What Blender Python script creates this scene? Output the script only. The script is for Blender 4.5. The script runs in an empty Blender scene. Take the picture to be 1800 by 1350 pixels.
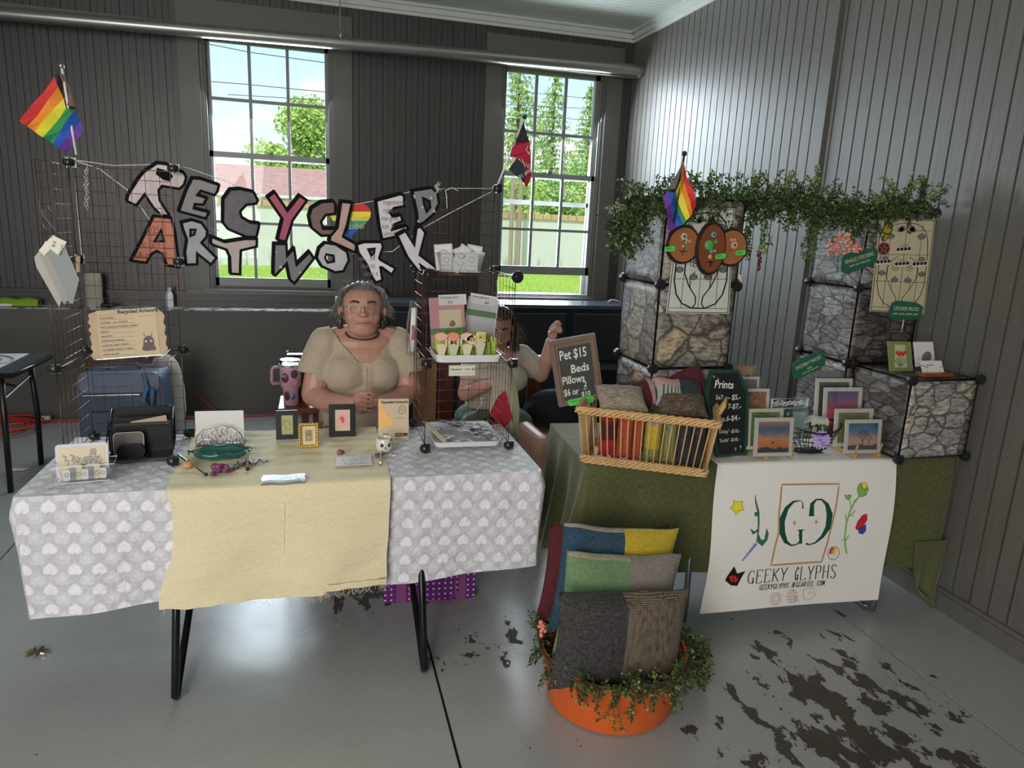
import bpy, bmesh, math, random
import numpy as np
from mathutils import Vector, Matrix, noise as mnoise
from mathutils.geometry import tessellate_polygon
R_ = random.Random(7)
PI = math.pi
SC = bpy.context.scene
COL = SC.collection

# ---------------------------------------------------------------- camera
F_PX = 1231.1
EYE = Vector((0, 0, 1.68))
CM = Matrix(((0.96349, -0.26385, 0.04552), (0.01623, 0.22723, 0.97371), (0.26726, 0.93742, -0.22321)))
cd = bpy.data.cameras.new('camera'); cam = bpy.data.objects.new('camera', cd); COL.objects.link(cam)
cd.sensor_width = 36; cd.lens = F_PX / 1800 * 36; cd.clip_start = .05; cd.clip_end = 500
mr = Matrix((CM[0], CM[1], -Vector(CM[2]))).transposed()
cam.matrix_world = Matrix.Translation(EYE) @ mr.to_4x4()
SC.camera = cam
SC.view_settings.view_transform = 'Standard'; SC.view_settings.look = 'None'
SC.view_settings.gamma = 1; SC.view_settings.use_curve_mapping = False
SC.view_settings.exposure = 0.45

def P(px, py, X=None, Y=None, Z=None):
    """world point seen at photograph pixel (px,py) on the plane x=X, y=Y or z=Z"""
    d = CM.transposed() @ Vector(((px - 900) / F_PX, (675 - py) / F_PX, 1))
    t = X / d.x if X is not None else Y / d.y if Y is not None else (Z - EYE.z) / d.z
    return EYE + d * t

# ---------------------------------------------------------------- node helpers
MATS = {}
class NT:
    def __init__(s, tree): s.t = tree; s.n = tree.nodes; s.l = tree.links
    def new(s, ty, **k):
        n = s.n.new(ty)
        for a, b in k.items():
            if a == 'ins':
                for i, v in b.items():
                    if hasattr(v, 'is_output') or isinstance(v, bpy.types.NodeSocket): s.l.new(v, n.inputs[i])
                    else: n.inputs[i].default_value = v
            else: setattr(n, a, b)
        return n
    def math(s, op, a, b=0.0, c=None):
        ins = {0: a, 1: b}
        if c is not None: ins[2] = c
        return s.new('ShaderNodeMath', operation=op, ins=ins).outputs[0]
    def mix(s, f, a, b, mode='MIX'):
        n = s.new('ShaderNodeMix', data_type='RGBA', blend_type=mode)
        for i, v in ((0, f), (6, a), (7, b)):
            if isinstance(v, bpy.types.NodeSocket): s.l.new(v, n.inputs[i])
            else: n.inputs[i].default_value = v if i == 0 else (tuple(v) + (1,))[:4]
        return n.outputs[2]
    def ramp(s, f, stops, interp='LINEAR'):
        n = s.new('ShaderNodeValToRGB', ins={0: f}); cr = n.color_ramp; cr.interpolation = interp
        while len(cr.elements) < len(stops): cr.elements.new(.5)
        for e, (p, c) in zip(cr.elements, stops):
            e.position = p; e.color = (tuple(c) + (1,))[:4] if hasattr(c, '__len__') else (c, c, c, 1)
        return n.outputs[0]
    def noise(s, vec, scale, detail=3, rough=.5, out=0):
        return s.new('ShaderNodeTexNoise', ins={'Vector': vec, 'Scale': scale, 'Detail': detail, 'Roughness': rough}).outputs[out]
    def mapping(s, vec, scale=(1, 1, 1), loc=(0, 0, 0), rot=(0, 0, 0)):
        return s.new('ShaderNodeMapping', ins={0: vec, 'Scale': scale, 'Location': loc, 'Rotation': rot}).outputs[0]
    def coord(s, which='Object'): return s.new('ShaderNodeTexCoord').outputs[which]
    def sep(s, v): return s.new('ShaderNodeSeparateXYZ', ins={0: v}).outputs

def newmat(name):
    m = bpy.data.materials.new(name); m.use_nodes = True
    nt = NT(m.node_tree); b = nt.n['Principled BSDF']
    MATS[name] = m
    return m, nt, b
def setp(nt, b, **k):
    nm = dict(col='Base Color', rough='Roughness', metal='Metallic', spec='Specular IOR Level', normal='Normal', sheen='Sheen Weight', sss='Subsurface Weight', coat='Coat Weight', alpha='Alpha')
    for a, v in k.items():
        i = b.inputs[nm[a]]
        if isinstance(v, bpy.types.NodeSocket): nt.l.new(v, i)
        else: i.default_value = ((tuple(v) + (1,))[:4] if a == 'col' else v)
def bump(nt, h, strength=.3, dist=.01):
    return nt.new('ShaderNodeBump', ins={'Height': h, 'Strength': strength, 'Distance': dist}).outputs[0]
def M(name, col=None, rough=.6, metal=0, var=.12, scale=8, bmp=0, bscale=60, spec=.5, stretch=(1, 1, 1), coat=0, sheen=0):
    """plain procedural material: base colour with a little mottling and optional fine relief"""
    if name in MATS: return MATS[name]
    m, nt, b = newmat(name); co = nt.coord()
    v = nt.mapping(co, scale=stretch)
    n = nt.noise(v, scale, 4)
    c = nt.mix(n, [x * (1 - var) for x in col], [min(1, x * (1 + var)) for x in col])
    setp(nt, b, col=c, rough=rough, metal=metal, spec=spec, coat=coat, sheen=sheen)
    if bmp: setp(nt, b, normal=bump(nt, nt.noise(v, bscale, 3), bmp, .004))
    return m
def M_glass(name, tint=(1, 1, 1), fac=.06, rough=.02, fr=.7):
    m, nt, b = newmat(name); nt.n.remove(b)
    t = nt.new('ShaderNodeBsdfTransparent', ins={0: tint + (1,)})
    g = nt.new('ShaderNodeBsdfGlossy', ins={0: (1, 1, 1, 1), 'Roughness': rough})
    lw = nt.new('ShaderNodeLayerWeight', ins={0: .25})
    f = nt.math('ADD', nt.math('MULTIPLY', lw.outputs['Fresnel'], fr), fac)
    mx = nt.new('ShaderNodeMixShader', ins={0: f, 1: t.outputs[0], 2: g.outputs[0]})
    nt.l.new(mx.outputs[0], nt.n['Material Output'].inputs[0])
    return m

# ---------------------------------------------------------------- mesh helpers
OFF = {}
class MB:
    def __init__(s): s.v = []; s.f = []; s.mi = []; s.uv = None; s.cur = 0
    def add(s, vs, fs):
        o = len(s.v); s.v += [tuple(p) for p in vs]
        for f in fs: s.f.append([i + o for i in f]); s.mi.append(s.cur)
        return s
    def box(s, a, b, mat=None):
        x0, x1 = sorted((a[0], b[0])); y0, y1 = sorted((a[1], b[1])); z0, z1 = sorted((a[2], b[2]))
        vs = [(x, y, z) for z in (z0, z1) for y in (y0, y1) for x in (x0, x1)]
        if mat is not None: vs = [mat @ Vector(p) for p in vs]
        return s.add(vs, [(0, 2, 3, 1), (4, 5, 7, 6), (0, 1, 5, 4), (2, 6, 7, 3), (0, 4, 6, 2), (1, 3, 7, 5)])
    def tube(s, pts, r, n=6, closed=False, cap=True):
        pts = [Vector(p) for p in pts]; N = len(pts)
        rr = r if hasattr(r, '__len__') else [r] * N
        up = None; vs = []
        for i, p in enumerate(pts):
            if closed: t = pts[(i + 1) % N] - pts[i - 1]
            else: t = pts[min(i + 1, N - 1)] - pts[max(i - 1, 0)]
            if t.length < 1e-9: t = Vector((0, 0, 1))
            t.normalize()
            if up is None: up = Vector((0, 0, 1)) if abs(t.z) < .9 else Vector((1, 0, 0))
            a = up.cross(t)
            if a.length < 1e-4: a = Vector((.3, 1, .2)).cross(t)
            a.normalize(); b = t.cross(a); up = b
            for k in range(n):
                w = 2 * PI * k / n
                vs.append(p + (a * math.cos(w) + b * math.sin(w)) * rr[i])
        fs = []
        for i in range(N if closed else N - 1):
            j = (i + 1) % N
            for k in range(n): fs.append((i * n + k, i * n + (k + 1) % n, j * n + (k + 1) % n, j * n + k))
        if cap and not closed: fs += [tuple(range(n))[::-1], tuple((N - 1) * n + k for k in range(n))]
        return s.add(vs, fs)
    def lathe(s, prof, n=32, c=(0, 0, 0), cap=True, sx=1, sy=1):
        vs = []; c = Vector(c)
        for r, z in prof:
            for k in range(n):
                w = 2 * PI * k / n; vs.append(c + Vector((r * sx * math.cos(w), r * sy * math.sin(w), z)))
        fs = [(i * n + k, i * n + (k + 1) % n, (i + 1) * n + (k + 1) % n, (i + 1) * n + k) for i in range(len(prof) - 1) for k in range(n)]
        if cap:
            fs.append(tuple(range(n))[::-1]); fs.append(tuple((len(prof) - 1) * n + k for k in range(n)))
        return s.add(vs, fs)
    def ell(s, c, r, mat=None, nu=14, nv=8):
        vs = []; c = Vector(c)
        if not hasattr(r, '__len__'): r = (r, r, r)
        for i in range(nv + 1):
            th = PI * i / nv
            for k in range(nu):
                w = 2 * PI * k / nu
                p = Vector((r[0] * math.sin(th) * math.cos(w), r[1] * math.sin(th) * math.sin(w), r[2] * math.cos(th)))
                if mat is not None: p = mat @ p
                vs.append(c + p)
        fs = [(i * nu + k, (i + 1) * nu + k, (i + 1) * nu + (k + 1) % nu, i * nu + (k + 1) % nu) for i in range(nv) for k in range(nu)]
        return s.add(vs, fs)
    def cap(s, a, b, ra, rb, n=10):
        a = Vector(a); b = Vector(b); s.ell(a, ra, nu=n, nv=6); s.ell(b, rb, nu=n, nv=6)
        return s.tube([a, b], [ra, rb], n)
    def chain(s, pts, rs, n=10):
        for i in range(len(pts) - 1): s.cap(pts[i], pts[i + 1], rs[i], rs[i + 1], n)
        return s
    def prism(s, loops, fn, t):
        """extrude 2D loops (outer + holes) ; fn(u,v,w) -> point, w in {0,t}"""
        loops = [[Vector((p[0], p[1], 0)) for p in l] for l in loops]
        flat = [p for l in loops for p in l]; n = len(flat)
        tris = tessellate_polygon(loops)
        vs = [fn(p.x, p.y, 0) for p in flat] + [fn(p.x, p.y, t) for p in flat]
        fs = [tuple(q) for q in tris] + [tuple(i + n for i in reversed(q)) for q in tris]
        o = 0
        for l in loops:
            k = len(l)
            for i in range(k): fs.append((o + i, o + (i + 1) % k, o + (i + 1) % k + n, o + i + n))
            o += k
        return s.add(vs, fs)
    def grid(s, nu, nv, fn, uvfn=None):
        vs = []
        if uvfn and s.uv is None: s.uv = []
        for j in range(nv + 1):
            for i in range(nu + 1):
                vs.append(fn(i / nu, j / nv))
                if uvfn: s.uv.append(uvfn(i / nu, j / nv))
        w = nu + 1
        return s.add(vs, [(j * w + i, j * w + i + 1, (j + 1) * w + i + 1, (j + 1) * w + i) for j in range(nv) for i in range(nu)])
    def build(s, name, mats, parent=None, smooth=False, label=None, kind=None, fix=True, solid=0):
        if not isinstance(mats, (list, tuple)): mats = [mats]
        off = Vector((0, 0, 0)); loc = None
        if parent is not None: off = OFF.get(parent.name, Vector((0, 0, 0)))
        elif s.v:
            a = np.array(s.v); loc = Vector(((a[:, 0].min() + a[:, 0].max()) / 2, (a[:, 1].min() + a[:, 1].max()) / 2, a[:, 2].min())); off = loc
        me = bpy.data.meshes.new(name)
        me.from_pydata([(p[0] - off[0], p[1] - off[1], p[2] - off[2]) for p in s.v], [], s.f)
        for m in mats: me.materials.append(m)
        me.polygons.foreach_set('material_index', s.mi)
        a = np.array(me_co(me)).reshape(-1, 3)
        lay = me.uv_layers.new(name='UVMap')
        li = np.empty(len(me.loops), dtype=np.int32); me.loops.foreach_get('vertex_index', li)
        if s.uv is not None and len(s.uv) == len(s.v): u = np.array(s.uv)
        else:
            mn = a.min(0); sp = np.maximum(a.max(0) - mn, 1e-6); q = (a - mn) / sp; u = q[:, [0, 2]] if sp[2] > .012 else q[:, [0, 1]]
        lay.data.foreach_set('uv', u[li].astype(np.float32).ravel())
        if fix:
            bm = bmesh.new(); bm.from_mesh(me); bmesh.ops.recalc_face_normals(bm, faces=bm.faces); bm.to_mesh(me); bm.free()
        if smooth:
            me.polygons.foreach_set('use_smooth', [True] * len(me.polygons))
            if smooth != 'all': me.set_sharp_from_angle(angle=math.radians(40))
        me.update()
        o = bpy.data.objects.new(name, me); COL.objects.link(o)
        if parent is not None: o.parent = parent; OFF[o.name] = off
        else: o.location = loc; OFF[o.name] = loc
        if solid:
            md = o.modifiers.new('thick', 'SOLIDIFY'); md.thickness = solid; md.offset = 0
        if label: o['label'] = label
        if kind: o['kind'] = kind
        return o
def me_co(me):
    a = np.empty(len(me.vertices) * 3, dtype=np.float32); me.vertices.foreach_get('co', a); return a
def tag(o, label, cat, group=None, kind=None):
    if label: o['label'] = label
    if cat: o['category'] = cat
    if group: o['group'] = group
    if kind: o['kind'] = kind
    return o
def thing(name, label, cat, loc=(0, 0, 0), rot=None, group=None):
    """Empty at the base of a thing; with rot the parts are authored in its own frame"""
    o = bpy.data.objects.new(name, None); COL.objects.link(o); o.empty_display_size = .05
    o.location = loc
    if rot is not None: o.rotation_euler = rot; OFF[o.name] = Vector((0, 0, 0))
    else: OFF[o.name] = Vector(loc)
    return tag(o, label, cat, group)
def struct(name, mb, mats, **k):
    o = mb.build(name, mats, **k); o['kind'] = 'structure'; return o
def copy_tree(o, loc, rot=None, label=None, parent=None):
    c = o.copy(); COL.objects.link(c)
    if parent is not None: c.parent = parent
    else:
        c.location = loc
        if rot is not None: c.rotation_euler = rot
        if label: c['label'] = label
    OFF[c.name] = Vector((0, 0, 0))
    for ch in list(o.children): copy_tree(ch, None, parent=c)
    return c
def inset(poly, d):
    A = sum(poly[i - 1][0] * poly[i][1] - poly[i][0] * poly[i - 1][1] for i in range(len(poly)))
    sg = 1 if A > 0 else -1; out = []
    n = len(poly)
    for i in range(n):
        p0 = Vector(poly[i - 1][:2]); p = Vector(poly[i][:2]); p1 = Vector(poly[(i + 1) % n][:2])
        a = (p - p0).normalized(); b = (p1 - p).normalized()
        na = Vector((-a.y, a.x)) * sg; nb = Vector((-b.y, b.x)) * sg
        m = na + nb
        if m.length < .2: m = na
        m.normalize(); k = d / max(.45, m.dot(na))
        q = p + m * k; out.append((q.x, q.y))
    return out
def circle(cx, cy, r, n=20, ry=None, a0=0):
    return [(cx + r * math.cos(a0 + 2 * PI * i / n), cy + (ry or r) * math.sin(a0 + 2 * PI * i / n)) for i in range(n)]
def smoothloop(pts, it=2):
    for _ in range(it):
        q = []
        for i in range(len(pts)):
            a, b = pts[i], pts[(i + 1) % len(pts)]
            q.append((a[0] * .75 + b[0] * .25, a[1] * .75 + b[1] * .25)); q.append((a[0] * .25 + b[0] * .75, a[1] * .25 + b[1] * .75))
        pts = q
    return pts
TEXTS = []
def text(s, size, parent, at, mat, name='lettering', align='LEFT', rz=0, sx=1, shear=0, ex=.0004, off=0, lying=False, mtx=None, flip=1, space=1):
    """flat lettering standing on the parent's front (-y) face, or lying on its top; at = local point"""
    TEXTS.append((s, size, parent, Vector(at), mat, name, align, rz, sx, shear, ex, off, lying, mtx, flip, space))
def make_texts():
    objs = []
    for T in TEXTS:
        c = bpy.data.curves.new('t', 'FONT'); c.body = T[0]; c.size = T[1]; c.align_x = T[6]; c.align_y = 'CENTER'; c.shear = T[9]
        c.extrude = T[10]; c.offset = T[11]; c.resolution_u = 2; c.space_character = T[15]
        o = bpy.data.objects.new('t', c); COL.objects.link(o); objs.append(o)
    bpy.context.view_layer.update(); dg = bpy.context.evaluated_depsgraph_get()
    for o, T in zip(objs, TEXTS):
        me = bpy.data.meshes.new_from_object(o.evaluated_get(dg))
        me.name = T[5]
        mt = Matrix.Diagonal((T[8] * T[14], 1, 1, 1))
        mt = Matrix.Rotation(T[7], 4, 'Z') @ mt
        if not T[12]: mt = Matrix.Rotation(PI / 2, 4, 'X') @ mt
        if T[13] is not None: mt = T[13] @ mt
        mt = Matrix.Translation(T[3] - OFF.get(T[2].name, Vector((0, 0, 0)))) @ mt
        me.transform(mt); me.materials.clear(); me.materials.append(T[4])
        n = bpy.data.objects.new(T[5], me); COL.objects.link(n); n.parent = T[2]
        c = o.data; bpy.data.objects.remove(o); bpy.data.curves.remove(c)
REM = []
def remeshed(mb, name, mats, parent, vox, smooth_it=4, keep=None, matfn=None, label=None, disp=None):
    """union of closed lumps grown into one continuous skin"""
    o = mb.build(name, mats, parent, fix=False)
    md = o.modifiers.new('r', 'REMESH'); md.mode = 'VOXEL'; md.voxel_size = vox
    md2 = o.modifiers.new('s', 'SMOOTH'); md2.factor = .5; md2.iterations = smooth_it
    dg = bpy.context.evaluated_depsgraph_get(); dg.update()
    me = bpy.data.meshes.new_from_object(o.evaluated_get(dg)); o.modifiers.clear()
    off = OFF[o.name]; bm = bmesh.new(); bm.from_mesh(me)
    if keep:
        bmesh.ops.delete(bm, geom=[f for f in bm.faces if not keep(f.calc_center_median() + off)], context='FACES')
    if disp:
        for v in bm.verts: v.co = disp(v.co + off, v.normal) - off
    if matfn:
        for f in bm.faces: f.material_index = matfn(f.calc_center_median() + off)
    for f in bm.faces: f.smooth = True
    bm.to_mesh(me); bm.free()
    me.materials.clear()
    for m in (mats if isinstance(mats, (list, tuple)) else [mats]): me.materials.append(m)
    o.data = me; me.name = name
    if label: o['label'] = label
    return o

# ---------------------------------------------------------------- sky, sun, added fill light in the hall
W = bpy.data.worlds.new('world'); SC.world = W; W.use_nodes = True
nt = NT(W.node_tree); bg = nt.n['Background']
g = nt.coord('Generated'); z = nt.sep(g)[2]
skyc = nt.ramp(z, [(0, (.80, .90, 1)), (.35, (.26, .56, .80)), (1, (.16, .36, .75))])
cl = nt.noise(nt.mapping(g, scale=(1, 1, 2.2), loc=(.35, .1, 0)), 2.6, 7, .55)
clf = nt.ramp(cl, [(.49, 0), (.60, 1)])
nt.l.new(nt.mix(clf, skyc, (1.0, 1.0, 1.0)), bg.inputs[0]); bg.inputs[1].default_value = 1.1
sun = bpy.data.lights.new('sun', 'SUN'); sun.energy = 2.3; sun.angle = .03; sun.color = (1, .96, .88)
so = bpy.data.objects.new('sun', sun); COL.objects.link(so); so.rotation_euler = (math.radians(42), 0, math.radians(-35))
def area(name, loc, target, sx, sy, e, col=(1, 1, 1)):
    l = bpy.data.lights.new(name, 'AREA'); l.shape = 'RECTANGLE'; l.size = sx; l.size_y = sy; l.energy = e; l.color = col
    o = bpy.data.objects.new(name, l); COL.objects.link(o); o.location = loc
    o.rotation_euler = (Vector(target) - Vector(loc)).to_track_quat('-Z', 'Y').to_euler(); return o
# added fill lights inside the closed hall, behind and left of the camera
area('rear_fill', (-2.1, -2.1, 1.9), (.4, 2.6, .6), 2.4, 2.4, 140, (1, .97, .93))
area('left_fill', (-5.9, 1.5, 2.0), (0, 3, .9), 2.4, 2.0, 26, (.88, .94, 1))
# sky light entering through the two windows of the back wall
area('window_daylight', (-.33, 6.62, 2.1), (-.33, 3, .3), .95, 1.9, 62, (.80, .90, 1))
area('window_daylight', (2.08, 6.62, 2.1), (2.08, 3, .5), .95, 1.9, 68, (.80, .90, 1))
# ================================================================= the setting
WX, WY, WH = 2.836, 6.38, 3.42
# painted matchboard
def paintmat(name, c1, c2, axis):
    m, nt, b = newmat(name); co = nt.coord()
    st = (6, 6, .7)
    v = nt.mapping(co, scale=st)
    gr = nt.noise(v, 7, 6, .65)
    kn = nt.new('ShaderNodeTexVoronoi', ins={'Vector': nt.mapping(co, scale=(3.2, 3.2, 1.5)), 'Scale': 1.4, 'Randomness': 1})
    kf = nt.ramp(kn.outputs[0], [(.03, 1), (.10, 0)])
    c = nt.mix(gr, c1, c2); c = nt.mix(nt.math('MULTIPLY', kf, .6), c, [x * .35 for x in c1])
    setp(nt, b, col=c, rough=nt.ramp(gr, [(0, .3), (1, .5)]), spec=.55, normal=bump(nt, gr, .25, .004))
    return m
MPAINT = paintmat('grey wall paint shaded', (.036, .033, .031), (.062, .057, .053), 0)  # same paint as the side wall, mixed darker for the unlit back wall
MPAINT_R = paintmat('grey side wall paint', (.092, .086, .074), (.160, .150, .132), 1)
MTRIM = M('grey trim paint', (.115, .112, .098), rough=.45, var=.08, scale=5)
MGAP = M('dark joint', (.012, .012, .012), rough=.9)
MCREAM = M('cream ceiling paint', (.62, .66, .60), rough=.45, var=.05)
MWIN = M('window sash paint', (.22, .23, .22), rough=.4, var=.08)
MWHITE = M('white paint', (.75, .76, .76), rough=.5, var=.06)

# floor: painted concrete slabs
m, nt, b = newmat('painted concrete'); co = nt.new('ShaderNodeNewGeometry').outputs['Position']
mott = nt.noise(co, 1.3, 5, .6)
base = nt.mix(mott, (.30, .31, .305), (.40, .405, .40))
fine = nt.noise(co, 40, 4, .7)
base = nt.mix(nt.math('MULTIPLY', fine, .25), base, (.12, .115, .11))
wob = nt.new('ShaderNodeMixRGB', blend_type='ADD', ins={0: .12, 1: nt.mapping(co, scale=(1.5, .85, 1)), 2: nt.noise(co, 5, 3, .5, out=1)}).outputs[0]
ch = nt.noise(wob, 7.5, 7, .62)
def blob(cx, cy, r, s):
    d = nt.new('ShaderNodeVectorMath', operation='DISTANCE', ins={0: nt.mapping(co, scale=(1, 1, 0)), 1: (cx, cy, 0)}).outputs['Value']
    return nt.math('MULTIPLY', nt.math('MAXIMUM', nt.math('SUBTRACT', 1, nt.math('DIVIDE', d, r)), 0), s)
msk = blob(1.75, 1.75, .9, .165)
for q in ((.2, 2.95, .35, .26), (.75, 2.45, .5, .17), (1.9, 2.0, .6, .10), (1.3, 1.4, .5, .08), (1.75, 1.35, .5, .12), (.65, 3.1, .5, .14)): msk = nt.math('ADD', msk, blob(*q))
chip = nt.ramp(nt.math('ADD', ch, msk), [(.705, 0), (.712, 1)])
chipc = nt.mix(nt.noise(co, 9, 3), (.035, .028, .022), (.075, .058, .045))
setp(nt, b, col=nt.mix(chip, base, chipc), spec=.6, rough=nt.mix(chip, nt.ramp(mott, [(.3, .20), (.7, .34)]), (.6, .6, .6)))
setp(nt, b, normal=bump(nt, nt.math('SUBTRACT', nt.noise(co, 5, 5, .6), nt.math('MULTIPLY', chip, .5)), .12, .006))
MFLOOR = m
fl = MB().box((-6, -6, -.25), (WX + .2, WY + .1, -.012)); floor = struct('floor', fl, MGAP)
xs = [-6, -3.2, -1.48, .415, 2.297, WX + .15]; ys = [-6, -2.1, .8, 3.685, WY + .05]
for i in range(len(xs) - 1):
    for j in range(len(ys) - 1):
        g = .005
        MB().box((xs[i] + g, ys[j] + g, -.02), (xs[i + 1] - g, ys[j + 1] - g, 0)).build('slab', MFLOOR, floor)
# ceiling: narrow boards
cl = MB().box((-6, -6, WH), (WX + .2, WY + .2, WH + .2)); ceil = struct('ceiling', cl, MGAP)
y = WY - .04
k = 0
while y > 3.2:
    MB().box((-.4 if y < 5 else -3.2, y - .062, WH - .014), (WX, y, WH)).build('board', MCREAM, ceil); y -= .068
MB().box((-6, -6, WH - .012), (WX, y, WH)).build('board_field', MCREAM, ceil)
# back wall with two window openings
w1 = (-.855, .165, 1.045, 3.05); w2 = (1.595, 2.575, 1.02, 3.06)
OUT = .22
bw = MB()
def wallrects(x0, x1, z0, z1, holes):
    xs = [x0]; r = []
    for h in holes:
        r.append((xs[-1], h[0], z0, z1)); r.append((h[0], h[1], z0, h[2])); r.append((h[0], h[1], h[3], z1)); xs.append(h[1])
    r.append((xs[-1], x1, z0, z1)); return r
for a in wallrects(-6.2, WX + .2, -.2, WH + .1, (w1, w2)): bw.box((a[0], WY, a[2]), (a[1], WY + OUT, a[3]))
wall_back = struct('wall_back', bw, MGAP)
x = WX - .016
i = 0
while x > -3.3:
    x0 = x - .098
    segs = [(.86, WH)]
    for h in (w1, w2):
        if x > h[0] and x0 < h[1]: segs = [(.86, h[2]), (h[3], WH)]
    for s in segs:
        b_ = MB(); c = x0 + .049
        b_.box((x0 + .003, WY - .016, s[0]), (c - .004, WY, s[1])); b_.box((c + .002, WY - .016, s[0]), (x - .001, WY, s[1])); b_.box((c - .004, WY - .010, s[0]), (c + .002, WY, s[1]))
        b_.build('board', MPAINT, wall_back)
    x = x0
# concrete dado under the boards
m, nt, b = newmat('worn concrete paint'); co = nt.coord()
n1 = nt.noise(nt.mapping(co, scale=(1, 1, 3)), 3, 6, .6); n2 = nt.noise(co, 30, 3)
c = nt.mix(n1, (.055, .053, .047), (.088, .083, .074)); sp = nt.ramp(nt.noise(co, 55, 2), [(.68, 0), (.72, 1)])
c = nt.mix(nt.math('MULTIPLY', sp, .4), c, (.03, .03, .03)); zz = nt.sep(co)[2]
edge = nt.math('MULTIPLY', nt.ramp(zz, [(.872, 0), (.884, 1)]), nt.ramp(nt.noise(nt.mapping(co, scale=(1, 1, .2)), 14, 5), [(.42, 0), (.5, 1)]))
c = nt.mix(edge, c, (.42, .44, .44))
setp(nt, b, col=c, rough=.55, normal=bump(nt, n2, .2, .004)); MDADO = m
struct('trim_1', MB().box((-6, 6.12, 0), (WX, WY, .885)), MDADO)
tb = MB()
tb.box((-6, WY - .05, .885), (WX, WY, .925)); tb.box((-6, WY - .032, .925), (WX, WY, .99)); tb.box((-6, WY - .07, .99), (WX, WY, 1.012))
struct('trim_2', tb, MPAINT)
# right wall of wide boards
rw = MB().box((WX, -6, -.2), (WX + .15, WY, WH + .1)); wall_right = struct('wall_right', rw, MGAP)
y = WY - .02
k = 0
while y > -.1:
    y0 = y - .0905; wd = .005
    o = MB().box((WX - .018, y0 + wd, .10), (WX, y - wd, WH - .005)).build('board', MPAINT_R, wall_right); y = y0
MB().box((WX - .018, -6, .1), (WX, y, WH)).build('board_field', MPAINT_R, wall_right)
struct('trim_3', MB().box((WX - .040, 3.60, .10), (WX - .010, 3.64, WH)), MPAINT_R)
bb = MB().box((WX - .035, -6, 0), (WX, WY - .26, .105)); bb.box((WX - .043, -6, 0), (WX - .03, WY - .26, .085)); struct('baseboard_right', bb, MPAINT_R)
# crown mouldings
cr = MB()
for (dy, dz) in ((.02, .10), (.045, .075), (.075, .035)): cr.box((-6, WY - dy - .01, WH - dz), (WX, WY, WH - .012))
struct('trim_4', cr, MCREAM)
cr = MB()
for (dy, dz) in ((.02, .10), (.045, .075), (.075, .035)): cr.box((WX - dy - .01, -6, WH - dz), (WX, WY, WH - .012))
struct('trim_5', cr, MCREAM)
# unseen rest of the hall
struct('wall_left', MB().box((-6.2, -6, -.2), (-6, WY, WH)), MTRIM)
struct('wall_front', MB().box((-6.2, -6.2, -.2), (WX + .2, -6, WH)), MTRIM)
# windows
MGLASS = M_glass('window glass', (.97, .99, .98), .004, .02, .3)
def window(name, h, raised):
    x0, x1, z0, z1 = h
    root = thing(name, None, None, ((x0 + x1) / 2, WY, z0)); root['kind'] = 'structure'
    c = MB(); cw = .15  # casing
    c.box((x0 - cw, WY - .035, z0 - .02), (x0, WY + .0, z1 + .0)); c.box((x1, WY - .035, z0 - .02), (x1 + cw, WY, z1)); c.build('casing', MTRIM, root)
    MB().box((x0 - cw, WY - .04, z1), (x1 + cw, WY, z1 + .20)).build('head_casing', MTRIM, root)
    MB().box((x0 - cw - .02, WY - .085, z0 - .05), (x1 + cw + .02, WY + .03, z0 - .015)).build('sill', MTRIM, root)
    MB().box((x0 - cw, WY - .03, z0 - .12), (x1 + cw, WY, z0 - .05)).build('apron', MTRIM, root)
    j = MB(); t = .025
    j.box((x0, WY - .01, z0 - .015), (x0 + t, WY + OUT, z1)); j.box((x1 - t, WY - .01, z0 - .015), (x1, WY + OUT, z1)); j.box((x0 + t, WY - .01, z1 - t), (x1 - t, WY + OUT, z1)); j.box((x0 + t, WY + .03, z0 - .015), (x1 - t, WY + OUT + .03, z0 + .01))
    j.box((x0 + t, WY + .005, z0 + .01), (x0 + t + .015, WY + .02, z1 - t)); j.box((x1 - t - .015, WY + .005, z0 + .01), (x1 - t, WY + .02, z1 - t))
    j.build('jamb', MTRIM, root)
    a0, a1 = x0 + t, x1 - t
    mid = 2.115
    def sash(nm, za, zb, y, rows, br):
        s = MB(); fw = .042
        s.box((a0, y, za), (a0 + fw, y + .035, zb)); s.box((a1 - fw, y, za), (a1, y + .035, zb)); s.box((a0, y, za), (a1, y + .035, za + br)); s.box((a0, y, zb - .045), (a1, y + .035, zb))
        for k in (1, 2):
            xx = a0 + fw + (a1 - a0 - 2 * fw) * k / 3; s.box((xx - .012, y + .004, za), (xx + .012, y + .031, zb))
        zr = za + br + (zb - .045 - za - br) * rows; s.box((a0, y + .005, zr - .012), (a1, y + .030, zr + .012))
        so_ = s.build(nm, MWIN, root)
        MB().box((a0 + fw - .004, y + .016, za + br - .004), (a1 - fw + .004, y + .020, zb - .041)).build('pane', MGLASS, so_)
    if raised:
        sash('upper_sash', mid - .02, z1 - t, WY + .075, .42, .04)
        sash('lower_sash', z0 + .20, mid + .03, WY + .03, .42, .075)
        zs = 1.86; MB().box((a0 + .01, WY + .15, zs), (a1 - .01, WY + .165, zs + .04)).build('storm_rail', MWHITE, root)
        s = MB(); s.box((a0, WY + .15, z0), (a0 + .03, WY + .165, z1)); s.box((a1 - .03, WY + .15, z0), (a1, WY + .165, z1)); s.build('storm_frame', MWHITE, root)
    else:
        sash('upper_sash', mid - .02, z1 - t, WY + .075, .50, .04)
        sash('lower_sash', z0 + .01, mid + .03, WY + .03, .47, .07)
    MB().box(((x0 + x1) / 2 - .012, WY + .02, mid + .03), ((x0 + x1) / 2 + .025, WY + .045, mid + .045)).build('latch', MTRIM, root)
    return root
window('window_1', w1, False); window('window_2', w2, True)
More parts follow.
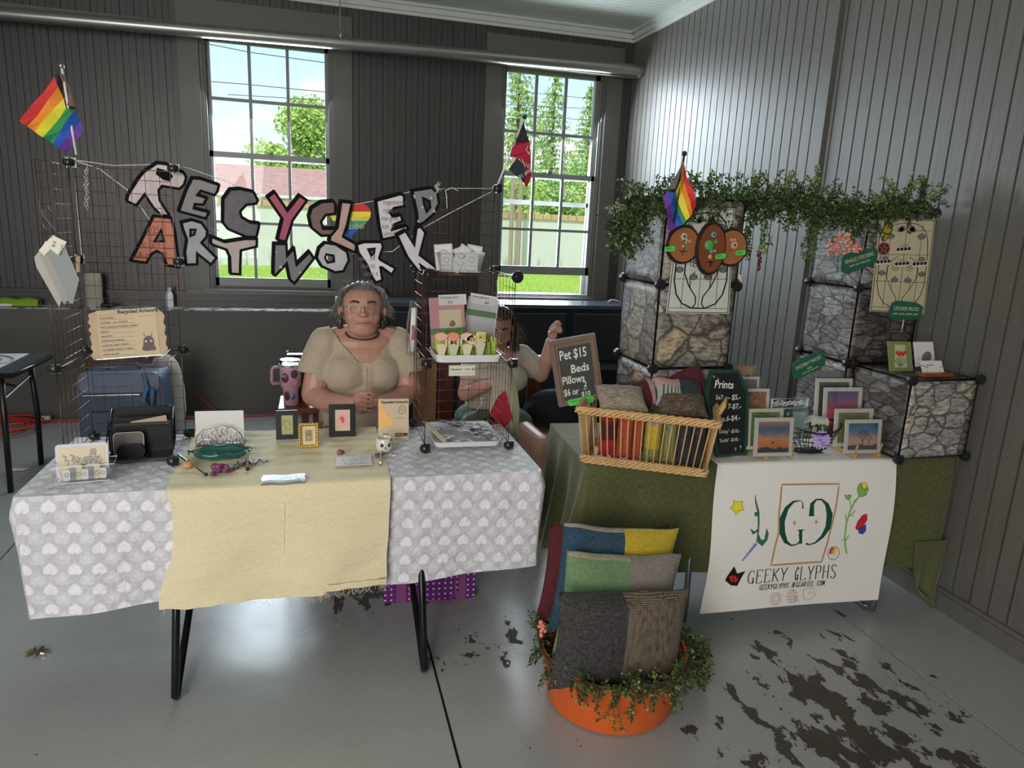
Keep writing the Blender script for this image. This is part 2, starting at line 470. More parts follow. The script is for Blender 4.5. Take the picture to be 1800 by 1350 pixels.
# ceiling track: fat conduit hung along the back wall
MSTEEL = M('brushed steel pipe', (.36, .35, .33), rough=.3, metal=.85, var=.1)
tr = thing('steel_pipe', 'long brushed steel pipe hung below the ceiling along the window wall', 'pipe', P(0, 22, Y=6.15))
a, c = P(-60, 18, Y=6.15), P(1140, 124, Y=6.15)
MB().tube([a, a.lerp(c, .5), (WX - .02, 6.15, c.z - .005)], .047, 20).build('pipe', MSTEEL, tr, smooth=True)
MB().box((a.x, 6.18, a.z + .045), (WX - .02, 6.27, a.z + .085)).build('channel', MTRIM, tr)
MB().tube([(WX - .05, 6.15, c.z - .005), (WX - .0, 6.15, c.z - .005)], .066, 20).build('end_flange', MTRIM, tr, smooth=True)
hx = P(598, 40, Y=6.15).x; hp = P(598, 76, Y=6.15)
MB().tube([(hx, 6.15, WH), (hx, 6.15, hp.z + .09)], .005, 8).build('hanger_rod', MSTEEL, tr)
MB().tube([(hx, 6.15 + .055 * math.cos(t), hp.z + .05 + .055 * math.sin(t)) for t in np.linspace(0, 2 * PI, 16)[:-1]], .006, 6, closed=True).ell((hx, 6.15, hp.z - .005), .014).build('clamp', M('bright steel', (.7, .7, .7), rough=.2, metal=1, var=.03), tr, smooth=True)

# ================================================================= outside
m, nt, b = newmat('grass lawn'); co = nt.coord()
gn = nt.noise(co, 3.0, 6, .7); setp(nt, b, col=nt.mix(gn, (.22, .36, .03), (.45, .60, .10)), rough=.9); MGRASS = m
gl = MB()
gl.grid(60, 40, lambda u, v: (-30 + 75 * u, 6.62 + 42 * v, -.8 + .5 * max(0, 1 - v * 3) + .03 * math.sin(u * 40 + v * 9)))
struct('lawn', gl, MGRASS)
gb = MB(); rr = random.Random(3)
for _ in range(9000):
    x = rr.uniform(-8, 16); yy = 22 + 12.5 * rr.random(); 
    h = rr.uniform(.04, .10); w = .03; gb.add([(x - w, yy, -.83), (x + w, yy, -.83), (x + rr.uniform(-.04, .04), yy, -.78 + h)], [(0, 1, 2)])
tag(gb.build('grass', MGRASS, fix=False), 'short bright green grass before the long concrete wall outside', 'grass', kind='stuff')
m, nt, b = newmat('weathered render'); co = nt.coord()
st = nt.noise(nt.mapping(co, scale=(1, 1, .18)), 1.6, 6, .6); zz = nt.sep(co)[2]
c = nt.mix(nt.noise(co, 1.2, 5), (.58, .56, .50), (.70, .68, .62)); c = nt.mix(nt.math('MULTIPLY', nt.ramp(st, [(.52, 0), (.66, 1)]), nt.ramp(zz, [(.1, .9), (1.6, 0)])), c, (.20, .18, .12))
setp(nt, b, col=c, rough=.9); MRENDER = m
MBRICK = M('orange brick coping', (.55, .36, .20), rough=.85, var=.25, scale=3)
wl = thing('garden_wall', 'long pale rendered wall with brick coping across the lawn outside', 'wall', (4, 35, -.8))
MB().box((-14, 35, -.85), (24, 35.4, 1.95)).build('wall_face', MRENDER, wl)
cp = MB()
x = -14
while x < 24: cp.box((x, 34.9, 1.95), (x + .42, 35.5, 2.22)); x += .45
cp.build('coping_bricks', MBRICK, wl, kind='stuff')
MSHING = None
m, nt, b = newmat('red shingles'); co = nt.coord()
setp(nt, b, col=nt.mix(nt.noise(co, 2.5, 5), (.42, .22, .19), (.62, .40, .36)), rough=.9); MSHING = m
hs = thing('house', 'house with a long red shingled roof seen through the left window', 'house', (-2, 50, -.8))
MB().box((-16, 50, -.85), (7.4, 58, 2.9)).build('wall', M('house siding', (.62, .62, .52), rough=.8, var=.15, scale=.6), hs)
rf = MB()
for k in range(16):
    za, zb = 2.75 + k * .13, 2.75 + (k + 1) * .13; ya, yb = 49.4 + k * .27, 49.4 + (k + 1) * .27
    rf.add([(-16.6, ya, za), (7.8, ya, za), (7.8, yb, zb - .05), (-16.6, yb, zb - .05), (-16.6, ya, za - .08), (7.8, ya, za - .08)], [(0, 1, 2, 3), (4, 5, 1, 0)])
rf.build('roof', MSHING, hs, fix=False)
MB().box((-16.6, 49.25, 2.6), (7.8, 49.45, 2.78)).build('gutter', MWHITE, hs)
MB().box((-.2, 49.4, -.8), (6.9, 49.98, 2.6)).build('porch', M('green siding', (.30, .48, .40), rough=.8, var=.1), hs)
for xx in (.6, 3.2, 5.2):
    wf = MB().box((xx, 49.3, 1.2), (xx + 1.0, 49.42, 2.3)).build('window', MWHITE, hs)
    MB().box((xx + .1, 49.26, 1.3), (xx + .45, 49.3, 2.2)).box((xx + .55, 49.26, 1.3), (xx + .9, 49.3, 2.2)).build('pane', M('dark pane', (.10, .13, .15), rough=.2), wf)
MB().box((2.9, 52, 3.4), (4.0, 53, 5.7)).build('chimney', M('pink brick', (.6, .42, .36), var=.2, scale=3), hs)
LEAFG = [M('tree leaves light', (.45, .60, .14), rough=.7, var=.35, scale=2), M('tree leaves mid', (.28, .45, .10), rough=.7, var=.4, scale=2), M('conifer needles', (.34, .46, .14), rough=.8, var=.4, scale=2)]
MBARK = M('tree bark', (.12, .09, .07), rough=.95, var=.3)
def leafy(mb, c, r, n, s, rr, droop=False):
    for _ in range(n):
        d = Vector((rr.gauss(0, 1), rr.gauss(0, 1), rr.gauss(0, 1))); d.normalize(); p = Vector(c) + Vector((d.x * r[0], d.y * r[1], d.z * r[2])) * (rr.random() ** .33)
        a = Vector((rr.uniform(-1, 1), rr.uniform(-1, 1), rr.uniform(-1, 1))).normalized() * s; e = a.orthogonal().normalized() * s * .6
        mb.add([p - a, p + e, p + a, p - e], [(0, 1, 2, 3)])
def broad_tree(label, x, y, h, r, mi, seed, n=2600, s=.16):
    rr = random.Random(seed); t = thing('tree', label, 'tree', (x, y, -.85))
    MB().tube([(x, y, -.85), (x + .1, y, h * .4), (x, y, h * .75)], [.25, .2, .08], 8).build('trunk', MBARK, t)
    mb = MB()
    for k in range(9):
        a = rr.uniform(0, 2 * PI); q = rr.uniform(0, r * .6); zc = h * .62 + rr.uniform(-.25, .3) * h
        leafy(mb, (x + q * math.cos(a), y + q * math.sin(a), zc), (r * .55, r * .55, h * .17), n // 9, s, rr)
    mb.build('foliage', LEAFG[mi], t, fix=False, kind='stuff')
def spruce(label, x, y, h, r, seed):
    rr = random.Random(seed); t = thing('spruce_tree', label, 'tree', (x, y, -.85))
    MB().tube([(x, y, -.85), (x, y, h)], [.3, .03], 8).build('trunk', MBARK, t)
    mb = MB(); L = int(h / .42)
    for i in range(L):
        z = 1.5 + (h - 1.5) * i / L; rad = r * (1 - z / h) ** .8 + .15
        for k in range(9):
            a = rr.uniform(0, 2 * PI); le = rad * rr.uniform(.6, 1.1); n = max(5, int(le / .16))
            for j in range(n):
                q = (j + .6) / n * le; p = Vector((x + q * math.cos(a), y + q * math.sin(a), z + q * .12 - .2 * q * q / max(rad, .4)))
                for _ in range(2):
                    d = Vector((rr.uniform(-.22, .22), rr.uniform(-.22, .22), rr.uniform(-.42, .02))); e = Vector((rr.uniform(-.1, .1), rr.uniform(-.1, .1), .03))
                    mb.add([p, p + e + d * .4, p + d, p - e + d * .5], [(0, 1, 2, 3)])
    mb.build('foliage', LEAFG[2], t, fix=False, kind='stuff')
q = P(545, 190, Y=62); broad_tree('pale green tree rising behind the red roof in the left window', q.x, 62, q.z + .6, 3.2, 0, 5, 5600, .19)
q = P(470, 262, Y=60); broad_tree('low round tree top just above the red roof, left window', q.x, 60, q.z + .6, 2.4, 0, 6, 3200, .18)
q = P(915, 112, Y=55); spruce('drooping conifer at the left side of the right window', q.x, 55, q.z + 1.5, 4.6, 11)
q = P(978, 118, Y=60); spruce('tall spruce in the middle of the right window', q.x, 60, q.z, 4.2, 12)
q = P(1040, 145, Y=62); spruce('shorter spruce near the right edge of the right window', q.x, 62, q.z, 3.4, 13)
for i, (px, py, yy, lb) in enumerate([(925, 285, 44, 'dense green bush behind the wall under the drooping conifer'), (1000, 250, 46, 'big bright bush behind the wall under the tall spruce'), (1062, 235, 45, 'bright bush behind the wall at the right edge of the right window')]):
    q = P(px, py, Y=yy); rr = random.Random(40 + i); t = thing('bush', lb, 'bush', (q.x, yy, -.85)); mb = MB(); top = q.z
    for k in range(8): leafy(mb, (q.x + rr.uniform(-1.6, 1.6), yy + rr.uniform(-.8, .8), rr.uniform(1.4, top - 1.1)), (1.5, 1.2, 1.1), 420, .13, rr)
    mb.build('foliage', LEAFG[i % 2], t, fix=False, kind='stuff')
    MB().tube([(q.x, yy, -.85), (q.x, yy, 3.5)], [.15, .06], 6).build('trunk', MBARK, t)
MWOOD_P = M('weathered pole wood', (.36, .26, .19), rough=.9)
for px, lb in ((903, 'left of two brown utility poles beyond the wall'), (917, 'right of two brown utility poles beyond the wall')):
    q = P(px, 320, Y=34.2); tag(MB().tube([(q.x, 34.2, -.85), (q.x - .05, 34.2, 5.2)], .11, 8).build('utility_pole', MWOOD_P), lb, 'pole')
MBLACK = M('black rubber', (.012, .012, .013), rough=.5, var=.05)
def wire(pts, lb, r=.02):
    tag(MB().tube(pts, r, 5).build('power_line', MBLACK), lb, 'cable')
wire([P(355, 75, Y=40), P(440, 92, Y=40), P(585, 112, Y=40)], 'highest power line crossing the left window')
wire([P(355, 142, Y=40), P(430, 148, Y=40), P(585, 163, Y=40)], 'second power line crossing the left window')
wire([P(400, 166, Y=45), P(500, 172, Y=45), P(585, 177, Y=45)], 'lowest power line crossing the left window')
wire([P(885, 158, Y=40), P(1062, 176, Y=40)], 'upper power line crossing the right window', .015)
wire([P(885, 184, Y=40), P(1062, 192, Y=40)], 'middle power line crossing the right window', .015)
wire([P(885, 203, Y=40), P(1062, 212, Y=40)], 'lower power line crossing the right window', .015)
# ================================================================= tables
TZ = .745
MBLKM = M('black powder coat', (.010, .010, .011), rough=.28, metal=.3, var=.05)
MGREYT = M('grey tube steel', (.25, .25, .24), rough=.3, metal=.8, var=.1)
MPLAS = M('grey table plastic', (.35, .35, .34), rough=.6)
def fold_table(name, label, c, ang, L, D, legmat, rails):
    t = thing(name, label, 'table', (c[0], c[1], 0), (0, 0, ang))
    MB().box((-L / 2 + .005, -D / 2 + .005, TZ - .045), (L / 2 - .005, D / 2 - .005, TZ - .004)).build('tabletop', MPLAS, t)
    for sx, (xa, yb, yf) in zip((-1, 1), rails):
        zt = TZ - .05
        pts = [(xa, yb * .72, zt), (xa, yb * .72, .42), (xa, yb - .02, .10), (xa, yb - .0, .03), (xa, yb - .05, .014), (xa, yf + .05, .014), (xa, yf + .005, .03), (xa, yf, .09), (xa, yf + .035, zt)]
        if name == 'folding_table': pts = [(xa, yb, zt), (xa, yb, .36), (xa + .005 * sx, yb - .07, .26), (xa, yf + .045, .03), (xa, yf + .02, .014), (xa, yf, .03), (xa, yf + .27, zt)]
        MB().tube(pts, .0135, 10).build('leg', legmat, t, smooth='all')
        MB().tube([(xa, -D * .3, zt - .06), (xa, D * .3, zt - .06)], .009, 8).build('crossbar', legmat, t, smooth='all')
        MB().tube([(xa, 0, zt - .08), (xa * .4, 0, zt)], .008, 8).build('brace', legmat, t, smooth='all')
    return t
AX0, AX1, AY0, AY1 = -.955, .838, 2.455, 3.105
tA = fold_table('folding_table', 'black-legged folding table carrying the wire grids, under the heart print cloth', ((AX0 + AX1) / 2, (AY0 + AY1) / 2, 0), 0, AX1 - AX0, AY1 - AY0, MBLKM, [(-.435, .25, -.445), (.43, .25, -.465)])
BA = math.atan2(-.13, 1.74); BL, BD = 1.715, .62
Bfl = Vector((1.035, 2.465, 0)); Bu = Vector((math.cos(BA), math.sin(BA), 0)); Bv = Vector((-Bu.y, Bu.x, 0))
Bc = Bfl + Bu * BL / 2 + Bv * BD / 2
tB = fold_table('banquet_table', 'grey-legged table carrying the stone print towers, under the olive cloth', (Bc.x, Bc.y, 0), BA, BL, BD, MGREYT, [(-.37, .26, -.31), (.55, .26, -.33)])

# cloths
m, nt, b = newmat('heart print cotton'); uv = nt.new('ShaderNodeUVMap').outputs[0]
def heartmask(off, sc, soft, per=.0735, flip=-1):
    u, v, _ = nt.sep(nt.mapping(uv, loc=off, rot=(0, 0, .06)))
    def wrap(a, p): return nt.math('MULTIPLY', nt.math('SUBTRACT', nt.math('FRACT', nt.math('DIVIDE', a, p)), .5), p)
    x = nt.math('DIVIDE', wrap(u, per), sc); y = nt.math('MULTIPLY', nt.math('DIVIDE', wrap(v, per), sc), flip)
    x2 = nt.math('MULTIPLY', x, x); y2 = nt.math('MULTIPLY', y, y); y3 = nt.math('MULTIPLY', y2, y)
    q = nt.math('SUBTRACT', nt.math('ADD', x2, y2), 1); q3 = nt.math('MULTIPLY', nt.math('MULTIPLY', q, q), q)
    hv = nt.math('SUBTRACT', q3, nt.math('MULTIPLY', x2, y3))
    return nt.ramp(nt.math('ADD', nt.math('MULTIPLY', hv, -.5), .5), [(.5 - soft, 0), (.5 + soft, 1)])
h1 = heartmask((0, 0, 0), .0188, .02); h2 = heartmask((.0367, .0367, 0), .0175, .35)
nz = nt.noise(nt.mapping(uv, scale=(1, 1, 1)), 420, 2, .8)
lat = nt.ramp(nt.noise(uv, 60, 4, .7), [(.35, 0), (.65, 1)])
bgc = nt.mix(nt.ramp(nz, [(.42, 0), (.58, 1)]), (.42, .41, .44), (.62, .61, .64)); bgc = nt.mix(nt.math('MULTIPLY', lat, .35), bgc, (.70, .69, .72))
c = nt.mix(nt.math('MULTIPLY', h2, .75), bgc, (.76, .74, .79)); c = nt.mix(h1, c, (.80, .78, .83))
wr = nt.noise(nt.mapping(uv, scale=(1, 1, 1), rot=(0, 0, .7)), 9, 4, .6)
setp(nt, b, col=c, rough=.75, sheen=.2, normal=bump(nt, nt.math('ADD', wr, nt.math('MULTIPLY', nz, .03)), .8, .03)); MHEART = m
def clothmat(name, c1, c2, wsc=9, rough=.8, sheen=.2, weave=500, bst=.5):
    m, nt, b = newmat(name); uv = nt.new('ShaderNodeUVMap').outputs[0]
    wr = nt.noise(nt.mapping(uv, scale=(.7, 1.6, 1)), wsc, 5, .6); we = nt.noise(nt.mapping(uv, scale=(1, .15, 1)), weave, 2); we2 = nt.noise(nt.mapping(uv, scale=(.15, 1, 1)), weave, 2)
    n = nt.math('MULTIPLY', nt.math('ADD', we, we2), .5)
    setp(nt, b, col=nt.mix(nt.ramp(n, [(.4, 0), (.6, 1)]), c1, c2), rough=rough, sheen=sheen, normal=bump(nt, nt.math('ADD', wr, nt.math('MULTIPLY', n, .05)), bst, .02)); return m
MRUN = clothmat('cream muslin', (.68, .58, .36), (.78, .68, .45), 8, bst=.55)
MOLIVE = clothmat('olive linen', (.055, .059, .015), (.105, .110, .034), 6, weave=260, bst=.35)
MBANNER = clothmat('white vinyl banner', (.84, .80, .75), (.88, .84, .79), 3, rough=.5, sheen=0, bst=.12)
def rpath(L, D, r, n):
    """rounded rectangle perimeter, counter clockwise from the middle of the back: list of (x,y,nx,ny)"""
    out = []; hx, hy = L / 2 - r, D / 2 - r
    def seg(a, b, nx, ny, m): return [(a[0] + (b[0] - a[0]) * i / m, a[1] + (b[1] - a[1]) * i / m, nx, ny) for i in range(m)]
    def arc(cx, cy, a0, m): return [(cx + r * math.cos(a0 + PI / 2 * i / m), cy + r * math.sin(a0 + PI / 2 * i / m), math.cos(a0 + PI / 2 * i / m), math.sin(a0 + PI / 2 * i / m)) for i in range(m)]
    out += seg((hx, D / 2), (-hx, D / 2), 0, 1, n); out += arc(-hx, hy, PI / 2, 6)
    out += seg((-L / 2, hy), (-L / 2, -hy), -1, 0, n // 2); out += arc(-hx, -hy, PI, 6)
    out += seg((-hx, -D / 2), (hx, -D / 2), 0, -1, n * 2); out += arc(hx, -hy, 1.5 * PI, 6)
    out += seg((L / 2, -hy), (L / 2, hy), 1, 0, n // 2); out += arc(hx, hy, 0, 6)
    return out
def drape(name, label, mat, c, ang, L, D, z, dropf, ripple, cat='tablecloth', wr=.0015, K=18, hold=None):
    cs, sn = math.cos(ang), math.sin(ang); mb = MB(); mb.uv = []
    def T(x, y, zz): return (c[0] + x * cs - y * sn, c[1] + x * sn + y * cs, zz)
    nx, ny = 90, 34; hx, hy = L / 2, D / 2
    def top(u, v):
        x = -hx + L * u; y = -hy + D * v
        e = min(u, 1 - u, v, 1 - v); k = min(1, e * 12)
        return T(x, y, z + k * wr * (1 + mnoise.noise(Vector((x * 9, y * 14, 3))) + .6 * mnoise.noise(Vector((x * 25, y * 40, 7)))))
    mb.grid(nx, ny, top, lambda u, v: (-hx + L * u, -hy + D * v))
    path = rpath(L, D, .012, 40); n = len(path); o = len(mb.v); vs = []
    acc = 0; ss = []
    for i in range(n):
        ss.append(acc); a, b_ = path[i], path[(i + 1) % n]; acc += math.hypot(b_[0] - a[0], b_[1] - a[1])
    for k in range(K + 1):
        f = k / K
        for i, (x, y, ax, ay) in enumerate(path):
            dr = dropf(x, y, ax, ay); d = dr * f
            out = ripple(x, y, ax, ay, f, ss[i]) + .006 * min(1, f * 8)
            zz = z - d + (0 if f > 0 else 0)
            vs.append(T(x + ax * out, y + ay * out, zz)); mb.uv.append((x + ax * d, y + ay * d))
    fs = [(k * n + i, k * n + (i + 1) % n, (k + 1) * n + (i + 1) % n, (k + 1) * n + i) for k in range(K) for i in range(n)]
    mb.add(vs, fs)
    o_ = mb.build(name, mat, smooth='all', fix=False); tag(o_, label, cat); return o_
def dropA(x, y, ax, ay):
    # diagonal hem: deepest at the left corner
    f = .425 + .012 * math.sin(x * 5) ; return f - .015 * (x + .9) / 1.8 * 1.0 + (.03 if ay > .5 else 0) - (.08 if ay > .5 else 0)
def ripA(x, y, ax, ay, f, s):
    q = .010 * f * math.sin(s * 17 + 1) + .008 * f * mnoise.noise(Vector((x * 4, y * 4, f * 2)))
    if abs(ax) > .5: q += .012 * f * math.sin(s * 30) - .02 * f
    corner = max(0, 1 - (abs(abs(x) - (AX1 - AX0) / 2) + abs(y + (AY1 - AY0) / 2)) / .12)
    return q + .02 * corner * min(1, f * 6) * (1 - .5 * f)
drape('tablecloth', 'white and grey heart print tablecloth on the left table', MHEART, ((AX0 + AX1) / 2, (AY0 + AY1) / 2), 0, AX1 - AX0, AY1 - AY0, TZ + .002, dropA, ripA)
# cream runner over it
TOPZ = TZ + .0065
mb = MB(); mb.uv = []
RX0, RX1 = -.505, .252
def runf(u, v):
    s = v * (AY1 - AY0 + .42)  # arc length from the back edge
    if s < AY1 - AY0:
        y = AY1 - s; z = TOPZ + .0025 * mnoise.noise(Vector((u * 7, s * 26, 1))) + .0018 * math.sin(s * 70 + 3 * mnoise.noise(Vector((u * 4, s * 3, 0)))) + .001
        f = 0
    else:
        d = s - (AY1 - AY0); f = d / .42; y = AY0 - .019 - .010 * min(1, f * 10) - .010 * f * math.sin(u * 11) - .008 * f * mnoise.noise(Vector((u * 5, f * 4, 2))) - .022 * f; z = TOPZ + .001 - d
    edge = .010 * mnoise.noise(Vector((s * 7, (0 if u < .5 else 9), 4)))
    x = RX0 + (RX1 - RX0) * u + edge * (1 if u in (0, 1) else .3) + (-.018 * f if u > .5 else (.03 * math.sin(f * 5) * (1 - u)))
    if f > .93: z += .006 * mnoise.noise(Vector((u * 14, 0, 0))) + (.012 if u > .7 else -.004)
    return (x, y, z)
mb.grid(70, 120, runf, lambda u, v: (u * .757, v * 1.07))
rn = mb.build('table_runner', MRUN, smooth='all', fix=False); tag(rn, 'cream muslin runner with frayed hem across the middle of the heart print cloth', 'cloth')
fr = MB(); rr = random.Random(5)
for k in range(90):
    u = rr.uniform(.55, 1) if k < 60 else rr.uniform(0, 1); p = Vector(runf(u, 1)); fr.tube([p, p + Vector((rr.uniform(-.01, .01), -.002, -.008)), p + Vector((rr.uniform(-.015, .015), 0, -rr.uniform(.012, .03)))], .0005, 3)
fr.build('fringe', MRUN, rn, fix=False, kind='stuff')
# olive cloth on the right table
def dropB(x, y, ax, ay):
    u = x / BL + .5
    if ay < -.5: return .475 + .05 * u
    if ax < -.5: return .50 + .06 * math.sin(y * 9)
    if ax > .5: return .52
    return .45
def ripB(x, y, ax, ay, f, s):
    q = .012 * f * math.sin(s * 13) + .010 * f * mnoise.noise(Vector((x * 3, y * 3, f)))
    dl = math.hypot(x + BL / 2, y + BD / 2)
    q += .10 * f * math.exp(-(dl / .10) ** 2) - .05 * f * math.exp(-((dl - .20) / .07) ** 2) * (1 if ay < -.5 else .4)
    if ax < -.5: q += .045 * f * math.sin(y * 32) + .03 * f
    if ax > .5 or (x > BL / 2 - .05): q = min(q, .004)
    if ay > .5: q = .004
    return q
drape('tablecloth', 'olive green linen tablecloth on the right table', MOLIVE, (Bc.x, Bc.y), BA, BL, BD, TZ + .002, dropB, ripB, wr=.001)
# the long trailing corner of the olive cloth beside the wall
a = Bfl + Bu * (BL - .30) - Bv * .024
mb = MB(); mb.uv = []
def cornf(u, v):
    wdt = .17 - .05 * v ** 2 - (.0 if v < .75 else (v - .75) * .3)
    p = Bfl + Bu * (BL + .012 - .01 * v - wdt * (1 - u)) - Bv * (.030 + .018 * math.sin(u * 9 + v * 2) * v + .012 * v)
    return (p.x, p.y, TZ - .38 - v * .28 - .05 * math.sin(u * PI) * v)
mb.grid(20, 26, cornf, lambda u, v: (u * .3, v * .5))
# (a free hanging tail of the same linen)
tl = mb.build('tablecloth_tail', MOLIVE, bpy.data.objects['tablecloth.001'], smooth='all', fix=False)
# banner over the olive cloth
def Bp(u, v, z=TZ): return Bfl + Bu * u + Bv * v + Vector((0, 0, z))
pL, pR = P(1268, 822, Y=2.37), P(1578, 815, Y=2.33)
BU0 = (pL - Bfl).dot(Bu); BU1 = (pR - Bfl).dot(Bu); BWID = BU1 - BU0; BDROP = .66
print('banner', BU0, BU1)
BTOP = .30
def banf(u, s):
    """s: arc length from the back edge of the banner"""
    if s < BTOP:
        v = BTOP - s; p = Bp(BU0 + BWID * u, v, TOPZ + .001)
        return p
    d = s - BTOP; f = d / BDROP
    flare = (u - .5) * (.035 * f) - (.006 * math.sin(f * 7) if u < .5 else -.006 * math.sin(f * 6))
    curl = .10 * max(0, f - .80) ** 1.3 * (1.0 if u < .9 else 1.4)
    out = .022 + .012 * math.sin(u * 5 + 1) * f + .030 * f + (.03 * math.sin(PI * min(1, f * 1.2)) * .4) - curl * .5
    return Bfl + Bu * (BU0 + BWID * u + flare) - Bv * out + Vector((0, 0, TOPZ + .001 - d + .012 * math.sin(u * 6) * max(0, f - .7)))
mb = MB(); mb.uv = []
mb.grid(40, 80, lambda u, v: banf(u, v * (BTOP + BDROP)), lambda u, v: (u * BWID, v * .9))
ban = mb.build('banner', MBANNER, smooth='all', fix=False); tag(ban, 'white vinyl shop banner with green monogram hanging over the olive cloth', 'banner')
# printed artwork on the banner: thin shapes that follow its surface
INKG = M('dark green ink', (.004, .075, .045), rough=.5, var=.02); INKK = M('black ink', (.008, .008, .009), rough=.5, var=0); INKO = M('copper ink', (.50, .28, .13), rough=.5, var=.05)
INKY = M('yellow ink', (.85, .75, .03), rough=.5, var=.03); INKL = M('leaf green ink', (.22, .50, .10), rough=.5, var=.1); INKR = M('red ink', (.60, .02, .03), rough=.5); INKB = M('blue ink', (.05, .06, .38), rough=.5); INKV = M('lavender ink', (.22, .23, .52), rough=.5)
INKW = M('white ink', (.8, .8, .78), rough=.6, var=.02); INKT = M('teal leaf ink', (.03, .16, .11), rough=.5); INKOR = M('orange ink', (.8, .28, .08), rough=.5); INKP = M('copper pink ink', (.50, .33, .24), rough=.5)
def bq(px, py):
    """banner surface coordinates (u, s) of a point of the photograph"""
    # left/right edge columns of the banner in the photo, by row
    t = (py - 815) / 270
    xl = 1265 - 12 * t; xr = 1580 - 22 * t
    u = (px - xl) / (xr - xl)
    d0 = P(px, py, Y=2.31); return u, BTOP + (TOPZ - d0.z)
class BanInk:
    def __init__(s): s.mb = MB(); s.k = 0
    def poly(s, pts, w=0):
        tri = tessellate_polygon([[Vector((p[0], p[1], 0)) for p in pts]])
        def q(p, e):
            u, ss = bq(p[0], p[1]); a = banf(u, ss); return a - Bv * (.0007 + s.k * .0002 + e)
        s.mb.add([q(p, 0) for p in pts], tri); return s
    def line(s, pts, w, closed=False):
        n = len(pts); L = []; Rr = []
        for i in range(n):
            a = pts[i - 1] if (i or closed) else pts[0]; b = pts[(i + 1) % n] if (i < n - 1 or closed) else pts[-1]
            d = Vector((b[0] - a[0], b[1] - a[1])); d = d.normalized() if d.length else Vector((1, 0)); nn = Vector((-d.y, d.x))
            ww = (w[i] if hasattr(w, '__len__') else w) / 2
            L.append((pts[i][0] + nn.x * ww, pts[i][1] + nn.y * ww)); Rr.append((pts[i][0] - nn.x * ww, pts[i][1] - nn.y * ww))
        for i in range(n if closed else n - 1):
            j = (i + 1) % n; s.poly([L[i], L[j], Rr[j], Rr[i]])
        return s
    def done(s, name, mat): return s.mb.build(name, mat, ban, fix=False)
def dens(pts, k=5, closed=False):
    out = []; n = len(pts)
    for i in range(n if closed else n - 1):
        a, b = pts[i], pts[(i + 1) % n]
        for j in range(k): out.append((a[0] + (b[0] - a[0]) * j / k, a[1] + (b[1] - a[1]) * j / k))
    if not closed: out.append(pts[-1])
    return out
Z4 = lambda L: [(1230 + x / 3.6, 780 + y / 3.6) for x, y in L]
fr_ = Z4([(524, 296), (876, 280), (858, 430), (838, 560), (826, 660), (806, 770), (640, 785), (470, 800), (486, 690), (510, 590), (512, 470), (520, 400)])
BanInk().line(dens(fr_, 4, True), 3, True).done('copper_frame', INKO)
# monogram G and mirrored G
g1 = Z4([(662, 440), (660, 400), (640, 390), (600, 400), (560, 440), (528, 520), (530, 590), (555, 650), (590, 672), (625, 665), (650, 640), (645, 600)])
gk = BanInk(); gk.line(g1, [3, 1.5, 1.5, 4, 7, 11, 11, 7, 3, 2, 4, 6]); gk.line(Z4([(630, 575), (668, 572)]), 2); gk.line(Z4([(648, 574), (650, 660)]), [6, 5])
g2 = Z4([(705, 480), (705, 410), (730, 382), (765, 380), (800, 410), (822, 470), (820, 550), (790, 610), (750, 650), (715, 663), (690, 658)])
gk.line(g2, [9, 7, 3, 3, 7, 11, 10, 6, 3, 2, 4]); gk.line(Z4([(688, 484), (724, 480)]), 2); gk.done('monogram', INKG)
sp = BanInk()
for cx, cy in ((609, 530), (739, 520)):
    c_ = Z4([(cx, cy - 22), (cx + 4, cy - 5), (cx + 13, cy), (cx + 4, cy + 5), (cx, cy + 22), (cx - 4, cy + 5), (cx - 13, cy), (cx - 4, cy - 5)]); sp.poly(c_)
sp.done('sparkles', INKO)
def outlined(pts, name, mat, w=1.2):
    BanInk().poly(pts).done(name, mat); k = BanInk(); k.k = 1; k.line(pts, w, True).done(name + '_outline', INKK)
outlined(Z4([(233, 402), (258, 412), (288, 404), (284, 432), (298, 458), (268, 466), (248, 492), (236, 464), (212, 452), (232, 430)]), 'yellow_star', INKY, .8)
# lavender sprig
k = BanInk(); k.line(Z4([(362, 365), (368, 410), (384, 470), (386, 540), (380, 620), (374, 660)]), [1, 3, 4, 3, 2.5, 2]); k.poly(Z4([(386, 470), (360, 470), (362, 498), (384, 492)])); k.poly(Z4([(332, 570), (350, 612), (380, 590), (384, 570), (360, 590)])); k.poly(Z4([(384, 600), (380, 660), (410, 682), (440, 640), (448, 600), (434, 566), (420, 640), (400, 640)])); k.done('lavender_leaves', INKT)
k = BanInk()
for i in range(8):
    cx, cy = 366 - i * 10, 672 + i * 14; k.poly([(1230 + (cx + 12 * (1 - i * .07) * math.cos(a)) / 3.6, 780 + (cy + 9 * math.sin(a)) / 3.6) for a in np.linspace(0, 2 * PI, 9)[:-1]])
k.done('lavender_bloom', INKV)
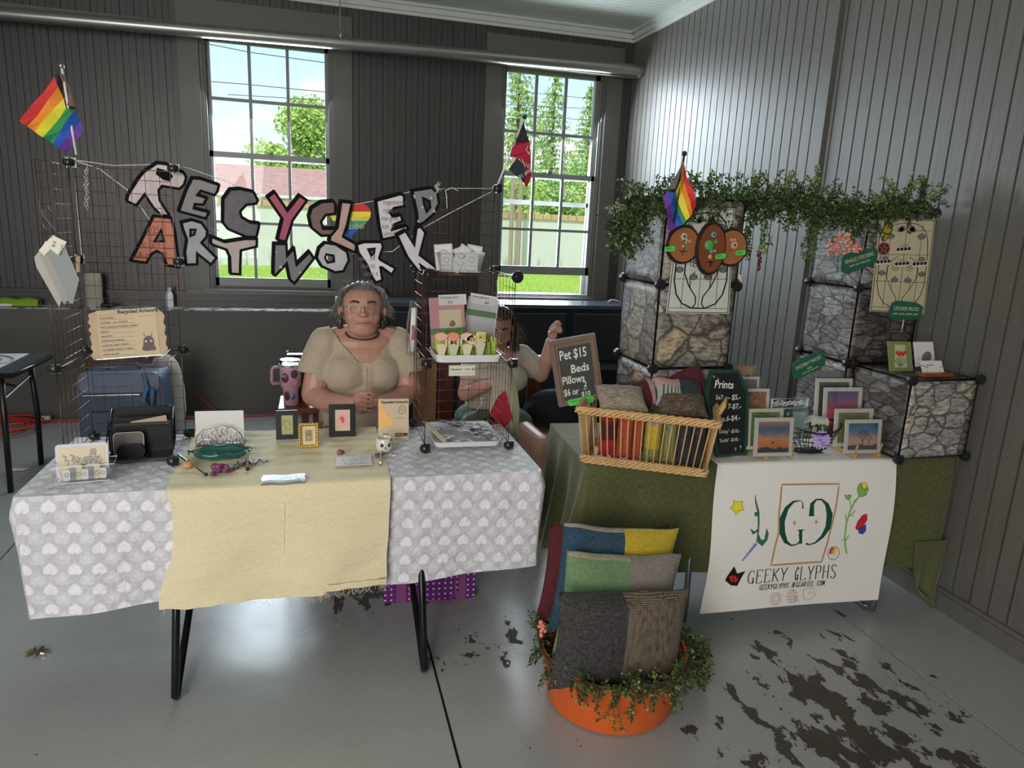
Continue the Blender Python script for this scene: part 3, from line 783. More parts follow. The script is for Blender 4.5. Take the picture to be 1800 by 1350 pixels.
# rose sprig right
k = BanInk(); st_ = Z4([(962, 712), (945, 660), (935, 600), (935, 520), (950, 450), (975, 395), (1012, 345)]); k.line(st_, [3, 3.4, 3, 3, 3, 3, 2.5]); k.line(Z4([(958, 425), (945, 380), (935, 360)]), 2)
for q in ([(936, 520), (922, 465)], [(950, 480), (985, 440)], [(938, 620), (916, 630)], [(942, 640), (958, 595)], [(960, 470), (975, 475)], [(970, 405), (978, 372)]): k.line(Z4(q), 2)
k.done('rose_stem', INKL)
outlined(Z4([(1002, 345), (993, 310), (1005, 280), (1018, 266), (1025, 300), (1040, 312), (1062, 290), (1066, 305), (1050, 345), (1020, 355)]), 'rose_calyx', INKL, .8)
outlined(Z4([(1020, 270), (1050, 264), (1060, 290), (1040, 310), (1026, 298)]), 'rose_bud', INKY, .7)
outlined(Z4([(912, 350), (920, 345), (930, 355), (935, 345), (954, 345), (952, 365), (935, 376), (920, 368)]), 'small_bud', INKL, .7)
outlined(Z4([(1035, 468), (1062, 456), (1066, 495), (1040, 540), (1010, 560), (996, 550), (1008, 505)]), 'red_crystal', INKR, .8)
outlined(Z4([(1040, 540), (1060, 520), (1066, 560), (1048, 584), (1020, 578), (1018, 556)]), 'blue_crystal', INKB, .8)
# rainbow ball
cx, cy = 877, 712
outlined([(1230 + (cx + 37 * math.cos(a)) / 3.6, 780 + (cy + 42 * math.sin(a)) / 3.6) for a in np.linspace(0, 2 * PI, 21)[:-1]], 'round_charm', INKW, .9)
for i, mm in enumerate((INKR, INKOR, INKY)):
    k = BanInk(); k.k = 2; k.line(Z4([(850 + i * 13, 700 - 0 * i), (868 + i * 13, 680)]), 3).line(Z4([(852 + i * 14, 718), (866 + i * 14, 676)]), 3.4).done('charm_stripe', mm)
# dark horned emblem with red eye
k = BanInk(); k.poly(Z4([(245, 812), (268, 858), (316, 840), (298, 880), (278, 938), (240, 936), (200, 905), (208, 880)])).done('horned_emblem', INKK)
k = BanInk(); k.k = 2; k.poly(Z4([(220, 880), (240, 872), (262, 876), (278, 900), (260, 916), (236, 912)])).done('red_eye', INKR)
k = BanInk(); k.k = 3; k.line(Z4([(246, 874), (252, 914)]), [1, 2]).done('pupil', INKK)
# social icons
def arcp(cx, cy, rx, ry, a0, a1, n=16): return [(cx + rx * math.cos(a), cy + ry * math.sin(a)) for a in np.linspace(a0, a1, n)]
k = BanInk(); sq = smoothloop([(494, 985), (552, 972), (568, 1042), (508, 1055)], 2)
k.line(Z4(sq), 1.3, True); k.line(Z4(arcp(532, 1013, 17, 20, 0, 2 * PI)), 1.3); k.line(Z4(arcp(546, 990, 2, 2, 0, 2 * PI, 6)), 1)
k.line(Z4(arcp(637, 994, 35, 42, 0, 2 * PI, 24)), 1.1); k.line(Z4(arcp(637, 994, 15, 42, 0, 2 * PI, 20)), .9); k.line(Z4([(640, 952), (634, 1036)]), .9)
for yy, w_ in ((975, 30), (994, 35), (1013, 30)): k.line(Z4([(637 - w_, yy + 4), (637 + w_, yy - 4)]), .9)
k.line(Z4([(652, 990), (658, 1038), (668, 1022), (684, 1024), (652, 990)]), 1.3)
k.line(Z4([(708, 950), (775, 936), (784, 985), (768, 1002), (752, 1006), (742, 1020), (736, 1010), (716, 1012), (708, 950)]), 1.2); k.line(Z4([(742, 962), (745, 980)]), 1.2); k.line(Z4([(760, 958), (763, 976)]), 1.2); k.done('social_icons', INKP)
# shop name as thin strokes
STR = {  # stroke letters in a unit box (0..1, 0..1), y up
 'G': [[(.95, .8), (.8, .97), (.5, 1), (.2, .8), (.08, .5), (.2, .15), (.5, 0), (.8, .08), (.9, .3)], [(.6, .42), (1, .42)], [(.9, .42), (.9, 0)]],
 'E': [[(.15, 0), (.15, 1)], [(.15, 1), (.9, 1), (.9, .85)], [(.15, .55), (.7, .55)], [(.15, 0), (.9, 0), (.95, .15)]],
 'K': [[(.12, 0), (.12, 1)], [(.95, 1), (.15, .45)], [(.3, .55), (1, 0)]], 'Y': [[(0, 1), (.5, .45)], [(1, 1), (.5, .45), (.45, 0)]],
 'L': [[(.15, 1), (.15, 0), (.9, 0), (.95, .15)]], 'P': [[(.15, 0), (.15, 1), (.6, 1), (.9, .85), (.85, .55), (.5, .48), (.2, .5)]],
 'H': [[(.1, 0), (.1, 1)], [(.9, 0), (.9, 1)], [(.1, .52), (.9, .52)]], 'S': [[(.9, .85), (.6, 1), (.25, .95), (.15, .75), (.4, .55), (.75, .42), (.9, .22), (.7, .02), (.35, 0), (.08, .18)]],
 'B': [[(.15, 0), (.15, 1), (.6, 1), (.85, .8), (.55, .55), (.15, .53)], [(.55, .54), (.92, .28), (.6, 0), (.15, 0)]], 'I': [[(.5, 0), (.5, 1)]], 'C': [[(.95, .8), (.7, 1), (.3, .92), (.08, .5), (.3, .08), (.7, 0), (.95, .2)]],
 'A': [[(0, 0), (.5, 1), (1, 0)], [(.2, .35), (.8, .35)]], 'R': [[(.15, 0), (.15, 1), (.65, 1), (.88, .78), (.6, .52), (.15, .5)], [(.45, .52), (.98, 0)]], 'T': [[(.5, 0), (.5, 1)], [(0, 1), (1, 1)]],
 'O': [[(.5, 1), (.12, .8), (.05, .5), (.2, .1), (.5, 0), (.85, .15), (.95, .5), (.85, .85), (.5, 1)]], 'M': [[(.05, 0), (.12, 1), (.5, .25), (.88, 1), (.95, 0)]], '.': [[(.4, 0), (.6, .06)]], ' ': []}
def btext(s_, a, b, h, w, wt, it=0):
    k = BanInk(); n = len(s_)
    for i, ch in enumerate(s_):
        for st in STR[ch]:
            pts = []
            for (x, y) in dens(st, 2):
                f = (i + (x * .78 + .06 + it * y)) / n
                pts.append((a[0] + (b[0] - a[0]) * f, a[1] + (b[1] - a[1]) * f - y * h))
            ww = [wt * (1.0 if abs(pts[min(j + 1, len(pts) - 1)][1] - pts[max(j - 1, 0)][1]) > abs(pts[min(j + 1, len(pts) - 1)][0] - pts[max(j - 1, 0)][0]) else .55) for j in range(len(pts))]
            k.line(pts, ww)
    k.done('shop_lettering', INKK)
btext('GEEKY', (1322, 1037), (1393, 1029), 24, 0, 1.8); btext('GLYPHS', (1404, 1029), (1485, 1021), 24, 0, 1.8)
btext('GEEKYGLYPHS.BIGCARTEL.COM', (1345, 1047), (1464, 1035), 9, 0, 1.3, .35)

# ================================================================= wire grid stands
MWIRE = M('copper brown wire', (.16, .075, .055), rough=.3, metal=.7, var=.2)
MCONN = M('black connector plastic', (.012, .012, .013), rough=.3, var=.05)
S = .352
def grid_panel(parent, o, du, dv, name='grid_panel', mat=None):
    """a square wire panel from corner o spanned by du, dv"""
    o = Vector(o); du = Vector(du); dv = Vector(dv); mb = MB()
    e = .012
    U = du.normalized(); V = dv.normalized()
    c = [o + U * e + V * e, o + du - U * e + V * e, o + du - U * e + dv - V * e, o + U * e + dv - V * e]
    mb.tube(c, .0021, 6, closed=True)
    n = 7; N = U.cross(V) * .002
    for i in range(1, n):
        f = i / n; mb.tube([o + du * f + V * e + N, o + du * f + dv - V * e + N], .0010, 4); mb.tube([o + dv * f + U * e - N, o + dv * f + du - U * e - N], .0010, 4)
    return mb.build(name, mat or MWIRE, parent, smooth='all')
def connector(parent, p, ax=None, r=.022):
    p = Vector(p); mb = MB()
    mb.lathe([(r * .35, -.013), (r * .8, -.012), (r, -.004), (r, .004), (r * .8, .012), (r * .35, .013)], 14, p)
    for a in range(4):
        w = a * PI / 2; d = Vector((math.cos(w), math.sin(w), 0)) * r * .75; mb.box(p + d * .3 + Vector((-.004, -.004, -.018)), p + d + Vector((.004, .004, .018)))
    mb.ell(p, (r * .85, r * .85, .016), nu=10, nv=6)
    return mb.build('connector', MCONN, parent, smooth=True)
TT = TOPZ + .006
LV = [TT + .012, TT + .012 + S, TT + .012 + 2 * S, TT + .012 + 3 * S]
gx0, gx1, gy0, gy1 = -.872, -.520, 2.690, 3.045
gA = thing('wire_grid_stand', 'open copper-brown wire grid stand at the left end of the left table', 'display stand', (gx0, gy0, TT))
for k in range(3):
    grid_panel(gA, (gx0, gy0, LV[k]), (0, gy1 - gy0, 0), (0, 0, S))
    grid_panel(gA, (gx0, gy1, LV[k]), (gx1 - gx0, 0, 0), (0, 0, S))
grid_panel(gA, (gx0, gy0, LV[0]), (gx1 - gx0, 0, 0), (0, gy1 - gy0, 0)); grid_panel(gA, (gx0, gy0, LV[1]), (gx1 - gx0, 0, 0), (0, gy1 - gy0, 0))
for p in ((gx0, gy1, LV[0]), (gx1, gy1, LV[0]), (gx1, gy0, LV[0]), (gx0, gy0, LV[0]), (gx0, gy1, LV[1]), (gx1, gy1, LV[1]), (gx0, gy0, LV[1]), (gx0, gy1, LV[2]), (gx1, gy1, LV[2]), (gx0, gy1, LV[3]), (gx1, gy1, LV[3])): connector(gA, p)
tx0, tx1, ty0, ty1 = .418, .772, 2.715, 3.085
gB = thing('wire_grid_tower', 'copper-brown wire grid tower at the right end of the left table', 'display stand', (tx0, ty0, TT))
for k in range(2):
    grid_panel(gB, (tx0, ty0, LV[k]), (0, ty1 - ty0, 0), (0, 0, S)); grid_panel(gB, (tx1, ty0, LV[k]), (0, ty1 - ty0, 0), (0, 0, S))
    grid_panel(gB, (tx0, ty1, LV[k]), (tx1 - tx0, 0, 0), (0, 0, S))
for k in (1, 2): grid_panel(gB, (tx0, ty0, LV[k]), (tx1 - tx0, 0, 0), (0, ty1 - ty0, 0))
grid_panel(gB, (tx0, ty1, LV[2]), (tx1 - tx0, 0, 0), (0, 0, S))
for z_ in LV[:3]:
    for x_ in (tx0, tx1):
        for y_ in (ty0, ty1): connector(gB, (x_, y_, z_))
connector(gB, (tx1, ty1, LV[3]))
# round end caps that face the room
for x_ in (tx0, tx1): MB().tube([(x_, ty0 - .014, LV[2]), (x_, ty0 - .020, LV[2])], .024, 20).build('end_cap', MCONN, gB)

# ================================================================= cut-out letters on strings
MOUT = M('black marker edge', (.007, .007, .008), rough=.85, var=.05, spec=.12)
YL = 3.10
za = lambda L: [(200 + x / 4.5, 270 + y / 4.5) for x, y in L]
zb = lambda L: [(540 + x / 4.5, 300 + y / 4.5) for x, y in L]
def lmat(nm, c, var=.25, sc=14): return M('letter card ' + nm, c, rough=.55, var=var, scale=sc)
LET = [
 ('R', za([(345,70),(420,80),(560,150),(578,190),(560,250),(520,285),(385,262),(360,290),(370,370),(440,480),(445,500),(370,490),(310,430),(245,330),(180,415),(100,380),(110,330),(190,200),(240,140)]), za([(348,122),(440,148),(462,180),(440,212),(395,202),(340,160)]), lmat('pale pink', (.55,.46,.45)), 'pale pinkish cut-out letter R that starts the upper word', None),
 ('E', za([(620,190),(690,195),(838,245),(825,300),(800,335),(690,300),(670,325),(745,350),(710,410),(645,405),(640,430),(760,460),(730,520),(510,460),(570,290)]), None, lmat('charcoal grey', (.20,.18,.18)), 'charcoal cut-out letter E beside the pale R', None),
 ('C', za([(920,280),(1000,275),(1110,300),(1145,370),(1130,400),(1050,410),(1005,460),(1015,500),(1080,540),(1158,550),(1140,640),(1130,665),(1050,665),(900,600),(860,550),(862,360)]), None, lmat('near black scribble', (.085,.075,.085), .6, 30), 'near-black scribbled cut-out letter C in front of the left window', None),
 ('Y', za([(1210,345),(1275,298),(1375,445),(1470,325),(1535,370),(1420,530),(1365,705),(1290,685),(1330,520)]), None, lmat('crimson', (.34,.05,.10)), 'crimson cut-out letter Y in front of the left window', None),
 ('C', za([(1640,380),(1740,372),(1758,400),(1755,480),(1680,490),(1645,540),(1660,590),(1785,590),(1770,650),(1640,655),(1560,590),(1540,500),(1560,430)]), None, lmat('brown', (.16,.09,.08)), 'brown cut-out letter C with the tan L crossing it', None),
 ('L', zb([(265,240),(360,250),(320,430),(290,520),(395,580),(385,655),(170,560),(180,515),(235,450)]), None, lmat('dusty tan', (.48,.30,.25)), 'dusty tan cut-out letter L before the rainbow heart', None),
 ('E', zb([(540,235),(740,180),(770,195),(775,285),(690,300),(660,330),(680,360),(745,345),(760,400),(690,430),(680,460),(790,430),(805,465),(720,500),(715,525),(590,550),(565,430)]), None, lmat('white newsprint', (.62,.57,.59), .05), 'white newsprint cut-out letter E with grey type on it', [('nagement r', 20, 6, 0), ('right', 21, 20, 0), ('nse gran', 14, 34, 0), ('ket. V', 17, 48, 0), ('uired f', 22, 61, 0)]),
 ('D', zb([(825,155),(990,130),(1035,180),(1048,260),(1000,350),(925,415),(870,440),(865,340)]), zb([(915,215),(970,240),(975,290),(945,330),(925,280)]), lmat('slate', (.20,.20,.21)), 'slate grey cut-out letter D with small pale triangles, end of the upper word', None),
 ('A', za([(315,490),(460,505),(490,620),(525,905),(420,890),(385,800),(340,775),(300,800),(260,870),(130,850),(210,700)]), za([(375,600),(400,695),(320,695)]), lmat('rust red', (.42,.13,.07), .08), 'rust red cut-out letter A with printed type, start of the lower words', [('4/25', 48, 18, 0), ('e:  2:0', 32, 42, 0), ('A p   and', 22, 62, 0)]),
 ('R', za([(530,540),(620,520),(700,545),(745,610),(740,660),(700,705),(820,825),(770,885),(665,800),(665,880),(570,885),(560,780),(575,680),(545,600)]), za([(605,600),(650,600),(640,640),(605,655)]), lmat('mid grey swirl', (.28,.28,.31), .4), 'mid grey cut-out letter R between the rust A and the T', None),
 ('T', za([(765,650),(880,695),(1040,670),(1138,670),(1135,740),(1010,770),(1005,900),(1005,960),(920,955),(915,820),(890,765),(790,730),(765,715)]), None, lmat('taupe', (.40,.32,.31)), 'taupe cut-out letter T with a curved bar', None),
 ('W', za([(1265,710),(1370,710),(1375,800),(1430,740),(1450,870),(1550,770),(1590,830),(1430,1035),(1390,1000),(1365,880),(1280,970),(1258,960)]), None, lmat('dark slate', (.14,.14,.15)), 'dark slate cut-out letter W under the crimson Y', None),
 ('O', zb([(140,565),(230,580),(320,640),(335,710),(290,800),(220,810),(110,760),(70,690),(90,610)]), zb([(150,660),(210,670),(215,720),(160,730),(140,690)]), lmat('marbled light grey', (.42,.41,.42), .4), 'marbled light grey cut-out letter O', None),
 ('R', zb([(385,580),(450,560),(590,560),(605,600),(575,690),(580,700),(705,770),(670,830),(590,770),(585,770),(600,870),(540,890),(500,830),(470,750),(400,650)]), zb([(480,620),(535,615),(530,655),(505,675)]), lmat('white type print', (.64,.60,.62), .05), 'white cut-out letter R with brown type on it, above the seated woman', [('ne    off', 6, 20, 0), ('ted op', 14, 33, 0), ('cable a', 20, 47, 0), ('clus', 27, 61, 0)]),
 ('K', zb([(705,510),(780,470),(845,580),(860,450),(900,435),(940,490),(895,665),(1020,760),(1035,805),(960,800),(900,750),(930,810),(880,805),(790,690)]), None, lmat('pale lilac grey', (.58,.53,.56)), 'pale lilac cut-out letter K leaning over the wire tower, end of the lower words', None)]
TYPEINK = M('faded type ink', (.16, .12, .14), rough=.6)
for i, (ch, out, hole, fm, lb, tx) in enumerate(LET):
    yy = YL - .012 - .0065 * (i % 4); 
    if i >= 8: yy -= .030
    def fn(px, py, w, yy=yy): q = P(px, py, Y=yy); return (q.x, yy + w, q.z)
    cx = sum(p[0] for p in out) / len(out); cyb = max(p[1] for p in out); base = P(cx, cyb, Y=yy)
    t = thing('cutout_letter', lb, 'letter', base, group=None)
    bk = MB(); holes = [hole] if hole else []
    thr = [inset(hole, 2.2)] if hole and i not in (0,) else []
    bk.prism([inset(out, -1.2)] + thr, fn, .004); bk.prism([[(x - 2.5, y - 2.5) for x, y in inset(out, -1.0)]], lambda a, b_, w, yy=yy: fn(a, b_, w + .0045), .003) if not thr else bk.prism([[(x - 2.2, y - 1.5) for x, y in inset(out, -1.0)], thr[0]], lambda a, b_, w, yy=yy: fn(a, b_, w + .0045), .003)
    bk.build('black_backing', MOUT, t)
    ff = inset(out, 3.4); loops = [ff]
    if hole: loops.append(inset(hole, -1.6))
    MB().prism(loops, lambda a, b_, w, yy=yy: (P(a, b_, Y=yy).x, yy - .0022 + w, P(a, b_, Y=yy).z), .0018).build('card_face', fm, t)
    ink = None
    if i in (7, 11):
        tr_ = MB(); tris = {7: zb([(835,190),(860,200),(850,225), (965,225),(980,200),(992,228), (905,300),(925,290),(905,275), (985,330),(1005,300),(1015,330), (868,405),(880,380),(890,410)]), 11: za([(1280,785),(1285,765),(1295,785), (1305,905),(1320,880),(1335,905), (1460,945),(1475,930),(1485,945)])}[i]
        for k in range(0, len(tris), 3): tr_.prism([tris[k:k + 3]], lambda a, b_, w, yy=yy: (P(a, b_, Y=yy).x, yy - .0030 + w, P(a, b_, Y=yy).z), .0006)
        tr_.build('pale_triangles', M('pale triangle print', (.45, .44, .46), rough=.6), t)
    if tx:
        x0 = min(p[0] for p in out); y0 = min(p[1] for p in out)
        for (s_, dx, dy, rz) in tx:
            q = P(x0 + dx * .55 + 2, y0 + dy + (10 if ch != 'A' else 8), Y=yy)
            text(s_, .030 if ch != 'A' else .038, t, (q.x, yy - .0028, q.z), TYPEINK if ch != 'A' else M('burnt type ink', (.14, .03, .02), rough=.6), rz=.06, sx=.72, ex=.0002)
MSTR = M('white string', (.72, .70, .66), rough=.9, var=.1)
cL, cR = Vector((gx0 + .01, gy1, LV[3] + .01)), Vector((tx1, ty1, LV[3]))
def strg(pts, lb, r=.0016):
    p = [cL if a == 'L' else cR if a == 'R' else P(a[0], a[1], Y=YL + .006) for a in pts]
    tag(MB().tube(p, r, 5).build('string', MSTR, smooth='all'), lb, 'string')
strg(['L', (175, 297), (232, 340), (262, 385), (300, 400), (335, 402), (385, 405)], 'lower string from the left grid top down to the rust letter A', .002)
strg(['L', (200, 291), (270, 289), (330, 295), (395, 318), (460, 345), (545, 358), (620, 360), (665, 352), (725, 336), (790, 331), 'R'], 'upper string carrying the upper word from the left grid to the right pole')
strg([(620, 446), (690, 442), (712, 425), (745, 400), (790, 375), 'R'], 'slanting string from the letter K up to the black connector', .002)
def scribble(name, c, y, n, w, h, seed, lb):
    rr = random.Random(seed); pts = []
    for i in range(n):
        a = i * 2.4; pts.append(P(c[0] + w * math.sin(a) * rr.uniform(.4, 1), c[1] + h * i / n + 5 * math.cos(a * 1.3), Y=y + .01 * math.sin(a)))
    q = []
    for i in range(len(pts) - 1):
        for k in range(4): q.append(pts[i].lerp(pts[i + 1], k / 4))
    tag(MB().tube(q, .0012, 4).build(name, MSTR, smooth='all'), lb, 'string')
scribble('string_bundle', (152, 292), gy1 - .03, 26, 7, 80, 3, 'tangled white string bundle hanging from the top of the left grid')
scribble('string_end', (285, 373), YL - .02, 10, 9, 12, 4, 'short frayed white string end under the pale letter R')
scribble('string_bow', (768, 322), YL - .05, 12, 9, 18, 9, 'small curled white string knot at the corner of letter D')
tag(MB().tube([P(786, 366, Y=3.06), P(785, 345, Y=3.06), P(783, 335, Y=3.06), P(795, 330, Y=3.06), P(806, 336, Y=3.06)], .002, 5).build('string_loop', MSTR, smooth='all'), 'short white string hook hanging right of letter D', 'string')
# rainbow heart behind the L
RB = [M('rainbow ' + n, c, rough=.7, var=.08) for n, c in (('red', (.62, .03, .03)), ('orange', (.80, .25, .02)), ('yellow', (.78, .68, .04)), ('green', (.02, .25, .07)), ('blue', (.01, .08, .42)), ('violet', (.13, .04, .30)))]
RB[0].node_tree
hp = []
for k in range(40):
    a = 2 * PI * k / 40; hx_ = 16 * math.sin(a) ** 3; hy_ = 13 * math.cos(a) - 5 * math.cos(2 * a) - 2 * math.cos(3 * a) - math.cos(4 * a); hp.append((616 + hx_ * 2.25, 384 - hy_ * 2.2))
yh = YL - .002
ht = thing('rainbow_heart', 'rainbow striped heart sign hanging behind the tan letter L', 'sign', P(616, 420, Y=yh))
bands = [(350, 372, RB[0]), (372, 388, RB[2]), (388, 400, M('rainbow teal', (.03, .30, .22), rough=.7)), (400, 424, RB[4])]
for y0_, y1_, mt_ in bands:
    # clip heart polygon to the band
    def clip(poly, yv, keep_below):
        o = []
        for i in range(len(poly)):
            a, b_ = poly[i - 1], poly[i]; ia = (a[1] >= yv) == keep_below; ib = (b_[1] >= yv) == keep_below
            if ia != ib: t_ = (yv - a[1]) / (b_[1] - a[1]); o.append((a[0] + (b_[0] - a[0]) * t_, yv))
            if ib: o.append(b_)
        return o
    pl = clip(clip(hp, y0_, True), y1_, False)
    if len(pl) > 2: MB().prism([pl], lambda a, b_, w: (P(a, b_, Y=yh).x, yh + w, P(a, b_, Y=yh).z), .003).build('stripe', mt_, ht)
GOLD = M('gold ink', (.55, .45, .12), rough=.4, metal=.4)
q = P(612, 384, Y=yh); text('Knows', .038, ht, (q.x, yh - .001, q.z), GOLD, sx=.8, shear=.3, rz=.08); q = P(612, 398, Y=yh); text('Label', .038, ht, (q.x, yh - .001, q.z), GOLD, sx=.8, shear=.3, rz=.08)

# ================================================================= small flags
MPOLE = M('white flag stick', (.75, .73, .70), rough=.4); MPOLEK = M('black flag stick', (.02, .02, .02), rough=.4)
def flag(label, y, pole, polemat, ball, polys, org):
    a, b_ = P(*pole[0], Y=y), P(*pole[1], Y=y)
    t = thing('small_flag', label, 'flag', b_)
    MB().tube([b_, a], .0045, 8).build('flagstick', polemat, t, smooth='all'); MB().ell(a, .010).build('finial', ball, t, smooth=True)
    for nm, mt_, pl in polys:
        def fn(u, v, w): 
            q = P(u, v, Y=y); k = .010 * math.sin(u * .16 + v * .05); return (q.x, y - .004 + k + w, q.z)
        n = []; 
        for i in range(len(pl)):
            c_, d_ = pl[i], pl[(i + 1) % len(pl)]
            for j in range(3): n.append((c_[0] + (d_[0] - c_[0]) * j / 3, c_[1] + (d_[1] - c_[1]) * j / 3))
        MB().prism([n], fn, .0012).build(nm, mt_, t)
    return t
f1 = lambda L: [(x / 2.571, y / 2.571) for x, y in L]
top = [(250,345),(268,395),(285,445),(300,490),(340,500),(362,545),(378,595)]; bot = [(90,548),(125,572),(158,597),(198,622),(235,648),(268,670),(300,692)]
pp = [('stripe', RB[k], f1([top[k], top[k + 1], bot[k + 1], bot[k]])) for k in range(6)]
pp.append(('black_chevron', MBLACK, f1([(250,345),(262,330),(272,330),(312,478),(348,488),(340,500),(300,490),(285,445),(268,395)])))
pp.append(('brown_chevron', M('flag brown', (.16, .09, .08), rough=.8), f1([(272,330),(290,340),(350,488),(312,478)])))
flag('rainbow progress flag on a white stick at the far left, above the wire grid', gy1 - .0, ((108, 116), (134, 272)), MPOLE, MSTEEL, pp, None)
f2 = lambda L: [(600 + x / 3, y / 3) for x, y in L]
MFB = M('flag black', (.018, .022, .030), rough=.8); MFR = M('flag crimson', (.42, .010, .04), rough=.8); MFW = M('flag white', (.75, .72, .72), rough=.8)
jf = flag('black and crimson flag on a white stick over the black connector, before the right window', ty1, ((922, 206), (873, 330)), MPOLE, MBLACK, [
 ('black_field', MFB, f2([(962,635),(988,748),(905,756),(930,700)])), ('crimson_field', MFR, f2([(905,756),(988,748),(1003,900),(1000,945),(978,992),(966,970),(968,880),(930,830),(888,824)])), ('black_field', MFB, f2([(928,832),(967,880),(966,968),(975,975),(883,893)])),], None)
def strip(parent, y, pts, mt_, w=.003, name='white_line'):
    MB().tube([P(a, b_, Y=y) for a, b_ in pts], w, 4).build(name, mt_, parent)
strip(jf, ty1 - .018, f2([(985, 770), (975, 790), (992, 815), (990, 800)]), MFW, .0016); strip(jf, ty1 - .018, f2([(955, 840), (970, 880), (975, 855), (985, 885), (988, 862), (998, 880)]), MFW, .0016)
q = P(*f2([(945, 935)])[0], Y=ty1 - .018); text('June 19, 1865', .027, jf, (q.x, q.y, q.z), MFW, rz=.72, flip=-1, sx=.8, align='CENTER', name='mirrored_lettering')
def f3(L): return [(1070 + x / 6, 300 + y / 6) for x, y in L]
ap = [(1196, 285), (1198, 285), (1199, 285), (1200, 286)]
flag('rainbow progress flag among the garland on the stone print tower', 2.50, ((1203, 270), (1184, 392)), MPOLEK, MBLACK, [
 ('stripe', RB[0], f3([(765,-90),(800,-20),(880,200),(918,370),(868,450),(805,120)])), ('stripe', RB[1], f3([(765,-90),(805,120),(868,450),(840,490),(745,100),(752,0)])),
 ('stripe', RB[2], f3([(725,150),(745,100),(840,490),(800,525),(695,215)])), ('stripe', RB[3], f3([(695,215),(800,525),(770,565),(675,235)])), ('stripe', RB[4], f3([(610,215),(675,235),(770,565),(710,600)])), ('stripe', RB[5], f3([(570,290),(610,215),(710,600),(670,635),(625,620)])),
 ('black_chevron', MBLACK, f3([(765,-90),(752,0),(745,100),(695,225),(610,215),(620,190),(685,195),(742,20)])), ('grey_chevron', M('flag grey brown', (.14, .13, .13), rough=.8), f3([(765,-90),(742,20),(685,195),(620,190),(690,60)]))], None)
# ================================================================= things on the left table
TI = TOPZ + .004
MCARD = M('white card', (.74, .72, .70), rough=.6, var=.04); MCREAMC = M('cream card', (.70, .60, .42), rough=.7, var=.06); MKRAFT = M('kraft paper', (.52, .40, .25), rough=.8, var=.12, scale=20)
MPINKC = M('pink card', (.62, .30, .33), rough=.6); MINK = M('dark print', (.05, .045, .045), rough=.6); MINKG = M('grey print', (.25, .24, .25), rough=.6)
MACR = M_glass('clear acrylic', (.93, .94, .96), .10, .05); MCELL = M_glass('clear film', (.95, .95, .95), .02, .3)
MGOLD = M('gilt frame', (.75, .52, .14), rough=.25, metal=.9, var=.15, scale=40); MSILV = M('tarnished silver', (.42, .42, .43), rough=.25, metal=1, var=.3, scale=40); MCHROME = M('chrome', (.75, .75, .76), rough=.12, metal=1)
def L3(c, k=0): return Vector(c) + Vector((0, 0, k))
def rbox(w, h, r, n=5, x0=None, y0=0):
    x0 = -w / 2 if x0 is None else x0; o = []
    for cx, cy, a in ((x0 + w - r, y0 + r, -PI / 2), (x0 + w - r, y0 + h - r, 0), (x0 + r, y0 + h - r, PI / 2), (x0 + r, y0 + r, PI)):
        for i in range(n + 1): o.append((cx + r * math.cos(a + PI / 2 * i / n), cy + r * math.sin(a + PI / 2 * i / n)))
    return o
def slab2(mb, loops, y, t=.002):
    """flat shape standing in x-z, front face at -y"""
    return mb.prism(loops, lambda u, v, w: (u, y + w, v), t)
def lines(mb, pts, w, y, closed=False):
    n = len(pts)
    for i in range(n if closed else n - 1):
        a = Vector(pts[i]); b_ = Vector(pts[(i + 1) % n]); d = (b_ - a)
        if d.length < 1e-6: continue
        q = Vector((-d.y, d.x)).normalized() * w / 2
        mb.add([(a.x + q.x, y, a.y + q.y), (b_.x + q.x, y, b_.y + q.y), (b_.x - q.x, y, b_.y - q.y), (a.x - q.x, y, a.y - q.y)], [(0, 1, 2, 3)])
    return mb
def flower(mb, cx, cz, r, y, n=6, w=.0009):
    pts = []
    for i in range(n * 6 + 1):
        a = 2 * PI * i / (n * 6); q = r * (1 + .35 * math.cos(n * a)); pts.append((cx + q * math.cos(a), cz + q * math.sin(a)))
    lines(mb, pts, w, y); lines(mb, circle(cx, cz, r * .35, 8), w, y, True)
# --- clear tray with a floral card and stickers
c = P(152, 842, Z=TI); t = thing('acrylic_tray', 'clear acrylic tray at the front left corner of the left table', 'tray', c, (0, 0, .12))
tr = MB()
for f, zz in ((1, 0),): pass
w, d = .165, .075
def frus(mb, w0, d0, w1, d1, h, t_=.002):
    for sg in (-1, 1):
        mb.add([(-w0 / 2, sg * d0 / 2, 0), (w0 / 2, sg * d0 / 2, 0), (w1 / 2, sg * d1 / 2, h), (-w1 / 2, sg * d1 / 2, h)], [(0, 1, 2, 3)])
        mb.add([(sg * w0 / 2, -d0 / 2, 0), (sg * w0 / 2, d0 / 2, 0), (sg * w1 / 2, d1 / 2, h), (sg * w1 / 2, -d1 / 2, h)], [(0, 1, 2, 3)])
    mb.add([(-w0 / 2, -d0 / 2, .001), (w0 / 2, -d0 / 2, .001), (w0 / 2, d0 / 2, .001), (-w0 / 2, d0 / 2, .001)], [(0, 1, 2, 3)])
    return mb
frus(tr, .150, .065, .185, .085, .062).build('tray_wall', MACR, t)
rm = MB(); rm.tube([(-.0925, -.0425, .062), (.0925, -.0425, .062), (.0925, .0425, .062), (-.0925, .0425, .062)], .0014, 5, closed=True); rm.tube([(-.075, -.0325, .001), (.075, -.0325, .001), (.075, .0325, .001), (-.075, .0325, .001)], .0014, 5, closed=True)
rm.build('tray_rim', M('clear acrylic edge', (.75, .77, .80), rough=.15), t)
c2 = P(148, 833, Z=TI); t2 = thing('floral_card', 'white rounded card with a grey flower drawing standing in the clear tray', 'card', Vector((c.x - .012, c.y + .012, TI + .003)), (-.16, 0, .12))
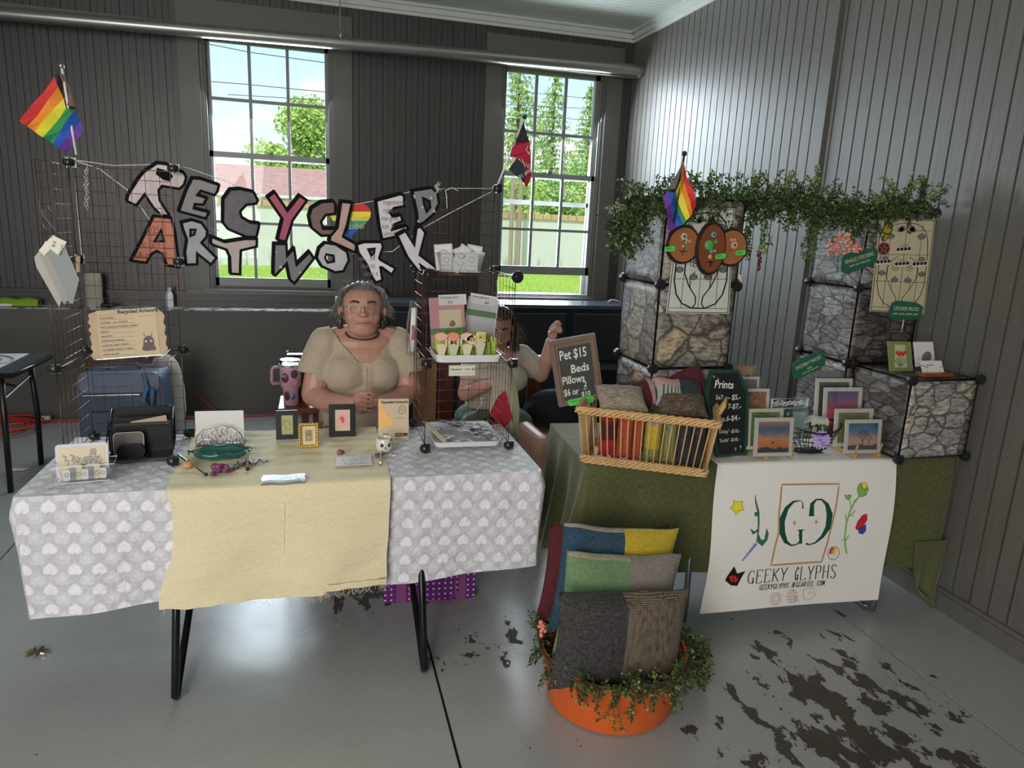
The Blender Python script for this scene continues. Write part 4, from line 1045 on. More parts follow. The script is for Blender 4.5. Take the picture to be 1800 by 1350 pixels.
slab2(MB(), [rbox(.158, .118, .012)], 0).build('card', M('lilac white card', (.66, .62, .68), rough=.6), t2)
slab2(MB(), [rbox(.136, .098, .001, 1, y0=.008)], -.0008, .0006).build('print', MCREAMC, t2)
fm_ = MB()
for q in ((-.02, .062, .010), (.0, .055, .012), (.018, .06, .011), (.032, .066, .013), (.045, .058, .012), (.034, .088, .008)): flower(fm_, q[0], q[1], q[2], -.0012, 6, .0022)
for q in ((-.045, .055), (-.030, .072), (-.052, .07)): lines(fm_, [(q[0], q[1] - .012), (q[0] + .004, q[1]), (q[0] - .006, q[1] + .010), (q[0] + .008, q[1] + .004)], .0022, -.0012)
lines(fm_, [(-.05, .05), (.0, .044), (.05, .05)], .0014, -.0012); fm_.build('flower_drawing', MINKG, t2, fix=False)
for i in range(7):
    x = -.055 + .018 * i; s_ = thing('sticker', ['white', 'grey', 'cream', 'white', 'grey', 'cream', 'white'][i] + ' sticker in the acrylic tray, ' + ['first', 'second', 'third', 'fourth', 'fifth', 'sixth', 'last'][i] + ' from the left', 'sticker', (c.x + x * .99, c.y - .012 + x * .12, TI + .003), (-.2, 0, .12 + R_.uniform(-.1, .1)), 'stickers in the clear tray')
    slab2(MB(), [rbox(.022, .036 + .008 * (i % 3), .006)], 0, .0008).build('sticker_face', [MCARD, MINKG, MCREAMC][i % 3], s_); lines(MB(), circle(0, .02, .006, 8), .0015, -.0004, True).build('drawing', MINK, s_, fix=False)
# --- black mesh desk organiser
MMESH, nt, b = newmat('black wire mesh'); co = nt.coord(); nt.n.remove(b)
x_, y_, z_ = nt.sep(nt.mapping(co, scale=(1, 1, 1)))
def stripe(a): return nt.math('GREATER_THAN', nt.math('FRACT', nt.math('MULTIPLY', a, 330)), .45)
xy = nt.math('ADD', x_, y_); al = nt.math('MAXIMUM', stripe(nt.math('ADD', xy, z_)), stripe(nt.math('SUBTRACT', xy, z_)))
pb = nt.new('ShaderNodeBsdfPrincipled', ins={'Base Color': (.012, .012, .013, 1), 'Roughness': .35, 'Alpha': al}); nt.l.new(pb.outputs[0], nt.n['Material Output'].inputs[0])
c = P(248, 806, Z=TI); t = thing('mesh_organizer', 'black wire mesh letter organiser in tiers inside the left grid stand', 'organizer', Vector((c.x, c.y + .02, TI + .012)), (0, 0, .10))
W_ = .215
for k, (y0, h) in enumerate(((.115, .155), (.065, .125), (.015, .105), (-.035, .05))):
    w0 = W_ if k < 3 else W_ * .42; x0 = 0 if k < 3 else -.03
    f = rbox(w0, h, .022, x0=x0 - w0 / 2); slab2(MB(), [f], y0, .0006).build('mesh_panel', MMESH, t)
    MB().tube([(p[0], y0, p[1]) for p in f], .0026, 6, closed=True).build('rim', MBLKM, t, smooth='all')
MB().box((-W_ / 2, -.06, 0), (W_ / 2, .12, .004)).build('base', MBLKM, t)
for sx in (-1, 1): MB().tube([(sx * W_ / 2, -.06, .005), (sx * W_ / 2, -.06, .05), (sx * W_ / 2, .0, .095), (sx * W_ / 2, .115, .15)], .0026, 6).build('side_rail', MBLKM, t, smooth='all')
dk = MB().box((-.095, .02, .005), (.095, .11, .11)); tag(dk.build('envelope_bundle', M('dark kraft envelope', (.045, .038, .035), rough=.7)), None, None)
o_ = bpy.data.objects['envelope_bundle']; o_.location = Vector((c.x, c.y + .09, TI + .02)); tag(o_, 'stack of dark envelopes in the black mesh organiser', 'envelope')
e = thing('paper_envelope', 'beige envelope slanting out of the black mesh organiser', 'envelope', Vector((c.x + .035, c.y + .055, TI + .05)), (-.1, -.16, .1)); slab2(MB(), [rbox(.125, .09, .002, 1)], 0, .004).build('paper', M('beige paper', (.42, .35, .26), rough=.8), e)
e = thing('photo_card', 'small oval-cornered dark photo card at the front of the mesh organiser', 'card', Vector((c.x - .035, c.y - .012, TI + .02)), (-.1, 0, .1)); slab2(MB(), [rbox(.10, .085, .015)], 0, .002).build('card', M('smoky card', (.09, .085, .08), rough=.4), e); lines(MB(), rbox(.10, .085, .015), .0018, -.0006, True).build('edge_line', MCREAMC, e, fix=False)
# --- silver filigree napkin holder with a white card
c = P(388, 783, Z=TI); t = thing('napkin_holder', 'silver filigree napkin holder holding a white card', 'holder', c, (0, 0, -.02))
def spiral(cx, cz, r, turns, d, a0): return [(cx + r * (1 - k / 20) * math.cos(a0 + d * turns * 2 * PI * k / 20), cz + r * (1 - k / 20) * math.sin(a0 + d * turns * 2 * PI * k / 20)) for k in range(19)]
for yy in (-.015, .03):
    fg = MB()
    def T2(pts, r=.0022): fg.tube([(p[0], yy, p[1]) for p in pts], r, 5)
    arch = [(.088 * math.cos(a), .008 + .078 * math.sin(a) ** .8 + .004 * abs(math.sin(a * 5))) for a in np.linspace(0, PI, 28)]
    T2(arch); T2([(-.09, .006), (.09, .006)], .003)
    for sx in (-1, 1):
        for (a, b_, r, d) in ((.022, .062, .018, 1), (.050, .045, .017, -1), (.070, .020, .013, 1), (.020, .026, .016, -1), (.044, .016, .010, 1), (.008, .046, .010, -1)):
            T2([(sx * p[0], p[1]) for p in spiral(a, b_, r, 1.4, d, .8)], .0019)
        T2([(sx * .002, .01), (sx * .03, .03), (sx * .06, .032), (sx * .082, .012)]); fg.ell((sx * .088, yy, .004), .005, nu=8, nv=6)
    fg.build('filigree', MSILV, t, smooth='all')
MB().box((-.085, -.015, .003), (.085, .03, .006)).build('base', MSILV, t)
e = thing('white_card', 'blank white card standing in the silver filigree holder', 'card', Vector((c.x - .002, c.y + .012, TI + .007)), (-.06, 0, -.02)); slab2(MB(), [rbox(.182, .132, .002, 1)], 0, .002).build('card', MCARD, e)
# --- green leaf dish
MTEAL = M('teal glaze', (.010, .105, .085), rough=.18, var=.35, scale=14, coat=.5)
c = P(388, 802, Z=TI + .01); t = thing('leaf_dish', 'teal green glazed leaf shaped dish in front of the silver holder', 'dish', (c.x, c.y + .02, TI), (0, 0, .06))
mb = MB(); pr = []
for k in range(36):
    a = 2 * PI * k / 36; r = 1 + .05 * math.cos(3 * a) + .03 * math.sin(7 * a); pr.append((.098 * r * math.cos(a) * (1.05 if abs(math.cos(a)) > .7 else 1), .058 * r * math.sin(a)))
rings = [(.0, .010), (.45, .006), (.75, .010), (.92, .022), (1.0, .030), (1.04, .028), (.95, .012), (.7, .001), (0, .0)]
vs = []; 
for f, z in rings: vs += [(p[0] * max(f, .001), p[1] * max(f, .001), z + .003 * math.sin(i * 1.2) * f) for i, p in enumerate(pr)]
n = 36; mb.add(vs, [(i * n + k, i * n + (k + 1) % n, (i + 1) * n + (k + 1) % n, (i + 1) * n + k) for i in range(len(rings) - 1) for k in range(n)])
mb.build('dish', MTEAL, t, smooth='all'); MB().tube([(-.098, .0, .026), (-.116, .004, .03), (-.112, -.014, .024)], .004, 8).build('stalk', MTEAL, t, smooth='all')
def rod(a, b_, r, lb, mt_=MCHROME):
    t = thing('metal_rod', lb, 'rod', a); MB().tube([a, b_], r, 10).build('rod', mt_, t, smooth=True); MB().ell(b_, r * 1.35, nu=10, nv=8).build('rubber_tip', MBLACK, t, smooth=True)
rod(P(313, 800, Z=TI + .012), P(362, 834, Z=TI + .006), .005, 'shiny metal rod lying slantwise over the orange clay pumpkin'); rod(P(435, 792, Z=TI + .03), P(435, 824, Z=TI + .006), .0055, 'short metal rod with black tip at the right end of the teal dish')
# clay figures
c = P(330, 824, Z=TI); t = thing('clay_pumpkin', 'small orange clay pumpkin under the slanting metal rod', 'figurine', (c.x - .002, c.y + .012, TI)); mb = MB()
for k in range(8): a = PI * k / 4; mb.ell((c.x - .002 + .007 * math.cos(a), c.y + .012 + .007 * math.sin(a), TI + .012), (.012, .012, .012), nu=10, nv=7)
mb.build('body', M('orange clay', (.62, .30, .12), rough=.5, var=.15), t, smooth='all'); MB().tube([(c.x, c.y + .012, TI + .022), (c.x + .003, c.y + .012, TI + .030)], .003, 6).build('stem', M('brown clay', (.2, .10, .05), rough=.6), t)
MPURP = M('plum clay', (.20, .045, .13), rough=.35, var=.2, scale=30)
c = P(395, 828, Z=TI); t = thing('clay_eggplant', 'plum coloured clay eggplant with green cap', 'figurine', (c.x, c.y, TI)); MB().chain([c + Vector(q) for q in ((-.035, .012, .014), (-.005, .014, .012), (.022, .022, .010))], [.014, .011, .007]).build('body', MPURP, t, smooth='all')
MB().chain([c + Vector(q) for q in ((.018, .020, .011), (.034, .030, .012))], [.010, .005]).build('cap', M('sage clay', (.20, .36, .27), rough=.5), t, smooth='all')
t = thing('clay_slug', 'plum coloured clay tendril curling in front of the eggplant', 'figurine', (c.x, c.y - .03, TI)); MB().chain([c + Vector(q) for q in ((-.034, -.045, .007), (-.030, -.030, .010), (-.008, -.018, .009), (.016, -.016, .008), (.030, -.002, .008), (.044, .006, .009))], [.008, .008, .008, .009, .008, .005]).build('body', MPURP, t, smooth='all')
t = thing('clay_snake', 'grey clay snake winding right of the eggplant', 'figurine', P(440, 812, Z=TI)); MB().tube([P(418 + 52 * k / 24, 812 + 4.5 * math.sin(k * .62) - (5 if k > 21 else 0), Z=TI + .008) for k in range(25)], [.004 + .004 * math.sin(PI * min(1, k / 18 + .1)) for k in range(25)], 8).build('body', M('grey clay', (.13, .10, .11), rough=.4, var=.3, scale=50), t, smooth='all')
# lace paper over the front edge
a, b_, c_, d_ = P(463, 829, Z=TI), P(537, 825, Z=TI), P(540, 852, Y=AY0 - .03), P(466, 857, Y=AY0 - .03)
t = thing('printed_slip', 'translucent printed paper slip lying over the front edge of the cream runner', 'paper', (a.x, AY0, TI - .02))
mb = MB(); mb.grid(8, 6, lambda u, v: (lambda y_, x_: (x_, y_, TI + .004 - max(0, v - .75) * .03))(AY0 + .060 - .085 * v + (.004 * math.sin(u * 9)), a.x + (b_.x - a.x) * u + .003 * math.sin(v * 12)))
mb.build('paper', M_glass('translucent paper', (.80, .80, .80), .35, .5), t)
pr_ = MB(); rr = random.Random(2)
for i in range(9):
    for j in range(14):
        if rr.random() < .75: x0 = a.x + .008 + j * .0105; y0 = AY0 + .050 - i * .0062; pr_.add([(x0, y0, TI + .0052), (x0 + .008, y0, TI + .0052), (x0 + .008, y0 - .0022, TI + .0052), (x0, y0 - .0022, TI + .0052)], [(0, 1, 2, 3)])
pr_.build('fine_print', MINKG, t, fix=False, kind='stuff')
# --- photo frames
WIS = [(-.35,.55),(-.15,.62),(-.05,.52),(.25,.40),(.42,.20),(.38,.0),(.5,.12),(.42,-.2),(.38,-.62),(-.12,-.62),(-.22,-.42),(-.25,-.2),(-.52,.05),(-.5,.28),(-.36,.35)]
def frame(name, lb, px, py, w, h, bw, rz, lean, fmat, matc, artc, deep=.012):
    c = P(px, py, Z=TI); t = thing(name, lb, 'picture frame', c, (-lean, 0, rz))
    MB().prism([rbox(w, h, .002, 1), rbox(w - 2 * bw, h - 2 * bw, .001, 1, y0=bw)], lambda u, v, q: (u, -deep / 2 + q, v), deep).build('frame', fmat, t)
    slab2(MB(), [rbox(w - 2 * bw + .002, h - 2 * bw + .002, .001, 1, y0=bw - .001)], deep * .1, .001).build('mount', matc, t)
    MB().box((-.02, deep / 2, .002), (.02, deep / 2 + .003, h * .8)).build('back_strut', fmat, t)
    return t
MFRK = M('black frame lacquer', (.010, .010, .010), rough=.3)
t = frame('picture_frame', 'black picture frame with an olive map print, left of the gilt frame', 505, 772, .088, .122, .020, .02, .14, MFRK, M('pale olive print', (.42, .42, .20), rough=.5), None)
lines(MB(), [(x * .030 * 1.0, .061 + y * .032) for x, y in WIS], .002, -.0006, True).build('map_outline', M('ochre ink', (.30, .20, .03), rough=.5), t, fix=False)
t = frame('picture_frame', 'larger black picture frame with a red map print, nearest the seated woman', 602, 767, .112, .140, .024, -.02, .14, MFRK, MCREAMC, None)
slab2(MB(), [rbox(.042, .066, .001, 1, y0=.037)], -.0008, .0006).build('print', M('blush print', (.80, .42, .38), rough=.5), t)
slab2(MB(), [[(x * .020, .074 + y * .024) for x, y in WIS]], -.0016, .0006).build('map_shape', M('coral print', (.65, .10, .12), rough=.5), t)
t = frame('ornate_frame', 'small gilt ornate picture frame between the two black frames', 543, 786, .074, .098, .011, .03, .12, MGOLD, MCREAMC, None, .01)
sc = MB()
for k in range(34):
    a = k / 34
    per = [(-.035, .003), (.035, .003), (.035, .095), (-.035, .095)]
    e_ = int(a * 4); f = a * 4 - e_; p = per[e_]; q = per[(e_ + 1) % 4]; x, z = p[0] + (q[0] - p[0]) * f, p[1] + (q[1] - p[1]) * f
    sc.ell((x, -.005, z), (.006 if k % 2 else .0045, .005, .0055), nu=8, nv=6)
sc.build('scrollwork', MGOLD, t, smooth='all')
slab2(MB(), [rbox(.030, .048, .001, 1, y0=.024)], -.0008, .0006).build('print', M('tan print', (.45, .36, .20), rough=.5), t)
mb = MB()
for k in range(3): lines(mb, circle(0, .058, .004 + .003 * k, 10), .001, -.0012, True)
lines(mb, [(-.010, .030), (-.006, .044), (-.010, .05), (.010, .05), (.006, .044), (.010, .030), (-.010, .030)], .0014, -.0012); mb.build('engraving', MINK, t, fix=False)
# --- kraft sign card behind the panda cup
c = P(692, 774, Z=TI); t = thing('sign_card', 'cream shop card with a sunlit orange corner standing behind the panda cup', 'sign', Vector((c.x, c.y + .004, TI)), (-.10, 0, -.03))
slab2(MB(), [rbox(.128, .178, .002, 1)], 0, .003).build('card', M('cream kraft card', (.62, .50, .34), rough=.7, var=.05), t)
slab2(MB(), [[(-.060, .170), (-.046, .165), (-.044, .14), (-.028, .11), (-.002, .085), (-.006, .066), (-.030, .062), (-.060, .046)]], -.0009, .0007).build('painted_sun_patch', M('sunlit card orange', (1.0, .50, .16), rough=.6), t)  # sunlight falling on the card, put in as an orange patch
text('Recycled Artwork', .0150, t, (-.052, -.0012, .164), MINK, off=.0005)
mb = MB(); lines(mb, smoothloop([(.022, .115), (.045, .113), (.052, .13), (.046, .148), (.03, .148), (.02, .13)], 1), .0018, -.0012, True); lines(mb, circle(.036, .133, .006, 8), .0014, -.0012, True)
lines(mb, [(.01, .095), (.05, .095)], .001, -.0012); mb.build('drawing', MINK, t, fix=False)
slab2(MB(), [rbox(.052, .014, .001, 1, x0=.008, y0=.016)], -.0009, .0007).build('dark_label', M('maroon label', (.09, .04, .04), rough=.6), t); text('Market', .010, t, (.014, -.0012, .023), MCARD)
text('ENVE', .010, t, (-.045, -.0012, .026), MINK)
# --- panda cup
MCER = M('cream ceramic', (.72, .68, .58), rough=.22, var=.05, coat=.4)
c = P(676, 797, Z=TI); t = thing('panda_cup', 'round cream ceramic cup with a panda face', 'cup', (c.x, c.y + .025, TI), (0, 0, .2))
MB().lathe([(.001, .0), (.020, .0), (.029, .006), (.034, .022), (.034, .042), (.031, .058), (.029, .060), (.027, .058), (.030, .040), (.029, .015), (.001, .006)], 28, cap=False).build('cup', MCER, t, smooth='all')
def onface(a, z, r=.0345): return Vector((r * math.sin(a), -r * math.cos(a), z))
for a, z, rx in ((-.55, .036, .0068), (.35, .036, .0068)): MB().ell(onface(a, z, .0335), (rx, .003, .0085), Matrix.Rotation(a, 3, 'Z'), nu=12, nv=8).build('eye_patch', INKK, t, smooth='all'); MB().ell(onface(a - .05, z + .003, .036), (.0018, .001, .0018), nu=8, nv=6).build('eye_glint', MCARD, t)
MB().ell(onface(-.12, .026, .0345), (.004, .002, .003), nu=10, nv=6).build('nose', INKK, t, smooth='all')
MB().tube([onface(-.25, .021), onface(-.18, .0185), onface(-.12, .021), onface(-.06, .0185), onface(.02, .021)], .0006, 4).build('mouth', INKK, t)
MB().tube([onface(.75 + .12 * math.cos(q), .052 + .005 * math.sin(q), .0345) for q in np.linspace(-.6, PI, 8)], .0017, 5).build('ear', INKK, t, smooth='all')
MB().ell(onface(-.9, .056, .032), (.006, .004, .004), nu=8, nv=6).build('ear', MCER, t, smooth='all')
# --- postcard, rose, pen, trinkets
def lying(name, lb, cat, px, py, w, h, rz, mt_, z=TI, th=.0012):
    c = P(px, py, Z=z); t = thing(name, lb, cat, (c.x, c.y, z), (0, 0, rz)); MB().box((-w / 2, -h / 2, 0), (w / 2, h / 2, th)).build('card', mt_, t); return t
t = lying('postcard', 'white postcard with a cup drawing lying at the front of the cream runner', 'postcard', 622, 809, .135, .118, -.03, MCARD, TI + .003)
mb = MB(); 
def ln2(pts, w_=.0013):
    for i in range(len(pts) - 1):
        a = Vector(pts[i]); b_ = Vector(pts[i + 1]); d = b_ - a; q = Vector((-d.y, d.x)).normalized() * w_ / 2; mb.add([(a.x + q.x, a.y + q.y, .0016), (b_.x + q.x, b_.y + q.y, .0016), (b_.x - q.x, b_.y - q.y, .0016), (a.x - q.x, a.y - q.y, .0016)], [(0, 1, 2, 3)])
ln2([(-.045, .01), (-.030, -.045), (.025, -.045), (.035, .012), (-.045, .01)]); ln2([(0, .012), (-.002, .045)]); ln2(circle(-.002, -.012, .012, 12) + [(.01, -.012)], .002); ln2([(-.035, -.048), (.05, -.044)], .004); ln2([(.02, .03), (.05, .03), (.05, .012)]); mb.build('drawing', MINKG, t, fix=False)
text('This way up', .008, t, (-.03, .052, .0014), MINK, lying=True)
c = P(598, 798, Z=TI + .004); t = thing('clay_rose', 'brown clay rose beside the postcard', 'figurine', c)
for k in range(9): a = k * 2.4; MB().ell(c + Vector((.004 + .0013 * k, 0, 0)).lerp(Vector((0, 0, 0)), 0) * 0 + Vector((.0018 * k * math.cos(a), .0018 * k * math.sin(a), .012 - .0008 * k)), (.009, .003, .009), Matrix.Rotation(a + PI / 2, 3, 'Z'), nu=10, nv=6).build('petal', M('brown clay gloss', (.26, .11, .05), rough=.35), t, smooth='all')
a, b_ = P(668, 820, Z=TI + .004), P(670, 793, Z=TI + .012); t = thing('pen', 'silver pen leaning on the maroon clay flower before the panda cup', 'pen', a)
MB().tube([a, a.lerp(b_, .15), b_], [.001, .0042, .0042], 10).build('barrel', MCHROME, t, smooth='all'); MB().tube([a.lerp(b_, .6) + Vector((0, -.004, .003)), b_ + Vector((0, -.004, .003))], .0012, 6).build('clip', MCHROME, t)
c = P(666, 802, Z=TI); t = thing('clay_flower', 'maroon clay flower lying before the panda cup', 'figurine', c)
for k in range(5): a = k * 2 * PI / 5; MB().ell(c + Vector((.010 * math.cos(a), .010 * math.sin(a), .006)), (.009, .009, .005), nu=10, nv=6).build('petal', MPURP, t, smooth='all')
c = P(692, 801, Z=TI + .002); t = thing('charm', 'tiny black and white charm right of the panda cup', 'charm', c); MB().box(c + Vector((-.006, -.006, 0)), c + Vector((.006, .0, .006))).build('body', MCARD, t); MB().box(c + Vector((-.006, .0, 0)), c + Vector((.006, .006, .007))).build('cap', INKK, t)

# ================================================================= in the wire tower
# bottom tray with sticker pile
def traybox(t, w, d, h, r, mt_, th=.003):
    mb = MB(); o1 = [(x, y - d / 2) for x, y in rbox(w, d, r)]; o0 = [(x * .95, y * .95) for x, y in o1]; i1 = [(x * .97, y * .96) for x, y in o1]; i0 = [(x * .92, y * .92) for x, y in o1]
    n = len(o1); vs = [(x, y, 0) for x, y in o0] + [(x, y, h) for x, y in o1] + [(x, y, h) for x, y in i1] + [(x, y, th) for x, y in i0]
    fs = [(k * n + i, k * n + (i + 1) % n, (k + 1) * n + (i + 1) % n, (k + 1) * n + i) for k in range(3) for i in range(n)] + [tuple(range(n))[::-1], tuple(3 * n + i for i in range(n))]
    mb.add(vs, fs); return mb.build('tray', mt_, t, smooth=True)
MWPL = M('white plastic', (.72, .72, .74), rough=.25, var=.03)
t = thing('sticker_tray', 'shallow white tray full of stickers at the bottom of the wire tower', 'tray', (.600, 2.855, TI + .016), (0, 0, -.03)); traybox(t, .285, .31, .022, .03, MWPL)
rr = random.Random(15); k = 0
def sticklabel(i, x, y):
    return ['white', 'dark grey', 'slate blue'][i % 3] + [' sticker', ' upturned sticker'][i % 2] + ' near the ' + ['front', 'middle', 'back'][min(2, int((y + .125) / .084))] + ' ' + ['left', 'centre', 'right'][min(2, int((x + .105) / .074))] + ' of the pile, layer %s from the tray' % ['lowest', 'second', 'third', 'middle', 'upper', 'topmost'][i // 5]
for i in range(30):
    x, y = rr.uniform(-.105, .115), rr.uniform(-.125, .125); z = TI + .024 + .0011 * i
    s_ = thing('loose_sticker', sticklabel(i, x, y), 'sticker', (.600 + x, 2.855 + y, z), (rr.uniform(-.12, .12), rr.uniform(-.12, .12), rr.uniform(0, 6)), 'stickers piled in the bottom tray')
    w, h = rr.uniform(.035, .07), rr.uniform(.03, .055); sh = circle(0, 0, w / 2, 12, h / 2) if rr.random() < .4 else rbox(w, h, .006, 2, y0=-h / 2)
    MB().prism([sh], lambda u, v, q: (u, v, q), .0012).build('sticker_face', [MCARD, MINKG, M('slate print', (.32, .34, .40), rough=.4)][i % 3], s_)
    MB().prism([[(a * .55, b_ * .55) for a, b_ in sh]], lambda u, v, q: (u, v, .0013 + q), .0003).build('print', [MINKG, MCARD, MINK][i % 3], s_)
for k, (x, z) in enumerate(((-.108, 0), (-.098, .003))):
    t = thing('leaning_card', ['cream card edge leaning against the left side of the bottom tray', 'second cream card leaning in the bottom tray, right of the other'][k], 'card', (.600 + x, 2.80, TI + .028), (0, -.75, .15)); MB().box((-.002, -.07, 0), (.002, .085, .075)).build('card', MCREAMC, t)
# middle shelf: grass rack in white tray
zs = LV[1] + .004
t = thing('grass_rack', 'white drying tray with green plastic grass on the middle shelf of the wire tower', 'rack', (.592, 2.815, zs), (0, 0, 0)); traybox(t, .275, .20, .030, .025, MWPL)
MLIME = M('lime plastic grass', (.30, .38, .015), rough=.35, var=.3, scale=30)
gb = MB()
for i in range(34):
    for j in range(11):
        x = -.118 + i * .0071 + rr.uniform(-.002, .002); y = -.075 + j * .015; h = rr.uniform(.075, .10); w = .0016
        gb.add([(x - w, y, .004), (x + w, y, .004), (x + w * .7 + rr.uniform(-.004, .004), y, h), (x - w * .7 + rr.uniform(-.004, .002), y + .002, h)], [(0, 1, 2, 3)])
gb.build('grass_blades', MLIME, t, fix=False, kind='stuff')
def stake(px, py, kind, lb):
    q = P(px, py, Y=2.722); t = thing('flower_cutout', lb, 'decoration', (q.x, 2.726, zs + .022), (0, 0, 0)); dz = q.z - (zs + .022)
    slab2(MB(), [[(-.012, 0), (.010, .002), (.022, dz - .004), (.0, dz + .004), (-.022, dz - .002)]], 0, .002).build('paper_cone', [MCREAMC, M('checked paper', (.60, .55, .42), rough=.8, var=.5, scale=200)][kind % 2], t)
    pet = [M('peach paper', (.80, .42, .33), rough=.8), M('coral paper', (.78, .28, .18), rough=.8), M('blush paper', (.78, .50, .42), rough=.8), M('butter paper', (.82, .66, .34), rough=.8)][kind]
    for k in range(6 if kind < 3 else 9):
        a = -.9 + 1.8 * k / 5 if kind < 3 else k * 2 * PI / 9; r = .018; cx, cz = (.014 * math.sin(a) - .004, dz + .020 + .012 * math.cos(a)) if kind < 3 else (.014 * math.cos(a), dz + .022 + .014 * math.sin(a))
        slab2(MB(), [[(cx + u * math.cos(a) + v * math.sin(a), cz - u * math.sin(a) + v * math.cos(a)) for u, v in circle(0, 0, .0075, 10, .019 if kind < 3 else .012)]], -.002 - .0008 * k, .0008).build('petal', pet, t)
    if kind in (0, 2, 1):
        for k in range(3): slab2(MB(), [[(.016 + k * .007 + u * 1.0, dz + .012 + v) for u, v in circle(0, 0, .004, 8, .020)]], -.003 - k * .001, .0008).build('leaf', [MCREAMC, M('olive paper', (.30, .28, .10), rough=.8)][k % 2], t)
    if kind == 2:
        slab2(MB(), [circle(.016, dz + .022, .020, 16)], -.006, .0008).build('rose_disc', M('butter paper', (.82, .66, .34), rough=.8), t)
        for k in range(2): slab2(MB(), [[(.012 + k * .012 + u, dz + .022 + v) for u, v in circle(0, 0, .005, 8, .012)]], -.0072, .0008).build('leaf', M('olive paper', (.30, .28, .10), rough=.8), t)
    if kind == 3:
        mb = MB()
        for k in range(3): lines(mb, circle(0, dz + .022, .005 + .005 * k, 12), .0012, -.0115, True)
        mb.build('swirl_lines', M('ochre ink', (.30, .20, .03)), t, fix=False)
stake(777, 606, 0, 'peach paper tulip cut-out, leftmost of the four on the green plastic grass'); stake(798, 606, 1, 'coral paper tulip cut-out, second from left on the green plastic grass'); stake(822, 606, 2, 'blush and butter paper rose cut-out, third from left on the green plastic grass'); stake(845, 602, 3, 'round butter yellow paper rose cut-out, rightmost on the green plastic grass')
# card packs behind
q = P(792, 590, Y=2.93); t = thing('card_pack', 'pink card pack in clear film with a green band, on the middle shelf', 'card pack', (q.x - .012, 2.90, zs + .035), (-.10, -.06, -.02))
slab2(MB(), [rbox(.148, .205, .002, 1)], 0, .006).build('card_stack', MPINKC, t); slab2(MB(), [rbox(.095, .085, .001, 1, x0=-.035, y0=.068)], -.001, .0008).build('note_card', MCREAMC, t); MG2 = M('green patterned band', (.14, .24, .10), rough=.7, var=.5, scale=90)
slab2(MB(), [rbox(.148, .026, .001, 1, y0=.050)], -.002, .0008).build('band', MG2, t); slab2(MB(), [rbox(.118, .044, .001, 1, x0=-.034, y0=.172)], -.002, .0008).build('label_card', MCARD, t)
text('Card pack of 4', .0125, t, (-.028, -.0028, .204), MINK); text('$10', .0125, t, (.005, -.0028, .184), MINK); slab2(MB(), [smoothloop([(.005, .085), (.02, .08), (.035, .088), (.03, .102), (.02, .112), (.01, .10)], 1)], -.002, .0008).build('small_print', M('brown print', (.28, .16, .08), rough=.7), t)
slab2(MB(), [rbox(.156, .215, .002, 1, y0=-.003)], -.005, .0004).build('film', MCELL, t)
q = P(835, 590, Y=2.95); t = thing('card_pack', 'white card pack with a green band tilted to the right, on the middle shelf', 'card pack', (q.x + .01, 2.945, zs + .030), (-.10, .14, 0))
slab2(MB(), [rbox(.135, .205, .002, 1)], 0, .006).build('card_stack', M('pale grey card', (.58, .58, .60), rough=.6), t); slab2(MB(), [rbox(.135, .026, .001, 1, y0=.125)], -.001, .0008).build('band', MG2, t); slab2(MB(), [rbox(.118, .044, .001, 1, x0=-.062, y0=.176)], -.002, .0008).build('label_card', MCARD, t)
text('Card pack of 2', .0125, t, (-.054, -.0028, .208), MINK); text('$20', .0125, t, (.005, -.0028, .187), MINK); slab2(MB(), [rbox(.142, .215, .002, 1, y0=-.003)], -.005, .0004).build('film', MCELL, t)
# sticker price label
q = P(813, 652, Y=2.70); t = thing('price_label', 'small white label hanging under the middle shelf of the wire tower', 'label', (q.x, ty0 - .008, q.z - .022), (0, 0, .0))
slab2(MB(), [rbox(.108, .044, .001, 1)], 0, .0012).build('card', M('ivory label', (.74, .70, .58), rough=.6), t); text('Stickers!  3 for $5', .0135, t, (-.046, -.0014, .027), MINK); lines(lines(MB(), [(-.045, .012), (.045, .012)], .0012, -.0004), rbox(.100, .037, .001, 1, y0=.0035), .0008, -.0004, True).build('ruled_lines', MINK, t, fix=False)
# clear box with cards on the top shelf
q = P(807, 486, Y=2.86); t = thing('acrylic_box', 'clear acrylic box on top of the wire tower', 'box', (q.x, 2.86, LV[2] + .004), (0, 0, -.03)); frus(MB(), .160, .06, .195, .08, .080).build('box_wall', MACR, t)
rm = MB(); rm.tube([(-.0975, -.04, .080), (.0975, -.04, .080), (.0975, .04, .080), (-.0975, .04, .080)], .0013, 5, closed=True); rm.tube([(-.08, -.03, .001), (.08, -.03, .001), (.08, .03, .001), (-.08, .03, .001)], .0013, 5, closed=True); rm.build('box_rim', MATS['clear acrylic edge'], t)
for i, (x, y, rot, w, h) in enumerate(((-.055, .015, -.1, .075, .105), (-.03, -.012, .55, .05, .115), (.0, .01, .3, .06, .09), (.03, -.01, -.35, .05, .10), (.055, .018, .15, .065, .105), (.045, -.018, .05, .055, .075), (-.06, -.02, .06, .05, .07))):
    s_ = thing('paper_tag', 'white printed paper tag in the clear box, ' + ['upright at the far left back', 'steeply tilted right, left front', 'tilted, at the centre', 'tilted to the left, right of centre', 'upright at the right back', 'small, at the right front', 'small, at the left front'][i], 'tag', (q.x + x, 2.86 + y, LV[2] + .008), (-.12, rot, 0), 'printed tags in the clear box'); slab2(MB(), [rbox(w, h, .001, 1)], 0, .001).build('card', MCARD, s_)
    lines(lines(lines(MB(), rbox(w - .008, h - .008, .001, 1, y0=.004), .0009, -.0004, True), circle(0, h * .62, w * .22, 10), .0016, -.0004, True), [(-w * .3, h * .3), (w * .3, h * .3)], .0012, -.0004).build('drawing', MINK, s_, fix=False)
